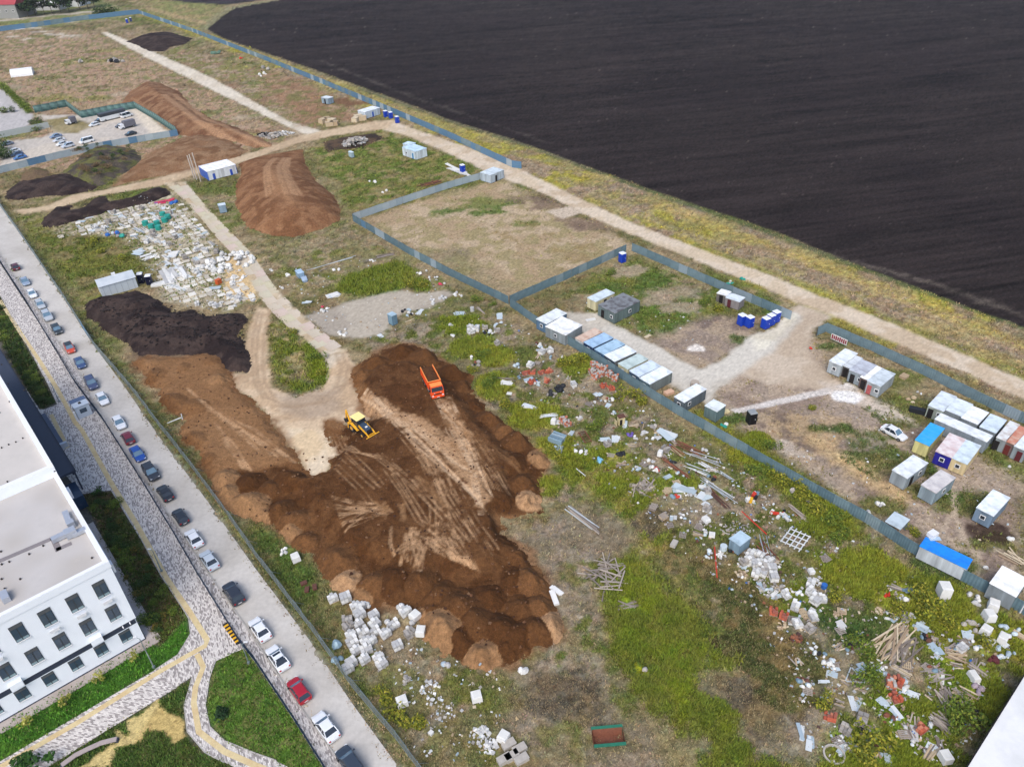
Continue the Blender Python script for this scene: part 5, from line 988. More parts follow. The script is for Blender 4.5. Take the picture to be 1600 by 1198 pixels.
# yellow backhoe loader ---------------------------------------------------
M_YE = mat('digger_yellow', C(232, 172, 44, k=.9), .45, var=.08, scale=1.5); M_YL = mat('digger_roof', C(246, 224, 150, k=.95), .55, var=.04); M_DK = mat('digger_dark', C(40, 42, 46), .6); M_HOOD = mat('digger_hood', C(62, 80, 104), .4)
bx0, by0 = P(565, 674, 1.0); t = empty('backhoe_loader', bx0, by0, max(zat(bx0 + q_ * 1.5 * math.cos(w_), by0 + q_ * 1.5 * math.sin(w_)) for w_ in np.linspace(0, 6.28, 9) for q_ in (0, 1)) - .12, dirang((548, 668), (576, 688), .8)); t.scale = (1.2, 1.2, 1.15); tag(t, 'yellow backhoe loader working on the brown spoil', 'digger')
b = MB(); b.box((.2, 0, .85), (3.8, .8, .4), M_DK); b.build('chassis', t)
b = MB(); b.loft([[(.45, -.5, 1.0), (.45, .5, 1.0), (.45, .48, 1.75), (.45, -.48, 1.75)], [(2.2, -.46, .95), (2.2, .46, .95), (2.2, .42, 1.55), (2.2, -.42, 1.55)]], M_HOOD); h_ = b.build('bonnet', t)
b = MB(); b.box((1.6, 0, 1.69), (.35, .4, .02), M_WHT); b.build('bonnet_panel', h_); b = MB(); b.box((2.22, 0, 1.2), (.06, .8, .5), M_DK); b.build('grille', h_)
b = MB(); b.loft([[(-1.15, -.75, 1.0), (.5, -.75, 1.0), (.5, .75, 1.0), (-1.15, .75, 1.0)], [(-1.0, -.68, 2.6), (.35, -.68, 2.6), (.35, .68, 2.6), (-1.0, .68, 2.6)]], M_CGL); c_ = b.build('cab', t)
for sx, sy in ((-1.1, -.74), (.45, -.74), (.45, .74), (-1.1, .74), (-.3, .75), (-.3, -.75)): b = MB(); b.bar((sx, sy, 1.0), (sx * .9, sy * .92, 2.62), .05, M_DK, 5); b.build('cab_pillar', c_)
b = MB(); b.box((-.33, 0, 2.68), (1.75, 1.62, .14), M_YL, taper=(.92, .92)); b.build('cab_roof', c_)
for s in (-1, 1):
    b = MB(); b.loft([[(-1.55, s * .62, 1.15), (-1.55, s * 1.12, 1.15), (-1.55, s * 1.12, 1.25), (-1.55, s * .62, 1.25)], [(-.9, s * .62, 1.5), (-.9, s * 1.12, 1.5), (-.9, s * 1.12, 1.6), (-.9, s * .62, 1.6)], [(-.1, s * .62, 1.2), (-.1, s * 1.12, 1.2), (-.1, s * 1.12, 1.3), (-.1, s * .62, 1.3)], [(.55, s * .62, .85), (.55, s * 1.05, .85), (.55, s * 1.05, .95), (.55, s * .62, .95)]], M_YE); b.build('mudguard', t)
    b = MB(); b.loft([[(.5, s * .6 - .07, 1.45), (.5, s * .6 + .07, 1.45), (.5, s * .6 + .07, 1.75), (.5, s * .6 - .07, 1.75)], [(2.3, s * .6 - .07, .9), (2.3, s * .6 + .07, .9), (2.3, s * .6 + .07, 1.15), (2.3, s * .6 - .07, 1.15)], [(3.0, s * .6 - .07, .35), (3.0, s * .6 + .07, .35), (3.0, s * .6 + .07, .6), (3.0, s * .6 - .07, .6)]], M_YE); b.build('loader_arm', t)
    b = MB(); b.bar((1.0, s * .55, 1.1), (2.5, s * .55, .8), .06, M_GALV); b.build('ram', t)
wm = wheel_mesh(.72, .42); wf = wheel_mesh(.45, .32)
for s in (-1, 1):
    o = link('rear_wheel', wm, t); o.location = (-.85, s * .88, .72); o = link('front_wheel', wf, t); o.location = (1.55, s * .82, .45)
    b = MB(); b.bar((-.85, s * 1.1, .72), (-.85, s * 1.12, .72), .3, M_YE, 10); b.build('hub', t); b = MB(); b.bar((1.55, s * .99, .45), (1.55, s * 1.01, .45), .2, M_YE, 10); b.build('hub', t)
bk = MB(); prof = [(2.95, .75), (3.05, .1), (3.75, .04), (3.8, .12), (3.15, .22), (3.1, .8)]
bk.loft([[(x, -1.15, z) for x, z in prof], [(x, 1.15, z) for x, z in prof]], M_DK); bk_ = bk.build('front_bucket', t)
b = MB(); b.box((3.02, 0, .8), (.16, 2.3, .12), M_YE); b.build('bucket_rim', bk_)
b = MB(); b.box((2.6, 0, .75), (.12, 1.3, .16), M_YE); b.build('cross_tube', t)
b = MB(); b.box((-1.75, 0, .85), (.3, 2.0, .8), M_YE); b.build('rear_frame', t)
b = MB(); b.bar((-1.95, -.45, .9), (-2.5, -.5, 3.0), .17, M_YE, 6, .13); b.build('boom', t); b = MB(); b.bar((-2.5, -.5, 3.0), (-2.95, -.5, 1.2), .14, M_YE, 6, .1); b.build('dipper', t)
b = MB(); b.loft([[(-3.15, -.8, 1.2), (-3.15, -.2, 1.2), (-2.7, -.2, 1.25), (-2.7, -.8, 1.25)], [(-3.0, -.75, .55), (-3.0, -.25, .55), (-2.45, -.25, .8), (-2.45, -.75, .8)]], M_DK); b.build('rear_bucket', t)
for s in (-1, 1): b = MB(); b.bar((-1.8, s * .95, 1.2), (-1.85, s * 1.0, .2), .09, M_YE); b.box((-1.85, s * 1.0, .12), (.4, .3, .08), M_DK); b.build('stabiliser', t)
b = MB(); b.bar((.9, .52, 1.6), (.9, .52, 2.3), .05, M_DK); b.build('exhaust', t)
# ------------------------------------------------------------------ site cabins, sheds, toilets
M_CGW = mat('cabin_window', C(52, 58, 66), .2, var=.2, spec=.5); M_DOORK = mat('dark_doorway', C(34, 30, 30), .8)
def colmat(c, rough=.55, var=.06, met=0., **k): return mat('paint_%d_%d_%d_%d' % (*c, int(met * 10)), C(*c), rough, met, var=var, scale=1.3, **k)
def roofmat(c, rust=None):
    return mat('roof_%d_%d_%d' % c + ('r' if rust else ''), C(*[min(255, v + 6) for v in c], k=.92), .55, .0, var=.06, scale=.9, col2=C(*(rust or [max(0, v - 20) for v in c]), k=.9), scale2=.7, spec=.4)
def frame_of(cor, zr):
    a, b_, c, d = [P(*p, zr) for p in cor]; cen = (a + b_ + c + d) / 4; ux = (b_ - a) + (c - d); L = np.linalg.norm(ux) / 2; ux = ux / np.linalg.norm(ux)
    uy = np.array((-ux[1], ux[0])); wv = ((d - a) + (c - b_)) / 2; W = abs(wv @ uy); s = 1 if wv @ uy > 0 else -1
    return cen, math.atan2(ux[1], ux[0]), L, W, s
def cabin(cor, zr, wall, roof, label, end='window', side=(), lean=0, name='site_cabin', cat='cabin', group='site cabins', rust=None, endcol=None, size=None, ribs=6, open_side=False, corner=None, over=.07):
    cen, ang, L, W, s = frame_of(cor, zr)
    if size: L, W = size
    t = empty(name, cen[0], cen[1], 0, ang); tag(t, label, cat, group)
    wm = mat('cabin_wall_%d_%d_%d' % wall, C(*wall), .6, 0, var=.16, scale=2.2, stretch=(1, 1, .12), col2=C(*[int(v * .86) for v in wall]), scale2=.9); rm = roofmat(roof, rust); h = zr - .12
    b = MB(); b.box((0, 0, h / 2 + .08), (L, W, h - .16), wm); w_ = b.build('wall', t)
    if endcol: b = MB(); b.box((-L / 2 - .012, 0, h / 2 + .08), (.02, W * .99, h - .2), colmat(endcol)); b.build('end_panel', t)
    b = MB(); b.box((0, 0, .05), (L * .96, W * .9, .1), M_UND); b.build('skid', t)
    b = MB(); b.box((0, 0, zr - .06), (L + 2 * over, W + 2 * over, .12), rm)
    if lean:
        for k in range(4, 8): pass
    r_ = b.build('roof', t)
    for k in range(ribs): x = -L / 2 + (k + .5) * L / ribs; b = MB(); b.box((x, 0, zr + .012), (.05, W + over, .025), rm); b.build('roof_rib', r_)
    for sx in (-1, 1): b = MB(); b.box((sx * (L / 2 - .05) - .0, s * (W / 2 + .012), h / 2 + .08), (.1, .03, h - .2), colmat(corner or tuple(max(0, v - 35) for v in wall))); b.build('corner_post', t)
    def opening(kind, x, y, face, w=.8):
        z0, z1 = (1.1, 1.9) if kind == 'window' else (.15, 2.05); z1 = min(z1, h - .15)
        def bx(nm, ww, hh, dep, m, zc, par):
            q = MB(); q.box((x, y, zc), (dep, ww, hh) if face == 'end' else (ww, dep, hh), m); return q.build(nm, par)
        if kind == 'window': f = bx('window', w, z1 - z0, .06, M_WHT, (z0 + z1) / 2, t); bx('pane', w * .72, (z1 - z0) * .72, .08, M_CGW, (z0 + z1) / 2, f)
        elif kind == 'dark': bx('doorway', w * 1.1, z1 - z0, .05, M_DOORK, (z0 + z1) / 2, t)
        else: f = bx('door', w, z1 - z0, .06, colmat(kind if isinstance(kind, tuple) else (120, 124, 128)), (z0 + z1) / 2, t); bx('handle', .08, .08, .1, M_UND, 1.05, f)
    ends = end if isinstance(end, list) else [(end, 0)]
    for e, yy in ends:
        if e != 'none': opening(e, -L / 2 - .03, yy * W, 'end')
    for k, fx in side: opening(k, fx * L, s * (W / 2 + .03), 'side')
    return t
def z4(*p): return [(830 + x / 5.323, 440 + y / 5.323) for x, y in p]
def z3(*p): return [(1380 + x / 7.259, 640 + y / 7.259) for x, y in p]
def z6(*p): return [(1400 + x / 5.99, 760 + y / 5.99) for x, y in p]
def zA(*p): return [(1200 + x / 3.99, 400 + y / 3.99) for x, y in p]
def zB(*p): return [(1200 + x / 3.99, 600 + y / 3.99) for x, y in p]
def zE(*p): return [(800 + x / 3.99, 300 + y / 3.99) for x, y in p]
cabin(z4((45, 305), (215, 222), (290, 262), (125, 355)), 2.6, (92, 122, 150), (222, 228, 230), 'white-roofed blue cabin at the left end of the fence row', group='cabins in the fence row')
cabin(z4((130, 360), (270, 285), (410, 365), (275, 455)), 2.7, (150, 160, 164), (236, 238, 238), 'square white-roofed double cabin second in the fence row', group='cabins in the fence row')
cabin(z4((360, 468), (520, 388), (600, 412), (435, 497)), 2.4, (226, 228, 228), (206, 184, 166), 'low pale cabin with tan stained roof in the fence row', group='cabins in the fence row', rust=(186, 152, 132))
cabin(z4((437, 502), (600, 425), (688, 465), (515, 545)), 2.6, (46, 66, 104), (164, 194, 222), 'navy cabin with light blue roof next to the tan roof', group='cabins in the fence row')
cabin(z4((530, 560), (700, 475), (780, 520), (605, 605)), 2.6, (62, 98, 132), (166, 196, 218), 'blue cabin with light blue roof, fifth in the fence row', group='cabins in the fence row')
cabin(z4((615, 605), (790, 530), (875, 580), (690, 665)), 2.6, (118, 122, 122), (228, 236, 242), 'grey cabin with white roof between blue and cream cabins', group='cabins in the fence row', endcol=(66, 80, 92))
cabin(z4((722, 680), (885, 600), (978, 640), (805, 725)), 2.6, (214, 208, 168), (190, 206, 204), 'cream cabin with grey-green roof in the fence row', group='cabins in the fence row')
cabin(z4((820, 737), (990, 655), (1080, 697), (895, 790)), 2.6, (72, 94, 118), (206, 220, 232), 'blue-grey cabin with pale roof, second from row end', group='cabins in the fence row')
cabin(z4((905, 797), (1090, 702), (1170, 752), (985, 852)), 2.6, (126, 136, 134), (230, 238, 244), 'grey-green cabin with white roof at the right end of the row', group='cabins in the fence row', endcol=(84, 108, 118))
cabin(z4((1190, 957), (1375, 845), (1455, 895), (1275, 1000)), 2.6, (104, 116, 124), (230, 236, 240), 'grey cabin with white roof standing apart beyond the row', side=[('window', -.25)])
cabin([(1103, 632), (1116, 623), (1133, 633), (1119, 644)], 2.6, (112, 134, 136), (220, 228, 230), 'small grey-green shed at the start of the white path', end='none', name='tool_shed', cat='shed')
cabin(z4((470, 132), (625, 58), (690, 95), (535, 167)), 2.6, (224, 216, 176), (206, 218, 224), 'cream cabin behind the dark double cabin', end='none', side=[('dark', 0), ('window', .32)])
cabin(z4((560, 192), (765, 92), (905, 160), (695, 262)), 2.8, (108, 124, 124), (122, 126, 130), 'large dark green-grey double cabin with ribbed weathered roof', end=[('window', -.3), ('dark', .22)], side=[('window', .1)], rust=(92, 90, 92), ribs=12)
cabin(zE((1280, 628), (1310, 600), (1365, 624), (1335, 648)), 2.3, (120, 116, 112), (224, 226, 226), 'left of two small grey sheds against the yard fence', end='dark', name='tool_shed', cat='shed')
cabin(zE((1338, 652), (1370, 626), (1450, 660), (1412, 688)), 2.3, (146, 140, 140), (208, 218, 224), 'right of two small grey sheds against the yard fence, maroon door', end=[((96, 44, 50), .2)], name='tool_shed', cat='shed')
gr = 'grey garages by the road'
cabin(zA((380, 652), (485, 575), (555, 607), (462, 682)), 2.8, (176, 186, 192), (226, 232, 236), 'first grey garage of the roadside row, nearest the gate', end='window', group=gr, name='garage', cat='garage')
cabin(zA((466, 680), (548, 612), (585, 642), (515, 700)), 2.5, (96, 92, 92), (206, 212, 218), 'dark open bay between the first two roadside garages', end='dark', group=gr, name='garage', cat='garage')
cabin(zA((515, 702), (590, 642), (675, 682), (592, 748)), 2.8, (160, 172, 180), (186, 192, 202), 'second grey garage of the roadside row with patched roof', end=[('window', -.3), ('dark', .2)], group=gr, name='garage', cat='garage', rust=(164, 166, 176))
cabin(zA((580, 748), (676, 682), (720, 702), (622, 775)), 2.6, (110, 92, 88), (244, 246, 248), 'open bay with white roof strip in the garage row', end='dark', group=gr, name='garage', cat='garage')
cabin(zA((632, 772), (712, 697), (795, 737), (692, 817)), 2.8, (170, 178, 182), (200, 210, 216), 'last grey garage of the row with a red door', end=[('window', -.3), ((178, 92, 92), .25)], group=gr, name='garage', cat='garage')
gr = 'cabins in the corner compound'
cabin(zB((1000, 132), (1085, 40), (1175, 80), (1095, 167)), 2.6, (170, 180, 170), (212, 222, 230), 'first pale-roofed cabin of the compound, by the black trolley', end=[('window', -.3), ('dark', .25)], group=gr)
cabin(zB((1112, 152), (1182, 82), (1275, 130), (1202, 205)), 2.6, (150, 160, 166), (216, 226, 232), 'second pale-roofed cabin of the compound', end='none', group=gr)
cabin(zB((1204, 207), (1282, 132), (1370, 180), (1310, 250)), 2.6, (150, 160, 166), (236, 240, 244), 'third cabin of the compound with bright white roof', end='none', group=gr)
cabin(zB((1322, 262), (1392, 182), (1485, 226), (1420, 305)), 2.6, (150, 160, 168), (206, 220, 230), 'fourth cabin of the compound with pale blue roof', end='none', group=gr)
cabin(zB((1425, 332), (1512, 226), (1568, 254), (1487, 352)), 2.7, (156, 164, 168), (214, 218, 220), 'compound cabin with a folded pale roof beside the rusty one', end=[('dark', .3)], group=gr, rust=(196, 186, 180))
cabin(zB((1490, 355), (1570, 256), (1625, 282), (1536, 376)), 2.7, (140, 120, 116), (188, 120, 96), 'compound cabin with rust-red roof', end=[((110, 48, 44), .1)], group=gr, rust=(206, 170, 150))
cabin(zB((1540, 380), (1626, 284), (1700, 318), (1610, 420)), 2.7, (150, 160, 166), (224, 232, 238), 'last compound cabin at the picture edge with maroon door', end=[((98, 40, 46), -.1)], group=gr)
cabin(z3((1180, 365), (1240, 290), (650, 40), (598, 105))[0:1] + z3((598, 105), (650, 38), (1238, 290))[0:0] + z3((598, 105),)[0:1] + z3((650, 38), (1238, 290)), 2.7, (150, 162, 172), (226, 232, 236), 'long low white-roofed shed across the front of the compound', end='none', group=gr, ribs=14)
cabin(z3((370, 327), (545, 147), (690, 210), (520, 417)), 2.7, (226, 218, 150), (44, 160, 232), 'yellow cabin with bright blue roof', end='none', group=gr, rust=(70, 172, 236))
cabin(z3((600, 467), (755, 262), (935, 335), (778, 540)), 2.7, (44, 40, 150), (220, 212, 212), 'purple-blue cabin with white roof and framed window', group=gr, rust=(206, 184, 184))
cabin(z3((782, 541), (938, 337), (1110, 407), (950, 617)), 2.65, (226, 206, 160), (208, 222, 230), 'cream cabin joined to the purple-blue one', group=gr)
gr = 'grey cabins on the bare yard'
cabin(z3((105, 682), (345, 507), (505, 605), (275, 772)), 2.7, (160, 172, 180), (224, 230, 234), 'grey cabin with white roof, left of three on the bare yard', end='none', side=[('dark', -.2), ('window', .2)], group=gr)
cabin(z3((430, 857), (650, 677), (825, 770), (605, 932)), 2.7, (154, 172, 182), (206, 202, 200), 'grey cabin with stained beige roof in the middle of the yard', end='none', side=[('window', .0)], group=gr, rust=(188, 184, 186))
cabin(z6((765, 190), (910, 22), (1068, 108), (905, 277)), 2.7, (128, 150, 172), (228, 236, 242), 'blue-grey cabin with white roof, right of three on the yard', group=gr)
cabin(z6((235, 542), (282, 470), (715, 682), (652, 778))[0:1] + z6((282, 470), (715, 682), (652, 778)), 2.6, (206, 214, 220), (24, 134, 232), 'long cabin with vivid blue roof against the long fence', end='none', group=None, rust=(30, 128, 226), ribs=3)
x, y = P(*z6((340, 455))[0], 2.7); b = MB(); b.box((x, y, 2.95), (1.3, 1.0, .65), M_WHT, rz=.5); b.box((x + .1, y - .6, 2.63), (1.6, .7, .05), colmat((176, 200, 224))); tag(b.build('rooftop_box'), 'white box on the vivid blue cabin roof', 'box')
# sheet shelter on posts
def shelter(cor, zr, roof, label, n=4):
    cen, ang, L, W, s = frame_of(cor, zr); t = empty('shelter', cen[0], cen[1], 0, ang); tag(t, label, 'shelter')
    b = MB(); b.box((0, 0, zr), (L, W, .08), roofmat(roof)); b.build('roof', t)
    for sx in (-1, 1):
        for sy in (-1, 1): b = MB(); b.bar((sx * (L / 2 - .12), sy * (W / 2 - .12), 0), (sx * (L / 2 - .12), sy * (W / 2 - .12), zr - .04), .06, M_GALV); b.build('post', t)
    b = MB(); b.box((L / 2 - .1, 0, zr / 2), (.05, W * .9, zr - .2), colmat((120, 132, 138))); b.build('back_panel', t)
shelter([(1381.7, 814), (1398, 799.7), (1421.8, 810.5), (1408, 828)], 2.3, (186, 200, 208), 'small grey lean-to shelter behind the long fence')
cabin(z6((885, 897), (995, 742), (1240, 862), (1120, 1030)), 2.9, (150, 160, 166), (244, 246, 248), 'wide white-roofed shed at the right edge behind the fence', end='none', group=None)
for k, (px, py) in enumerate(((1548, 925), (1562, 924), (1574, 937), (1598, 949))):
    x, y = P(px, py, 1); b = MB(); b.box((x, y, .95), (.3, .3, 1.9), M_PAR); tag(b.build('concrete_post'), 'pale concrete post leaning on the long fence, %s from the left' % ORD[k], 'post', 'posts at the white-roofed shed')
# far and middle-distance cabins
cabin([(311, 259), (355, 249), (367, 257), (322, 269)], 3.2, (232, 238, 244), (244, 246, 250), 'white cabin with blue trim and blue doors by the track', end='none', side=[((48, 88, 190), -.3), ((48, 88, 190), .3)], corner=(48, 88, 190), group=None, endcol=(70, 110, 200))
cabin([(632, 228), (650, 224), (662, 232), (645, 239)], 3.0, (222, 234, 242), (196, 220, 236), 'small white cabin with blue door and two windows in weeds', end=[((62, 140, 196), -.28), ('window', .2)], group=None)
cabin([(632, 223), (640, 220), (647, 224), (639, 228)], 3.0, (206, 222, 234), (206, 226, 238), 'narrow pale annex behind the small white cabin', end='none', group=None)
cabin([(561, 172), (584, 165), (591, 169), (568, 176)], 2.8, (206, 220, 232), (226, 232, 238), 'white and blue cabin by the far fence near the block stacks', end='none', side=[((56, 98, 190), 0)], group=None, corner=(56, 98, 190))
cabin([(752, 268), (774, 260), (784, 266), (765, 275)], 2.8, (190, 204, 216), (204, 216, 224), 'grey cabin at the road end of the bare plot fence', end='none', side=[('dark', -.1)], group=None)
cabin([(504, 151), (512, 149), (518, 152), (510, 155)], 2.6, (150, 170, 186), (214, 222, 230), 'small grey hut near the far fence', end='dark', group=None)
cabin([(866 - 320, 236), (549, 235), (551, 238), (547, 239)], 2.0, (176, 200, 212), (196, 214, 224), 'small pale blue box beside the grey rubble heap', end='none', group=None, name='utility_box', cat='box')
cabin([(337, 319), (348, 317), (355, 319), (344, 321)], 2.5, (150, 176, 196), (206, 220, 230), 'small blue-grey hut beside the slab track', end='none', group=None, name='tool_shed', cat='shed')
cabin([(605, 490), (612, 487), (620, 490), (612, 494)], 2.6, (124, 158, 178), (166, 190, 204), 'upright blue-grey booth standing on the gravel pad', end='none', group=None, name='booth', cat='booth')
cabin([(1140, 841), (1157, 829), (1173, 839), (1157, 852)], 2.2, (138, 164, 182), (176, 198, 212), 'blue-grey metal cube hut beside the broken block pile', end='none', group=None, name='tool_shed', cat='shed')
cabin([(461, 422), (470, 420), (474, 425), (466, 428)], 1.6, (150, 180, 206), (170, 196, 218), 'small light blue box left of the fallen planks', end='none', group=None, name='utility_box', cat='box', ribs=2)
cabin([(470, 432), (478, 431), (480, 437), (473, 439)], .7, (150, 170, 196), (170, 188, 208), 'low light blue box in front of the taller one', end='none', group=None, name='utility_box', cat='box', ribs=2)
# portable toilets
def toilet(px, py, label, col=(32, 72, 190), rz=.5, group='blue portable toilets', roof=(236, 240, 246)):
    x, y = P(px, py); t = empty('portable_toilet', x, y, 0, rz); t.scale = (1.25, 1.25, 1.12); tag(t, label, 'toilet', group); m = colmat(col, .45)
    b = MB(); b.box((0, 0, 1.1), (1.1, 1.1, 2.1), m); b.build('cabin_shell', t); b = MB(); b.box((0, 0, 2.22), (1.16, 1.16, .16), colmat(roof, .5), taper=(.8, .8)); b.build('roof', t)
    b = MB(); b.box((0, -.565, 1.05), (.75, .04, 1.85), colmat(tuple(max(0, v - 14) for v in col), .45)); d = b.build('door', t); b = MB(); b.box((.25, -.6, 1.05), (.08, .05, .12), M_WHT); b.build('latch', d); b = MB(); b.box((0, 0, .04), (1.15, 1.15, .08), M_UND); b.build('skid', t)
toilet(972, 409, 'blue portable toilet in the corner by the grey dividing fence')
for k, (px, py, w) in enumerate(((1158, 507, 'left of a pair beside the shrubs'), (1170, 510, 'right of a pair beside the shrubs'))): toilet(px, py, 'blue portable toilet, ' + w)
for k, (px, py) in enumerate(((1195, 512), (1203, 507), (1211, 502))): toilet(px, py, 'blue portable toilet %s in the row of three by the gate' % ('nearest the yard', 'in the middle', 'nearest the fence')[k])
for k, (px, py) in enumerate(((603, 183), (611, 185), (621, 192))): toilet(px, py, 'blue portable toilet, %s of three at the far road bend' % ('left', 'middle', 'right')[k])
toilet(723, 269, 'blue portable toilet on slabs beside the road'); toilet(199, 36, 'blue portable toilet near the far fence corner'); toilet(205, 34, 'dark blue toilet beside the far corner one', (40, 60, 120))
for k, (px, py) in enumerate(((222, 441), (235, 444))): toilet(px, py, 'dark navy tank box with white top, %s of two by the shed' % ('left', 'right')[k], (28, 32, 60), .2, 'dark boxes by the shed')
toilet(1173, 660, 'black box bin with pale lid near the long fence', (30, 32, 38), .2, None, (150, 156, 160))
# white gabled shed
zS = lambda x, y: (120 + x / 11.41, 400 + y / 11.41)
a, d2 = P(*zS(470, 742)), P(*zS(1100, 560)); v = d2 - a; Ls = np.linalg.norm(v); v /= Ls; wv = np.array((-v[1], v[0])); Wd = 4.6
t = empty('gabled_shed', *a, 0, math.atan2(v[1], v[0])); tag(t, 'white metal gabled shed beside the black topsoil heap', 'shed')
M_SH = mat('shed_white', C(206, 216, 224), .55, .1, var=.05, scale=.8)
b = MB(); prof = [(0, 0), (0, 2.9), (Wd / 2, 3.9), (Wd, 2.9), (Wd, 0)]
b.loft([[(0, y, z) for y, z in prof], [(Ls, y, z) for y, z in prof]], M_SH); b.build('wall', t)
for s in (0, 1):
    y0, z0, y1, z1 = (-.2, 2.86, Wd / 2, 3.96) if s == 0 else (Wd + .2, 2.86, Wd / 2, 3.96); b = MB(); b.add([(-.2, y0, z0), (Ls + .2, y0, z0), (Ls + .2, y1, z1), (-.2, y1, z1), (-.2, y0, z0 - .05), (Ls + .2, y0, z0 - .05), (Ls + .2, y1, z1 - .05), (-.2, y1, z1 - .05)], [(0, 1, 2, 3), (7, 6, 5, 4), (0, 4, 5, 1), (1, 5, 6, 2), (3, 7, 4, 0)], mat('shed_roof', C(214, 222, 228), .5, .2, var=.06, col2=C(196, 206, 214), scale2=.5)); rs_ = b.build('roof', t)
for k in range(6): b = MB(); b.box((Ls * (k + .5) / 6, -.02, 1.4), (.08, .05, 2.7), colmat((168, 180, 190))); b.build('wall_rib', t)
b = MB(); b.box((Ls * .5, Wd * .55, 4.1), (.9, .7, .5), M_WHT); b.build('roof_vent', rs_)
# white greenhouse-like tunnel far left
t = empty('tunnel_tent', *P(36, 117), 0, dirang((20, 118), (54, 114))); tag(t, 'white tunnel tent in the far dry grass', 'tent'); Lt = np.linalg.norm(P(20, 118) - P(54, 114))
prof = [(math.cos(a_) * 4.5, math.sin(a_) * 3.2) for a_ in np.linspace(0, math.pi, 10)]; b = MB(); b.loft([[(-Lt / 2, y, z) for y, z in prof], [(Lt / 2, y, z) for y, z in prof]], M_WHT); b.build('cover', t)
# tall pipes by the white cabin
for k, (px, py, h) in enumerate(((314, 284, 9.5), (308, 282, 8.6), (304, 280, 7.8))):
    x, y = P(px, py); b = MB(); b.bar((x, y, 0), (x - .4, y + .3, h), .18, mat('pale_pipe', C(206, 196, 186), .5, .2), 8); tag(b.build('tall_pipe'), 'tall thin pale pipe standing by the white cabin, %s' % ('nearest', 'middle', 'furthest')[k], 'pipe', 'tall pipes by the cabin')
# far houses with their trees
def house(px, py, L, W, H, wall, roof, label, ang=0):
    x, y = P(px, py); t = empty('house', x, y, 0, ang); tag(t, label, 'house'); b = MB(); b.box((0, 0, H / 2), (L, W, H), colmat(wall)); b.build('wall', t)
    b = MB(); b.loft([[(-L / 2 - .5, -W / 2 - .5, H), (-L / 2 - .5, W / 2 + .5, H), (-L / 2 - .5, 0, H + W * .32)], [(L / 2 + .5, -W / 2 - .5, H), (L / 2 + .5, W / 2 + .5, H), (L / 2 + .5, 0, H + W * .32)]], colmat(roof)); b.build('roof', t)
    for k in range(max(2, int(L / 5))):
        q = MB(); q.box((-L / 2 + (k + .5) * L / max(2, int(L / 5)), -W / 2 - .03, H * .55), (1.6, .08, 1.5), M_WHT); f = q.build('window', t); q = MB(); q.box((-L / 2 + (k + .5) * L / max(2, int(L / 5)), -W / 2 - .06, H * .55), (1.2, .08, 1.1), M_CGW); q.build('pane', f)
house(-2, 26, 46, 22, 9, (150, 152, 150), (172, 72, 78), 'large grey house with red roof at the far left', -.1)
house(66, 14, 40, 18, 5, (206, 208, 210), (226, 228, 230), 'low white house among trees in the far left', -.1)
house(105, 9, 30, 16, 9, (222, 226, 230), (96, 92, 100), 'white house with dark gable beyond the trees', -.1)
for k, (px, py, h, r) in enumerate(((36, 24, 12, 7), (45, 27, 11, 7), (56, 25, 13, 8), (70, 23, 12, 8), (82, 22, 13, 8), (95, 20, 13, 8), (108, 18, 13, 8), (125, 16, 16, 9), (138, 14, 14, 8), (148, 12, 11, 7))):
    tree(px, py, h, r, [(44, 66, 40), (56, 78, 44), (70, 92, 50)], 'dark green tree by the far houses, %s from the left' % ORD[k], 'trees by the far houses', seed=50 + k, n=260, leaf=1.2)
for k, (px, py) in enumerate(((157, 26), (166, 25), (178, 23))): shrub(DG[k], px, py, 7, 'round dark bush behind the far fence, %s of three' % ('left', 'middle', 'right')[k], 'bushes behind the far fence', sz=5)
for k, (px, py) in enumerate(((3, 250), (10, 245), (5, 236))): shrub(DG[k], px, py, 3.2, 'dark green bush at the left edge of the car park, %s' % ('front', 'middle', 'back')[k], 'bushes at the car park edge')
for k, (px, py) in enumerate(((52, 196), (60, 192), (18, 175), (8, 176), (56, 204), (64, 200))): shrub((DG + MG)[k], px, py, 2.2, 'green bush beside the car park gate, %s from the left' % ORD[k], 'bushes beside the car park gate')
for k in range(14): shrub(MG[k % 3], 4 + k * 3.4, 136 + k * 3.1, 1.8, 'clipped hedge bush along the upper car park fence, %s from the far end' % ORD[k], 'hedge of the upper car park')
# striped hoarding in the car park
t = empty('striped_hoarding', *P(5, 214)); tag(t, 'grey and striped hoarding in the car park', 'hoarding'); o0 = P(5, 214)
for k, (a_, c_, ang, L_) in enumerate(along([(0, 216), (34, 209), (78, 200)], 1.4)):
    b = MB(); b.box((0, 0, 1.2), (L_, .08, 2.4), colmat((150, 84, 72) if (24 < k < 42 and k % 2) else (232, 226, 216) if 24 < k < 42 else (176, 184, 184))); o = b.build('board', t); m_ = (a_ + c_) / 2 - o0; o.location = (m_[0], m_[1], 0); o.rotation_euler = (0, 0, ang)
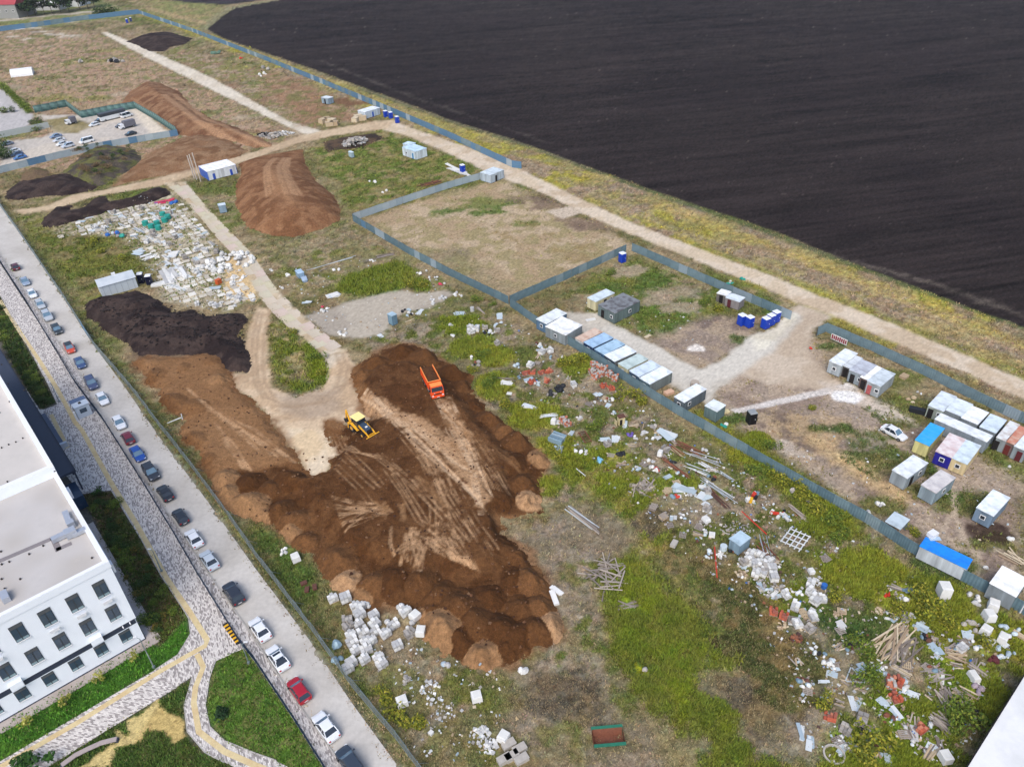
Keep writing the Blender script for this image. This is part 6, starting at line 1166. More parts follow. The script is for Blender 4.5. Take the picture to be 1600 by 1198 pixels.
# flat white roof in the lower right corner
c4 = [P(1500, 1215, 3.6), P(1608, 1042, 3.6), P(1700, 1100, 3.6), P(1640, 1290, 3.6)]; t = empty('corner_building', *c4[0]); tag(t, 'building with flat white roof cut off by the lower right corner', 'building')
pl = [tuple(p - c4[0]) for p in c4]; b = MB(); b.prism([tuple(np.array(p) * .985) for p in pl], 0, 3.4, colmat((92, 96, 104))); b.build('wall', t); b = MB(); b.prism(pl, 3.42, 3.6, mat('membrane', C(240, 241, 242), .7, var=.03, col2=C(226, 228, 228), scale2=.3)); r_ = b.build('roof', t)
b = MB(); d = c4[1] - c4[0]; b.box((d[0] / 2, d[1] / 2, 3.52), (np.linalg.norm(d), .14, .3), M_UND, rz=math.atan2(d[1], d[0])); b.build('edge_trim', r_)
# ------------------------------------------------------------------ dumped materials on the waste ground
ITEMS = []
UNIT = {}
def unit(m, kind='box'):
    if (m.name, kind) not in UNIT:
        b = MB()
        if kind == 'box': b.box((0, 0, 0), (1, 1, 1), m)
        elif kind == 'tube': b.bar((-.5, 0, 0), (.5, 0, 0), .5, m, 7)
        UNIT[(m.name, kind)] = b.mesh(kind + '_' + m.name)
    return UNIT[(m.name, kind)]
def put(nm, me, t, loc, scale, rot=(0, 0, 0)):
    o = link(nm, me, t); o.location = loc; o.scale = scale; o.rotation_euler = rot; return o
def thing(name, px, py, desc, cat, rz=None, group=None, z=None):
    x, y = P(px, py); zz = zat(x, y) if z is None else z
    t = empty(name, x, y, zz, rnd.uniform(0, 3.14) if rz is None else rz); ITEMS.append((t, px, py, desc, cat, group)); return t
WOODG = [mat('weathered_wood_%d' % k, C(*c), .9, var=.2, scale=3, stretch=(1, 8, 8)) for k, c in enumerate(((166, 156, 146), (148, 138, 130), (184, 172, 158), (128, 118, 110)))]
WOODT = [mat('raw_wood_%d' % k, C(*c), .9, var=.18, scale=3, stretch=(1, 8, 8)) for k, c in enumerate(((198, 178, 148), (180, 158, 128), (212, 196, 168), (168, 146, 122)))]
RUST = [mat('rusty_steel_%d' % k, C(*c), .7, .2, var=.25, scale=4) for k, c in enumerate(((136, 86, 66), (112, 76, 64), (158, 102, 74), (96, 72, 66)))]
WPIPE = [mat('pale_profile_%d' % k, C(*c), .5, .1, var=.08) for k, c in enumerate(((222, 226, 228), (196, 204, 208), (168, 178, 186), (232, 234, 232)))]
WHT = [mat('white_block_%d' % k, C(*c), .85, var=.08, scale=2) for k, c in enumerate(((226, 226, 222), (206, 206, 204), (238, 238, 236), (190, 190, 190)))]
ORG = [mat('orange_brick_%d' % k, C(*c), .9, var=.15, scale=3) for k, c in enumerate(((198, 104, 76), (182, 92, 70), (206, 132, 104), (164, 96, 80)))]
GRYB = [mat('grey_concrete_%d' % k, C(*c), .9, var=.12, scale=2) for k, c in enumerate(((170, 164, 158), (150, 146, 142), (186, 180, 172)))]
SHEET = [mat('pale_sheet_%d' % k, C(*c), .5, .1, var=.08, scale=1.2) for k, c in enumerate(((206, 220, 226), (226, 232, 234), (178, 196, 208), (190, 204, 210)))]
BLUEG = [mat('blue_grey_steel_%d' % k, C(*c), .5, .2, var=.1) for k, c in enumerate(((150, 176, 190), (128, 154, 170), (172, 192, 202)))]
M_TEAL = mat('teal_plastic', C(46, 160, 146), .5, var=.08); M_BLK = mat('black_plastic', C(38, 40, 46), .6, var=.2); M_BLUE = mat('blue_plastic', C(52, 110, 190), .5, var=.1); M_REDP = mat('red_paint', C(206, 66, 48), .5, var=.12); M_PINK = mat('pink_panel', C(214, 66, 96), .6, var=.1); M_CREAM = mat('cream_board', C(222, 206, 160), .7, var=.08)
PALSET = {}
def pallet_mesh(m):
    b = MB()
    for k in range(5): b.box((0, -.42 + k * .21, .13), (1.2, .13, .03), m)
    for k in (-.5, 0, .5): b.box((k, 0, .06), (.1, 1.0, .1), m)
    return b.mesh('pallet')
PAL = [pallet_mesh(m) for m in WOODG[:2] + WOODT[:1]]
def blocks_mesh(ms, seed, nx=3, ny=2, nz=3, miss=.12, bw=.4, bd=.48, bh=.28):
    r = random.Random(seed); b = MB()
    for i in range(nx):
        for j in range(ny):
            top = nz - (1 if r.random() < .3 else 0)
            for k in range(top):
                if k == top - 1 and r.random() < miss: continue
                b.box(((i - (nx - 1) / 2) * bw + r.uniform(-.03, .03), (j - (ny - 1) / 2) * bd + r.uniform(-.03, .03), .16 + (k + .5) * bh), (bw * .94, bd * .94, bh * .95), ms[r.randrange(len(ms))], rz=r.uniform(-.06, .06))
    return b.mesh('blocks')
BLOCKS = {'white': [blocks_mesh(WHT, s) for s in range(5)], 'orange': [blocks_mesh(ORG, s + 9, 4, 3, 2, .35, .3, .32, .3) for s in range(3)], 'grey': [blocks_mesh(GRYB, s + 19) for s in range(2)], 'brick': [blocks_mesh([ORG[3], ORG[2], GRYB[2], WHT[3]], s + 29, 4, 3, 4, .3, .28, .32, .24) for s in range(3)], 'wrap': []}
def pallet_of(px, py, kind='white', s=1.0, desc=None, rz=None, group=None):
    t = thing('block_pallet', px, py, desc or {'white': 'pallet of white building blocks', 'orange': 'pallet of orange hollow bricks', 'grey': 'pallet of grey blocks', 'brick': 'pallet of mixed red bricks'}[kind], 'pallet', rz, group)
    put('pallet', PAL[rnd.randrange(3)], t, (0, 0, 0), (s, s, s)); o = put('blocks', BLOCKS[kind][rnd.randrange(len(BLOCKS[kind]))], t, (0, 0, 0), (s, s, s)); o['kind'] = 'stuff'
def wrapped(px, py, s=(1.2, 1.1, 1.3), desc='white film-wrapped pallet load', m=None, rz=None, cat='pallet'):
    t = thing('wrapped_pallet', px, py, desc, cat, rz); put('pallet', PAL[0], t, (0, 0, 0), (s[0] / 1.2, s[1], 1))
    b = MB(); q = rnd.uniform(.9, .99); b.box((0, 0, .15 + s[2] / 2), s, m or WHT[2], taper=(q, q)); b.box((.1, 0, .17 + s[2]), (s[0] * .75, s[1] * .8, .06), m or WHT[0]); b.build('load', t)
def empty_pallets(px, py, n=3, desc='stack of empty grey pallets', jit=.25):
    t = thing('pallet_stack', px, py, desc, 'pallet')
    for k in range(n): put('pallet', PAL[rnd.randrange(3)], t, (rnd.uniform(-jit, jit), rnd.uniform(-jit, jit), k * .15), (1, 1.05, 1), (rnd.uniform(-.1, .1), rnd.uniform(-.1, .1), rnd.uniform(-.5, .5)))
def planks(a, b_, n, w, desc, ms=WOODG, wid=.16, th=.05, fan=.12, part='plank', kind='box', cat='planks', name='plank_pile', zstep=.02, lv=.25):
    pa, pb = P(*a), P(*b_); d = pb - pa; L = float(np.linalg.norm(d)); t = thing(name, (a[0] + b_[0]) / 2, (a[1] + b_[1]) / 2, desc, cat, math.atan2(d[1], d[0]))
    for k in range(n):
        l = L * rnd.uniform(1 - lv, 1.05) * (.6 if fan > .5 else 1); m = ms[rnd.randrange(len(ms))]
        q_ = .32 if fan > .5 else .1
        put(part, unit(m, kind), t, (rnd.uniform(-q_, q_) * L, rnd.uniform(-w / 2, w / 2) * (1.6 if fan > .5 else 1), .06 + zstep * k + rnd.uniform(0, .05)), (l, wid * rnd.uniform(.7, 1.2), th * rnd.uniform(.8, 1.3)), (rnd.uniform(-.2, .2), rnd.uniform(-.03, .03), rnd.gauss(0, fan)))
def sheets(px, py, n, L, W, desc, ms=SHEET, fan=.35, off=.4, cat='sheets', name='sheet_stack', rz=None, part='sheet', th=.04):
    t = thing(name, px, py, desc, cat, rz)
    for k in range(n): put(part, unit(ms[rnd.randrange(len(ms))]), t, (rnd.uniform(-off, off), rnd.uniform(-off, off), .08 + k * .06), (L * rnd.uniform(.7, 1), W * rnd.uniform(.7, 1), th), (rnd.uniform(-.05, .05), rnd.uniform(-.06, .06), rnd.uniform(-fan, fan)))
def lump_mesh(m, seed):
    r = np.random.default_rng(seed); b = MB(); rings = []
    for z, q in ((0, .8), (.25, 1.0), (.55, .85), (.8, .45)):
        rings.append([(math.cos(a) * q * r.uniform(.35, .6), math.sin(a) * q * r.uniform(.35, .6), z + r.uniform(-.06, .06)) for a in np.linspace(0, 6.28, 9)[:-1]])
    b.loft(rings, m); return b.mesh('bag')
LUMP = {}
def lump(m):
    LUMP.setdefault(m.name, [lump_mesh(m, k + 3) for k in range(3)]); return LUMP[m.name][rnd.randrange(3)]
def bags(px, py, n, r, desc, ms=WHT, s=.8, part='bag', cat='bags', name='bag_pile', hz=.3, asp=.7, rz=None):
    t = thing(name, px, py, desc, cat, rz)
    for k in range(n):
        d = r * math.sqrt(rnd.random()); a = rnd.uniform(0, 6.28); q = s * rnd.uniform(.6, 1.3)
        put(part, lump(ms[rnd.randrange(len(ms))]), t, (d * math.cos(a), d * math.sin(a) * asp, max(0, (1 - d / max(r, .01))) * hz * rnd.random()), (q, q * rnd.uniform(.6, 1), q * rnd.uniform(.5, .9)), (rnd.uniform(-.3, .3), rnd.uniform(-.3, .3), rnd.uniform(0, 6)))
def rubble(px, py, n, r, desc, ms=GRYB, s=.3, hz=.5, cat='rubble', name='rubble_heap', asp=.8):
    t = thing(name, px, py, desc, cat); b = MB()
    for k in range(n):
        d = r * rnd.random() ** .6; a = rnd.uniform(0, 6.28); q = s * rnd.uniform(.5, 1.5)
        b.box((d * math.cos(a), d * math.sin(a) * asp, hz * (1 - d / r) * rnd.random() + q * .2), (q, q * rnd.uniform(.4, .9), q * rnd.uniform(.3, .8)), ms[rnd.randrange(len(ms))], rot=Matrix.Rotation(rnd.uniform(0, 6), 4, 'Z') @ Matrix.Rotation(rnd.uniform(-.6, .6), 4, 'X'))
    o = b.build('chunks', t); o['kind'] = 'stuff'
def crate(px, py, s, col, desc, cat='box', name='crate', rz=None, lid=None):
    t = thing(name, px, py, desc, cat, rz); m = col if not isinstance(col, tuple) else colmat(col)
    b = MB(); b.box((0, 0, s[2] / 2), s, m, taper=(.96, .96)); b.build('box_body', t); b = MB(); b.box((0, 0, s[2] + .03), (s[0] * 1.03, s[1] * 1.03, .06), lid or m); b.build('lid', t)
def barrel(px, py, m, r=.35, h=.9, desc='barrel', cat='barrel', name='barrel'):
    t = thing(name, px, py, desc, cat); b = MB(); b.bar((0, 0, 0), (0, 0, h), r, m, 14); b.build('drum', t)
    for z in (.05, h / 2, h - .05): b = MB(); b.bar((0, 0, z - .03), (0, 0, z + .03), r * 1.05, m, 14); b.build('hoop', t)

# white block store below the spoil
for (x, y) in ((521, 938), (541, 938), (556, 950), (563, 964), (561, 978), (568, 992), (549, 995), (551, 1006), (572, 1005), (557, 1019), (573, 1018), (550, 1039), (570, 1033), (592, 1030), (545, 1047), (585, 965), (586, 978), (587, 990), (603, 993), (616, 979), (634, 959), (622, 1012), (563, 951), (597, 1040), (580, 1005)): pallet_of(x, y, 'white', rnd.uniform(1.05, 1.3), rz=rnd.gauss(.55, .12))
for (x, y) in ((544, 972), (545, 982), (641, 993)): pallet_of(x, y, 'grey', 1.15)
for (x, y) in ((649, 966), (658, 990), (745, 1092), (787, 1155), (463, 875), (629, 1100)): wrapped(x, y, (1.3, 1.2, .9))
for (x, y) in ((573, 948), (627, 950), (641, 977), (606, 975)): bags(x, y, 4, .7, 'crumpled heap of white film')
for (x, y) in ((525, 1012), (530, 1032)): bags(x, y, 3, .6, 'crumpled blue-grey tarpaulin', BLUEG, 1.1, 'tarp')
bags(447, 862, 5, 1, 'white film scraps by the mesh fence'); bags(701, 1035, 4, .8, 'grey-white sack heap at the tip of the spoil', [WHT[3], SHEET[2]]); rubble(635, 1064, 14, .7, 'small pale stone heap', GRYB, .35)
rubble(675, 1080, 40, 1.8, 'scatter of broken white foam', WHT, .3, .15); rubble(690, 1118, 40, 2, 'loose spread of pale rubble', [WHT[3], GRYB[2]], .22, .1); rubble(750, 1148, 40, 1.3, 'heap of white foam pieces', WHT, .35, .4); rubble(768, 1166, 30, 1.1, 'lower heap of white foam pieces', WHT, .35, .3); crate(674, 1147, (.5, .5, .5), WHT[0], 'small white cube in the grass')
for (x, y) in ((795, 1165), (812, 1172), (800, 1183), (788, 1188), (815, 1188)): crate(x, y, (1.6, .9, .6), GRYB[2], 'beige concrete foundation block', 'block', 'concrete_block', .5)
bags(817, 1052, 3, .6, 'white sack at the lower tip of the spoil', WHT, 1.2); planks((862, 917), (880, 930), 2, .3, 'pale concrete beam on the spoil edge', WHT[2:3], .7, .4, .02, 'beam', cat='beam', name='concrete_beam'); planks((862, 926), (871, 948), 1, .1, 'short white concrete beam under the first', WHT[2:3], .9, .4, .02, 'beam', cat='beam', name='concrete_beam')
# green skip
t = thing('skip', 950, 1157, 'open green skip with rusty inside', 'skip', .05); M_SK = mat('skip_green', C(46, 120, 96), .5, var=.15)
prof = [(-1.0, 1.1), (-.55, .05), (.55, .05), (1.0, 1.1)]
b = MB(); b.add([(-1.8, y, z) for y, z in prof] + [(1.8, y, z) for y, z in prof], [(0, 4, 5, 1), (2, 6, 7, 3)], M_SK); b.build('side', t); b = MB(); b.add([(-1.75, y * .94, z + .06) for y, z in prof] + [(1.75, y * .94, z + .06) for y, z in prof], [(0, 1, 5, 4), (1, 2, 6, 5), (2, 3, 7, 6)], RUST[0]); b.build('inner_shell', t)
for s in (-1, 1): b = MB(); b.add([(s * 1.8, y, z) for y, z in prof], [(0, 1, 2, 3)], RUST[0]); b.build('end_plate', t); b = MB(); b.box((0, s * 1.08, 1.08), (3.7, .34, .16), M_SK); b.build('rim', t)
# long waste strip by the fence: planks, pipes, sheets, blocks
bags(870, 610, 16, 2.2, 'heap of tangled black netting', [M_BLK], 1.0, 'netting', 'netting', 'netting_heap', .3, .5)
for (x, y, n, L, W, w) in ((828, 636, 4, 3.2, 1.0, 'stack of long white boards'), (857, 649, 3, 3.6, .9, 'curved white sheet'), (790, 600, 2, 3.0, 1.4, 'crumpled white sheet'), (796, 616, 1, 1.2, 1.1, 'square pale board'), (871, 704, 2, 2.4, 1.2, 'light blue flat panel'), (945, 688, 3, 2.0, .9, 'pale blue scrap panels'), (960, 687, 2, 2.2, 1.2, 'pale sheet lying by the hutch'), (1040, 680, 7, 3.6, 1.5, 'stack of grey-white roofing sheets'), (1067, 766, 5, 4.0, 1.5, 'large pale blue wall sheets'), (1108, 797, 3, 2.0, .8, 'white door panels'), (1100, 776, 4, 2.0, 1.2, 'light grey panel heap'), (717, 490, 3, 2.6, 1.6, 'grey-blue tilted panels'), (780, 494, 2, 2.4, 1.4, 'grey-blue flat panel by the fence corner'), (594, 524, 1, 2.0, 1.2, 'oval grey sheet on the gravel'), (655, 489, 2, 3.0, 1.0, 'red and white board'), (520, 462, 5, 3.2, 2.0, 'stack of white window frames'), (480, 472, 2, 2, 1.2, 'blue-grey panel by the slab track'), (1105, 788, 2, 1.4, .9, 'white flat hatch'), (870, 660, 2, 1.3, .9, 'pale board under the brick pallet'), (1250, 1147, 2, 2.2, .6, 'grey boards at the ring'), (1262, 1161, 2, 1.6, .8, 'small grey boards at the ring'), (1345, 1042, 2, 1.5, .8, 'grey slatted boards'), (1460, 1014, 2, 1.3, 1.2, 'grey boards behind the shrub'), (1440, 982, 4, 1.9, .5, 'grey slatted frame'), (1565, 1000, 1, 2.0, 1.2, 'pale board by the white pallets')): sheets(x, y, n, L, W, w, SHEET if 'blue' in w or 'grey' in w else [SHEET[1], WHT[0]], th=.05)
for (x, y) in ((822, 585), (831, 584), (847, 584), (858, 582), (854, 597), (831, 599)): pallet_of(x, y, 'orange', 1.2)
for (x, y) in ((943, 605), (955, 609), (1208, 957), (1224, 964), (1395, 1063), (1401, 1068), (1398, 1092), (1438, 1140), (1296, 1122)): pallet_of(x, y, 'orange', 1.15)
for (x, y) in ((928, 573), (936, 578), (944, 580), (952, 588), (961, 594), (938, 588), (925, 585), (880, 660), (886, 665), (930, 592), (1390, 1071)): pallet_of(x, y, 'brick', 1.15)
for (x, y) in ((847, 553), (859, 551), (829, 573), (735, 514), (745, 517), (758, 514), (736, 521), (1192, 862 + 36), (1208, 905), (1228, 932), (1266, 915), (1268, 930), (1273, 942), (1284, 938), (1242, 950), (1270, 966), (1245, 977), (1163, 880), (1172, 878), (1180, 884), (1190, 886), (1186, 870), (1172, 868), (1200, 880), (1192, 893), (1204, 892), (1180, 898), (1345, 1129), (1320, 1142)): pallet_of(x, y, 'white' if rnd.random() < .8 else 'grey', rnd.uniform(1.0, 1.25))
for (x, y, s) in ((1472, 930, (1.6, 1.4, 1.9)), (1550, 950, (1.4, 1.3, 1.1)), (1543, 967, (1.4, 1.3, 1.2)), (1538, 990, (1.2, 1.2, 1.1)), (1565, 1001, (1.4, 1.1, .9)), (1520, 1060, (1.5, .9, .7)), (1475, 1187, (1.3, 1.1, 1.0)), (1103, 814, (1.2, 1.0, .5)), (1267, 895, (.8, .8, .5)), (865, 662, (.9, .9, .9)), (1112, 838, (.9, .8, .5)), (1031, 712, (.9, .8, .9))): wrapped(x, y, s)
for (a, b_, n, w, ms, d) in (((1042, 694), (1068, 712), 9, 1.2, RUST + WOODT, 'bundle of rusty brown bars'), ((1055, 690), (1100, 712), 8, 1.4, RUST, 'long rusty angle irons'), ((1032, 715), (1078, 750), 9, 1.0, RUST, 'thin rusty reinforcement rods'), ((1072, 728), (1110, 742), 7, 1.2, WPIPE, 'bundle of white profiles'), ((1092, 722), (1122, 738), 6, 1.0, WPIPE, 'short white profiles behind the first bundle'), ((1070, 705), (1130, 725), 6, 1.4, WPIPE[1:3] + WOODG[:1], 'grey profiles lying by the rusty irons'), ((1094, 745), (1146, 782), 6, .8, WPIPE[:3], 'long bundle of pale steel pipes'), ((1100, 760), (1140, 795), 8, 1.4, RUST, 'rusty pipe frame tangle'), ((1122, 735), (1144, 750), 4, .8, WPIPE[1:3], 'short grey steel beams'), ((1186, 850), (1212, 878), 9, 1.6, RUST, 'fan of rusty pipes'), ((1190, 835), (1205, 885), 6, 1.2, RUST[:2] + WPIPE[2:3], 'thin rusty pipes crossing the fan')): planks(a, b_, n, w, d, ms, .13, .09, .06, 'pipe', 'tube', 'pipes', 'pipe_bundle')
for (a, b_, n, w, ms, d, f) in (((888, 795), (934, 830), 12, 1.1, WOODG + WPIPE[1:2], 'long bundle of weathered grey laths', .05), ((922, 880), (972, 925), 34, 3.0, WOODG, 'tangled heap of bare grey branches', .9), ((965, 948), (1000, 945), 6, .7, WOODG, 'short grey sticks below the branch heap', .25), ((1232, 790), (1262, 815), 9, .8, WOODG + WOODT[:1], 'neat bundle of grey planks by the long fence', .04), ((1260, 782), (1275, 793), 4, .5, WOODG, 'small stack of grey planks under the fence', .1), ((1372, 1030), (1408, 975), 18, 2.6, WOODT, 'big heap of tan and grey planks', .22), ((1395, 1040), (1428, 1000), 14, 2.0, WOODG, 'grey planks on the lower side of the big heap', .3), ((1390, 1038), (1424, 1058), 4, .7, WOODT[2:3] + WOODG[2:3], 'pale wide boards below the big heap', .06), ((1478, 1022), (1512, 1030), 12, 1.8, WOODT, 'pale tan plank heap', .3), ((1512, 1038), (1548, 1060), 10, 1.0, WOODG, 'grey plank bundle by the white box', .1), ((1464, 1075), (1490, 1105), 12, 1.8, WOODG, 'grey plank heap above the lower stack', .4), ((1494, 1072), (1520, 1100), 10, 1.8, WOODG + WOODT, 'mixed plank heap near the white roof', .4), ((1452, 1120), (1486, 1140), 14, 1.9, WOODG, 'wide grey plank heap', .45), ((1445, 1190), (1462, 1165), 8, .8, WOODT[:1] + WOODG, 'upright stack of long pale planks', .04), ((1466, 1150), (1470, 1175), 5, .6, WOODG, 'narrow grey planks above the white box', .08), ((1450, 1065), (1478, 1045), 10, 1.5, WOODG, 'blue-grey plank heap behind shrubs', .4), ((1390, 915), (1408, 922), 6, .8, WOODG, 'grey plank stack near the fence', .06), ((1410, 924), (1428, 922), 6, .7, BLUEG, 'grey profile stack next to the planks', .04), ((898, 730), (916, 746), 1, .1, WPIPE[:1], 'single pale lath in the grass', .02), ((1412, 1130), (1428, 1155), 6, .9, WOODG, 'loose grey planks by orange bricks', .2), ((1580, 985), (1608, 1003), 7, 1.0, WOODT, 'tan boards at the right edge', .06), ((590, 402), (618, 397), 9, 1.0, WOODG, 'grey plank pile under the bare plot fence', .1), ((560, 412), (600, 400), 3, .6, WOODG, 'few long grey planks in the weeds', .15), ((480, 422), (560, 400), 2, .4, WPIPE[1:2], 'two long pale poles in the weeds', .03), ((496, 425), (510, 420), 2, .3, WOODG, 'short grey poles by the blue box', .1), ((745, 480), (757, 490), 4, .7, WOODG, 'grey boards by the rolled matting', .2), ((633, 505), (650, 500), 6, .9, WOODT, 'broken tan boards on the gravel edge', .6), ((805, 595), (770, 590), 3, .6, WOODG, 'grey laths right of the spoil', .3), ((1002, 745), (1010, 780), 10, 2.4, WOODG, 'broken grey pallets and laths', .8), ((1565, 860), (1600, 885), 8, 1.8, WOODT, 'tan boards behind the white-roofed shed', .3)): planks(a, b_, n, w, d, ms, .2, .06, f)
for (x, y, n, d) in ((1020, 795, 4, 'stack of weathered pallets'), (1035, 808, 4, 'second stack of weathered pallets'), (1093, 824, 2, 'pale blue-grey pallet'), (1066, 837, 1, 'single grey pallet on bare ground'), (1290, 875, 2, 'single lone grey pallet'), (1450, 1045, 2, 'grey pallet behind the plank heap'), (1320, 1140, 2, 'grey pallet near a white cube'), (1412, 1150, 2, 'weathered pallet at the lower edge'), (1047, 822, 1, 'broken pallet below the stacks')): empty_pallets(x, y, n, d)
for (x, y, n, r, ms, d) in ((1017, 726, 9, 1.3, WHT, 'pile of white plastic sacks'), (1022, 735, 5, .8, [M_REDP, WHT[0]], 'orange-red and white sacks'), (970, 709, 6, 1.0, [M_BLK], 'pile of black sacks'), (985, 680, 4, .8, [M_BLUE, mat('violet_film', C(110, 90, 170), .5)], 'blue and violet film heap'), (1017, 666, 5, .9, GRYB, 'grey boulder heap'), (1012, 681, 8, 1.3, WHT, 'broken white foam boards'), (909, 706, 6, 1.3, WHT, 'white wrapped bundles'), (938, 718, 3, .7, [mat('sky_blue_tarp', C(128, 190, 226), .5, var=.08)], 'sky blue tarpaulin bundle'), (1058, 776, 3, .5, [M_BLUE, M_REDP, WHT[0]], 'red white and blue ball-shaped bundle'), (1408, 934, 4, .9, WHT, 'white sacks below grey planks'), (1522, 936, 3, .8, WHT, 'white sacks near the leaning posts'), (1532, 944, 3, .8, WHT, 'white film heap near the fence'), (1515, 980, 5, 1.0, [WHT[0], GRYB[2]], 'pile of pale sacks'), (1525, 1078, 4, .8, [mat('mauve_film', C(176, 160, 170), .6)], 'mauve plastic film heap'), (1568, 1022, 8, 1.4, SHEET, 'silver plastic sheeting heap'), (1556, 1032, 4, .9, [mat('maroon_cloth', C(104, 52, 56), .8, var=.2)], 'maroon cloth heap'), (1570, 985, 8, 1.8, SHEET, 'torn pale film by the fence'), (1238, 768, 3, .5, GRYB, 'grey sack by the long fence'), (508, 487, 6, 1.3, WHT, 'white film and scraps by the gravel'), (505, 480, 2, .4, [M_PINK], 'small red film scrap'), (535, 520, 8, 1.6, WHT, 'spread white plastic on the gravel edge'), (640, 488, 10, 2.2, [WHT[0], M_BLK, GRYB[0], SHEET[2]], 'mixed black and white scrap heap'), (675, 472, 6, 1.2, WHT, 'white scrap with orange bits'), (692, 466, 5, 1.2, WHT, 'white bags at the gravel corner'), (715, 461, 6, 1.2, WHT, 'white bags under the fence'), (660, 426, 5, 1.4, WHT, 'white boards and film under the fence'), (678, 436, 5, 1.4, WHT, 'white film strips under the fence'), (692, 445, 3, .9, [WHT[0], M_PINK], 'white and red film strips'), (525, 422, 4, 1.0, WHT, 'white sacks in the weeds'), (583, 408, 4, 1.0, WHT, 'white sheets by grey planks'), (450, 432, 4, 1.0, [M_BLK, WHT[0]], 'black and white bags by the slab track'), (440, 450, 3, .9, WHT, 'white bag by the slab track'), (425, 422, 3, .9, WHT, 'pale stones beside the slab track'), (705, 508, 4, .7, WHT, 'small white sack heap'), (708, 526, 4, .8, WHT, 'white block rubble by the spoil'), (765, 522, 9, 1.8, [WHT[0], M_BLK, SHEET[2]], 'mixed rubbish by white block pallets'), (807, 573, 3, .8, SHEET[2:], 'grey cushions in the grass'), (735, 560, 3, .7, WHT, 'white bucket pile behind the truck'), (745, 570, 6, 1.2, [M_BLK, RUST[0], GRYB[0]], 'dark scrap heap behind the truck'), (843, 542, 6, 1.0, [WHT[0], SHEET[2]], 'white pipe fittings by the fence'), (860, 560, 2, .5, BLUEG, 'grey drum pieces by white pallets'), (952, 626, 4, .8, [WHT[0], RUST[0]], 'white and rusty scrap'), (905, 654, 3, .6, WHT, 'white scraps below the netting'), (1140, 442, 6, 1.2, [M_TEAL, WHT[0]], 'teal and white rubbish by the road'), (1160, 436, 3, .6, [M_TEAL], 'teal bags by the road'), (1131, 665, 3, .6, [M_TEAL, WHT[0]], 'teal scraps by the small grey shed'), (1265, 545, 2, .5, [M_REDP], 'red bag by the gate'), (1375, 790, 3, .7, WHT, 'white bags behind the fence'), (1355, 800, 3, .6, WHT, 'white scraps at the bend of the fence'), (1425, 625, 4, 1, WOODT, 'broken boxes beside the garages'), (1435, 615, 3, .8, WHT, 'white bag beside the garages'), (1580, 845, 2, .5, [M_BLUE, WHT[0]], 'blue and white bucket'), (1540, 890, 1, .3, WHT, 'white basin behind the fence'), (1575, 730, 1, .4, WHT, 'white basin on the bare yard')): bags(x, y, n, r, d, ms)
rubble(1160, 828, 60, 2.0, 'mound of grey gravel by the metal hut', GRYB, .2, .8); rubble(1180, 880, 50, 2.6, 'scatter of broken white blocks', WHT, .35, .3); rubble(1205, 918, 60, 2.4, 'heap of grey block rubble', GRYB, .35, .5); rubble(1003, 762, 40, 2.0, 'litter of broken laths', WOODG, .4, .2); rubble(1244, 997, 30, 1.0, 'burnt scrap circle', RUST, .35, .3); rubble(1222, 978, 16, .8, 'tan broken blocks', WOODT, .35, .3)
rubble(555, 226, 70, 5, 'large grey concrete rubble heap', GRYB + [WHT[3]], .9, 2.0); rubble(430, 213, 50, 4, 'grey rubble heap beside the concrete road', GRYB, .9, 1.6); rubble(446, 210, 40, 3.4, 'pale rubble mound by the road junction', WHT, .7, 1.6); rubble(412, 212, 30, 3, 'dark rubble mound by the earth ridge', [GRYB[1], M_UND], .8, 1.2)
for k, (x, y) in enumerate(((505, 192), (512, 190), (519, 192), (515, 197), (523, 196), (560, 186), (567, 188), (572, 184), (556, 190))): crate(x, y, (3.0, 2.2, 1.6), WOODT[k % 3], 'tan block stack near the far toilets', 'block', 'block_stack')
for k, (x, y) in enumerate(((175, 98), (182, 95), (188, 97))): bags(x, y, 5, 3, 'dark rubbish heap in the far dry grass', [M_BLK, GRYB[0]], 2.2, hz=1)
bags(127, 97, 3, 2, 'pale boulder mound in the far grass', GRYB, 2.5); bags(335, 84, 6, 5, 'green film heap by the far fence', [mat('green_film', C(96, 128, 112), .6)], 2.2); bags(376, 92, 2, 1.4, 'small red heap by the far fence', [M_REDP], 1.6); bags(415, 108, 5, 3, 'grey scrap by the far fence', GRYB, 1.8); bags(410, 118, 4, 3, 'white scrap left of the far fence', WHT, 1.6)
bags(583, 285, 4, 1.6, 'white scrap in the weeds by the pale fence', WHT, 1.1); bags(600, 300, 4, 1.4, 'white scraps at the foot of the pale fence', WHT, .9); planks((655, 292), (690, 283), 10, 3, 'spread of rusty red bars in the weeds', RUST, .2, .1, .3, 'bar', 'box', 'bars', 'bar_pile'); planks((695, 258), (735, 275), 6, 2.4, 'row of pale slabs beside the road', WHT[:2], .9, .2, .04, 'slab', 'box', 'slabs', 'slab_row', lv=.6)
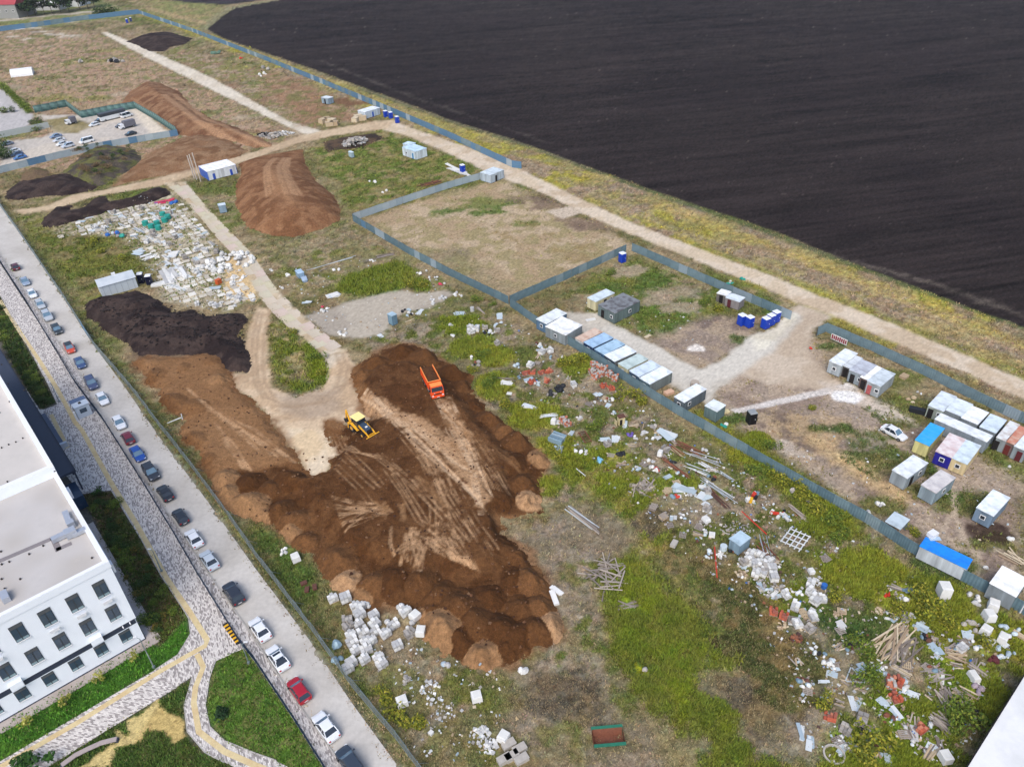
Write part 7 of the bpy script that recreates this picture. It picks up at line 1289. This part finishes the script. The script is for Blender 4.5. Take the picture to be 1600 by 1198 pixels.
# single pieces
t = thing('hutch', 970, 662, 'cream plywood hutch with brown roof', 'hutch', .3); b = MB(); b.box((0, 0, .85), (1.1, .9, 1.7), M_CREAM); b.build('wall', t); b = MB(); b.box((0, 0, 1.75), (1.3, 1.1, .1), RUST[1]); b.build('roof', t); b = MB(); b.box((-.2, -.47, .7), (.5, .05, 1.2), M_DOORK); b.build('opening', t); b = MB(); b.box((-1.0, .1, .5), (.08, .9, 1.1), M_CREAM); b.build('side_board', t)
t = thing('stacked_frames', 871, 688, 'stack of three blue-grey metal frames', 'frames', 1.0)
for k in range(4): put('frame', unit(BLUEG[k % 3]), t, (-.9 + k * .6, 0, .5), (.4, 2.6, .9), (0, 0, rnd.uniform(-.05, .05)))
t = thing('trestle', 914, 684, 'rusty metal trestle lying in the grass', 'trestle', dirang((907, 673), (922, 696)))
for s in (-1, 1): put('rail', unit(RUST[0]), t, (0, s * .6, .25), (3.2, .14, .14))
for k in range(6): put('rung', unit(RUST[1]), t, (-1.4 + k * .56, 0, .27), (.1, 1.2, .1))
t = thing('lattice_frame', 1242, 845, 'white wooden lattice frames leaning together', 'frame', dirang((1222, 865), (1250, 828)))
for k in range(5): put('bar', unit(WPIPE[0]), t, (0, -1.4 + k * .7, .4 + .05 * k), (4.0, .16, .1))
for k in range(4): put('cross_bar', unit(WPIPE[3]), t, (-1.6 + k * 1.05, 0, .5), (.16, 3.2, .1), (0, .05, .1))
for (a, b_, d) in (((1160, 800), (1201, 838), 'long red pipe lying past the metal hut'), ((1116, 853), (1121, 908), 'thin red pipe standing out of the grass')): planks(a, b_, 1, .01, d, [M_REDP], .22, .22, 0, 'tube', 'tube', 'pipe', 'red_pipe')
t = thing('scrap_machine', 1178, 780, 'white and orange scrapped machine', 'machine', .4)
for k in range(9): put(('panel', 'motor', 'housing')[k % 3], unit([WHT[0], BLUEG[1], M_YEL, M_BLK, M_REDP][k % 5]), t, (rnd.uniform(-1.2, 1.2), rnd.uniform(-.6, .6), .3 + .1 * (k % 3)), (rnd.uniform(.4, .9), rnd.uniform(.3, .6), rnd.uniform(.3, .7)), (rnd.uniform(-.3, .3), 0, rnd.uniform(0, 3)))
t = thing('scrap_machine', 1210, 805, 'white and red scrapped metal parts', 'machine', -.4)
for k in range(9): put(('panel', 'bracket', 'housing')[k % 3], unit([WHT[0], BLUEG[2], M_REDP, WHT[1]][k % 4]), t, (rnd.uniform(-1.8, 1.8), rnd.uniform(-.5, .5), .25), (rnd.uniform(.5, 1.3), rnd.uniform(.2, .5), rnd.uniform(.2, .5)), (rnd.uniform(-.3, .3), 0, rnd.uniform(0, 3)))
t = thing('concrete_ring', 1303, 1179, 'thin grey ring hoop lying in the grass', 'ring', 0); b = MB(); R1, R2 = 1.22, 1.02; rg = []
for a in np.linspace(0, 2 * math.pi, 33): rg.append([(R1 * math.cos(a), R1 * math.sin(a), 0), (R1 * math.cos(a), R1 * math.sin(a), .25), (R2 * math.cos(a), R2 * math.sin(a), .25), (R2 * math.cos(a), R2 * math.sin(a), 0)])
b.loft(rg, GRYB[2], cap=False); b.build('hoop', t)
barrel(1287, 918, M_BLUE, .38, .7, 'small blue barrel beside white block pallets'); barrel(1130, 858, SHEET[0], .5, .8, 'pale blue round tank left of the metal hut', 'tank', 'tank'); barrel(738, 486, WHT[3], .45, 1.0, 'grey roll of matting by the fence corner', 'roll', 'matting_roll'); barrel(1085, 603, WOODG[2], .8, 1.0, 'wooden cable drum end beside the lone cabin', 'drum', 'cable_drum')
for k, (x, y) in enumerate(((1383, 932), (1388, 930))):
    t = thing('traffic_cone', x, y, 'orange cone in the weeds', 'cone'); b = MB(); b.bar((0, 0, .05), (0, 0, .8), .25, M_REDP, 10, .04); b.build('cone_body', t); b = MB(); b.box((0, 0, .03), (.55, .55, .06), M_BLK); b.build('base', t)
t = thing('triangle_frame', 1334, 1058, 'pale triangular frame in the grass', 'frame', .4)
for a in (0, 2.1, 4.2): put('bar', unit(WPIPE[1]), t, (.7 * math.cos(a), .7 * math.sin(a), .15), (2.2, .14, .1), (0, 0, a + 1.57))
crate(1053, 851, (1.3, .8, .45), GRYB[2], 'flat concrete block on bare ground', 'block', 'concrete_block'); crate(1417, 1003, (1.5, 1.4, .05), M_CREAM, 'tan plywood board on the plank heap', 'board', 'plywood_board'); crate(882, 474 + 55, (1.6, .5, .5), M_PINK, 'magenta crate by the double cabin', 'box', 'crate', .6); crate(923, 492 + 8, (2.2, .9, .12), WHT[0], 'pale slab beside the double cabin', 'slab', 'slab', .3); crate(1012, 526, (1.6, .7, .12), WOODT[2], 'tan board on the drive edge', 'board', 'board', .7); crate(1432, 644, (2.6, 1.0, .8), M_BLK, 'black trolley box by the compound', 'trolley', 'trolley', -.5); crate(1412, 590, (1.6, 1.2, .5), WOODT[1], 'tan crate behind the garages', 'box', 'crate'); crate(1045, 615, (1.8, 1.1, .5), mat('peach_board', C(226, 186, 158), .7), 'peach coloured board by the lone cabin', 'board', 'board', .5); crate(1134, 644, (1.2, .9, .3), M_CREAM, 'tan step at the start of the white path', 'step', 'step', .3)
# red sign boards on the roadside fence
a0 = P(1300, 534); t = empty('banner', a0[0], a0[1], 0, dirang((1297, 526), (1322, 537))); tag(t, 'dark red lettered banner on the roadside fence', 'banner'); b = MB(); b.box((1.4, -.12, 1.3), (3.6, .04, 1.3), WHT[0]); b.build('backing', t)
for k in range(8): b = MB(); b.box((-.1 + k * .43, -.15, 1.3), (.3, .03, 1.0 - .2 * (k % 2)), mat('sign_red', C(150, 40, 60), .6)); b.build('letter', t)
# slab store -----------------------------------------------------------
slab_root = empty('slab_yard', *P(250, 390)); slab_root['kind'] = 'structure'
o0 = P(250, 390); d1 = P(338, 369) - P(276, 300); d1 /= np.linalg.norm(d1); d2 = np.array((-d1[1], d1[0])); SLM = [mat('road_slab_%d' % k, C(*c), .9, var=.08, scale=1.2) for k, c in enumerate(((226, 220, 206), (210, 202, 186), (234, 230, 220), (194, 186, 172)))]
SP = PP([(92, 372), (112, 342), (225, 314), (262, 312), (300, 325), (335, 372), (398, 462), (360, 486), (262, 475), (246, 420), (225, 380), (190, 362)])
cand = []
for i in range(-30, 31):
    for j in range(-30, 31):
        p = o0 + d1 * (i * 2.5) + d2 * (j * 1.9)
        if sdist(np.array([p[0]]), np.array([p[1]]), SP)[0] > .3 and fbm(np.array([p[0]]), np.array([p[1]]), 4, 3, 3)[0] < .53: cand.append(p)
rnd.shuffle(cand)
for p in cand[:290]:
    put('slab', unit(SLM[rnd.randrange(4)]), slab_root, (p[0] - o0[0], p[1] - o0[1], rnd.uniform(.02, .2)), (2.3 * rnd.uniform(.6, 1), 1.75 * rnd.uniform(.6, 1), .16), (rnd.uniform(-.03, .03), rnd.uniform(-.03, .03), math.atan2(d1[1], d1[0]) + rnd.gauss(0, .16)))
# road slabs of the haul road
hr = bpy.data.objects['haul_road']
def edge_at(E_, t):
    p = PP(E_); s = np.concatenate([[0], np.cumsum(np.linalg.norm(np.diff(p, axis=0), axis=1))]); return np.array([np.interp(t * s[-1], s, p[:, 0]), np.interp(t * s[-1], s, p[:, 1])])
nS = 34
for k in range(nS):
    for lane, f in ((0, .27), (1, .73)):
        t0, t1 = k / nS * .86 + .03, (k + 1) / nS * .86 + .03
        q0 = edge_at(SLAB_L, t0) * (1 - f) + edge_at(SLAB_R, t0) * f; q1 = edge_at(SLAB_L, t1) * (1 - f) + edge_at(SLAB_R, t1) * f; dd = q1 - q0; w = np.linalg.norm(edge_at(SLAB_L, t0) - edge_at(SLAB_R, t0)) * .40
        if rnd.random() < .1: continue
        put('road_slab', unit(mat('haul_slab_%d' % rnd.randrange(9), C(*[v + rnd.uniform(-6, 6) for v in (212, 199, 178)]), .95, var=.12, scale=1, col2=C(192, 172, 146), scale2=.35)), hr, ((q0[0] + q1[0]) / 2, (q0[1] + q1[1]) / 2, .0), (np.linalg.norm(dd) * .97, w, .1), (rnd.uniform(-.01, .01), rnd.uniform(-.01, .01), math.atan2(dd[1], dd[0])))
# goods lying on the slabs
bags(358, 412, 60, 6.5, 'large heap of white foam sacks beside the track', WHT[:3], 1.5, hz=1.2, asp=1.0); bags(372, 438, 14, 3, 'white torn sacks on the sand', WHT[:3], 1.2)
for k, (x, y) in enumerate(((246, 352), (237, 357), (258, 347), (263, 342), (255, 338), (228, 352), (248, 359))): barrel(x, y, M_TEAL, .85, 1.3, 'teal plastic tank', 'tank', 'tank')
sheets(253, 316, 4, 3.2, 1.6, 'pink and blue panels', [M_PINK, M_BLUE], .3, 1.0); sheets(267, 313, 3, 2.4, 1.4, 'pink panels', [M_PINK], .3); bags(272, 318, 6, 1.5, 'black and blue tarpaulin heap', [M_BLK, M_BLUE], 1.3); bags(175, 367, 6, 1.6, 'blue and red scrap heap', [M_BLUE, M_PINK, SHEET[0]], 1.2); bags(190, 370, 6, 1.6, 'dark green and grey scrap heap', [M_TEAL, M_BLK, GRYB[0]], 1.2)
sheets(272, 398, 5, 4.2, 2.6, 'white window frame stack', [SHEET[1], BLUEG[0], WHT[0]], .1, .2); sheets(217, 395, 5, 3.4, 1.6, 'white boards left of the slab store', [SHEET[1], SHEET[0]], .9, 1.2); sheets(230, 402, 4, 3.0, 1.4, 'pale boards near the window frames', [WHT[0], WHT[2]], .8, 1.0)
for k, (x, y) in enumerate(((258, 430), (268, 429), (286, 427), (262, 437))): planks((x - 4, y - 7), (x + 6, y + 8), 6, 1.4, 'white block row on the slabs', WHT, .9, .7, .02, 'block', 'box', 'blocks', 'block_row')
planks((236, 448), (270, 441), 10, 2.0, 'long white film-wrapped bundle', WHT, .8, .5, .15, 'bundle'); planks((262, 447), (290, 455), 8, 1.6, 'pale profiles on the slabs', WPIPE, .2, .12, .2); bags(321, 410, 5, 1.6, 'grey wrapped bale beside the white heap', [GRYB[2], WHT[3]], 1.7)
for k in range(90):
    x, y = rnd.choice(inpoly_px([(105, 366), (120, 345), (225, 318), (290, 330), (330, 380), (345, 405), (300, 440), (262, 420), (235, 385), (190, 360)], 3, k)); q = rnd.random()
    if q < .3: sheets(x, y, 3, rnd.uniform(1.6, 3), rnd.uniform(.6, 1.2), 'pale sheet stack in the slab store', SHEET + WHT[:1], .3, .3)
    elif q < .55: pallet_of(x, y, 'white' if rnd.random() < .6 else 'grey', 1.2, 'pale block pallet in the slab store')
    elif q < .8: planks((x - 5, y - 4), (x + 5, y + 3), 6, 1.0, 'bundle of pale profiles in the slab store', WPIPE + WOODG[:1], .18, .1, .08)
    else: rubble(x, y, 25, 1.1, 'pile of grey scrap in the slab store', GRYB + WHT[:1], .4, .4)
for k in range(16): x, y = rnd.choice(inpoly_px([(330, 470), (398, 455), (398, 472), (365, 484), (300, 480)], 3, 90 + k)); (pallet_of if k % 2 else lambda a, b, *c: rubble(a, b, 20, .8, 'pale scrap by the lower slabs', WHT, .35, .2))(x, y, 'white', 1.0)
crate(342, 443, (1.3, 1.0, 1.1), (206, 96, 48), 'orange box beside the sand patch', 'box')
sheets(337, 450, 2, 3.0, 1.6, 'grey board beside the orange box', SHEET[2:])
# frame sticking out of the mesh fence
planks((256, 664), (284, 652), 2, .2, 'white pipe frame leaning out of the mesh fence', WPIPE[:1], .14, .14, .02, 'pipe', 'tube', 'pipes', 'leaning_pipe'); planks((283, 646), (286, 656), 1, .1, 'short white end of the pipe frame', WPIPE[:1], .14, .14, .02, 'pipe', 'tube', 'pipes', 'leaning_pipe')
bags(1003, 985 + 60, 2, .4, 'pale stone in the grass', GRYB); 
for k, (x, y) in enumerate(((475, 912), (480, 922), (492, 918))): crate(x, y, (.9, .6, .3), RUST[1], 'rusty brown box by the mesh fence', 'box')
# further scraps strewn over the waste strip
WS2 = [(725, 492), (800, 505), (900, 575), (985, 640), (1120, 705), (1110, 800), (1190, 870), (1340, 930), (1560, 1005), (1540, 1080), (1480, 1185), (1290, 1180), (1230, 990), (1060, 820), (960, 720), (860, 660), (790, 560)]
for k, (x, y) in enumerate(inpoly_px(WS2, 165, 77)):
    q = rnd.random()
    if q < .22: sheets(x, y, rnd.randint(1, 3), rnd.uniform(1.0, 2.4), rnd.uniform(.5, 1.1), 'strewn pale sheets', SHEET + WHT[:2], .5, .4)
    elif q < .45: a = rnd.uniform(0, 3.1); planks((x - 9 * math.cos(a), y - 7 * math.sin(a)), (x + 9 * math.cos(a), y + 7 * math.sin(a)), rnd.randint(3, 8), 1.0, 'strewn boards', WOODG + WOODT, .17, .05, .35)
    elif q < .6: bags(x, y, rnd.randint(2, 5), .8, 'small heap of pale scraps', WHT + SHEET, .7)
    elif q < .7: bags(x, y, rnd.randint(2, 5), .8, 'small heap of dark scraps', [M_BLK, RUST[0], RUST[1], BLUEG[1]], .7)
    elif q < .8: pallet_of(x, y, rnd.choice(['white', 'grey', 'grey', 'white']), 1.0, 'stray part-used block pallet')
    elif q < .9: rubble(x, y, 20, rnd.uniform(.7, 1.4), 'patch of broken rubble', rnd.choice([WHT, GRYB, WOODG, WOODT]), .3, .2)
    else: empty_pallets(x, y, rnd.randint(1, 2), 'stray empty pallet')
# fine litter too small to count
def litter(name, label, regions, ms, s):
    b = MB()
    for poly, n in regions:
        for (x, y) in inpoly_px(poly, n, len(b.v) + 1):
            g = P(x, y); q = s * rnd.uniform(.5, 1.6); b.box((g[0], g[1], zat(g[0], g[1]) + q * .2 + .03), (q, q * rnd.uniform(.3, 1), q * rnd.uniform(.2, .5)), ms[rnd.randrange(len(ms))], rot=Matrix.Rotation(rnd.uniform(0, 6), 4, 'Z') @ Matrix.Rotation(rnd.uniform(-.4, .4), 4, 'X'))
    tag(b.build(name), label, 'litter', kind='stuff')
WST = [(720, 490), (800, 500), (980, 620), (1130, 700), (1340, 850), (1590, 1000), (1560, 1080), (1500, 1190), (1280, 1190), (1180, 960), (1020, 820), (880, 690), (790, 570)]
litter('litter', 'fine pale litter scattered over the waste ground', [(WST, 1500), ([(90, 370), (225, 312), (300, 325), (400, 465), (330, 490), (255, 470), (190, 365)], 700), ([(430, 420), (560, 390), (720, 460), (620, 540), (480, 500)], 160), ([(560, 1000), (660, 1000), (800, 1060), (780, 1190), (650, 1190)], 160), ([(870, 470), (1130, 450), (1110, 570)], 60), ([(1150, 680), (1400, 640), (1590, 780), (1560, 880), (1330, 780)], 90)], WHT + GRYB + WOODT + SHEET, .26)
litter('litter', 'fine dark and rusty litter scattered over the waste ground', [(WST, 800), ([(90, 370), (225, 312), (300, 325), (400, 465), (330, 490), (255, 470), (190, 365)], 260)], RUST + [M_BLK, M_BLUE] + WOODG + WOODG, .24)
litter('clods', 'loose soil clods lying on the brown spoil', [([(215, 575), (340, 560), (440, 700), (560, 680), (620, 545), (740, 600), (840, 720), (800, 820), (870, 960), (800, 1030), (690, 1000), (500, 880), (330, 760)], 800)], [mat('clod_dark', C(74, 48, 32), .95, var=.2), mat('clod_mid', C(112, 78, 54), .95, var=.2), mat('clod_light', C(128, 96, 70), .95, var=.2)], .24)
litter('clods', 'loose black clods on the topsoil heaps', [([(140, 478), (250, 470), (300, 490), (380, 495), (385, 570), (330, 545), (230, 550)], 500)], [mat('clod_black', C(38, 31, 31), .95, var=.2)], .35)

# labels: what it is, and where it lies by the nearest findable thing
MARKS = [('the green skip', 950, 1157), ('the orange tipper truck', 676, 600), ('the cream hutch', 970, 655), ('the branch heap', 945, 900), ('the concrete ring', 1303, 1179), ('the vivid blue roof', 1478, 865), ('the black netting heap', 870, 608), ('the big plank heap', 1400, 1008), ('the metal cube hut', 1156, 848), ('the white lattice frames', 1242, 845), ('the blue booth on gravel', 613, 497), ('the white gabled shed', 185, 445), ('the teal tanks', 250, 350), ('the white sack heap', 360, 415), ('the sand patch', 375, 450), ('the red pipe', 1180, 820), ('the grey laths bundle', 910, 812), ('the white roof corner', 1560, 1140), ('the tall wrapped pallet', 1472, 922), ('the blue tarpaulins', 527, 1020), ('the tan block stacks', 515, 193), ('the fence corner', 797, 476), ('the red white car park row', 100, 220), ('the blue-roofed yellow cabin', 1450, 685), ('the roadside garages', 1345, 580), ('the lone grey cabin', 1080, 620), ('the slab track', 430, 450), ('the mesh fence', 440, 890), ('the tip of the spoil', 760, 1048), ('the far fence', 400, 90), ('the pale plot fence', 650, 310), ('the blue barrel', 1287, 918), ('the grey rubble heap', 555, 226), ('the double cabin', 965, 480), ('the white building blocks', 580, 985), ('the foam heap', 755, 1155)]
from collections import defaultdict
grp = defaultdict(list)
for it in ITEMS:
    t, px, py, desc, cat, g = it
    nm, mx, my = min((m for m in MARKS if not any(w in desc for w in m[0].split()[-1:]) or math.hypot(m[1] - px, m[2] - py) > 14), key=lambda m: math.hypot(m[1] - px, (m[2] - py) * 1.3))
    dx, dy = px - mx, (py - my) * 1.3
    rel = ('right of' if dx > 0 else 'left of') if abs(dx) > abs(dy) else ('below' if dy > 0 else 'above')
    grp[(desc, rel, nm)].append((math.hypot(dx, dy), it))
for (desc, rel, nm), L_ in grp.items():
    L_.sort(key=lambda q: q[0])
    for k, (_, (t, px, py, _d, cat, g)) in enumerate(L_):
        lab = '%s %s %s' % (desc, rel, nm) if len(L_) == 1 else '%s %s %s %s' % (ORD[k], desc, rel, nm)
        tag(t, lab, cat, g or (desc if len(L_) > 1 else None))
# ------------------------------------------------------------------ weeds and grass, kept thin where things lie
for it in ITEMS:
    px, py = it[1], it[2]; gx_, gy_ = P(px, py)
    jx = np.where((np.abs(X - gx_) < 1.6) & (np.abs(Y - gy_) < 1.6))[0]
    if len(jx): VEG[jx] *= .12 + .88 * sst((np.hypot(X[jx] - gx_, Y[jx] - gy_) - .7) / .9)
green = np.clip((VC[:, 1] - VC[:, 0]) * 14 + .35, .08, 1)
tufts('weeds', 'low green weeds spread over the waste ground', 85000, green, .36, .32, 3, cj=.42, blades=4)
tufts('dry_grass', 'dry tan grass spread over the waste ground', 80000, np.clip(1.15 - green, .1, 1), .32, .2, 4, tint=(176, 156, 118), cj=.45, blades=4)

tall = np.clip((VEG - 1.2) * 3, 0, 1) * np.clip((VC[:, 1] - VC[:, 0]) * 14 + .5, .1, 1)
tufts('tall_weeds', 'tall yellow-green weeds standing in the greener patches', 18000, tall, .62, .16, 6, spread=.4, blades=9, cj=.4, tint=(142, 150, 44))


# ------------------------------------------------------------------ thin air haze over the whole place
hm = bpy.data.materials.new('haze_air'); hm.use_nodes = True; n = hm.node_tree
n.nodes.remove(n.nodes['Principled BSDF']); pv = n.nodes.new('ShaderNodeVolumePrincipled'); pv.inputs['Color'].default_value = (.86, .91, 1, 1); pv.inputs['Density'].default_value = HAZE; pv.inputs['Anisotropy'].default_value = .0
n.links.new(pv.outputs[0], n.nodes['Material Output'].inputs['Volume'])
b = MB(); b.box((0, 1850, 42.5), (7000, 4900, 90), hm); hz_ = b.build('haze'); hz_['kind'] = 'stuff'
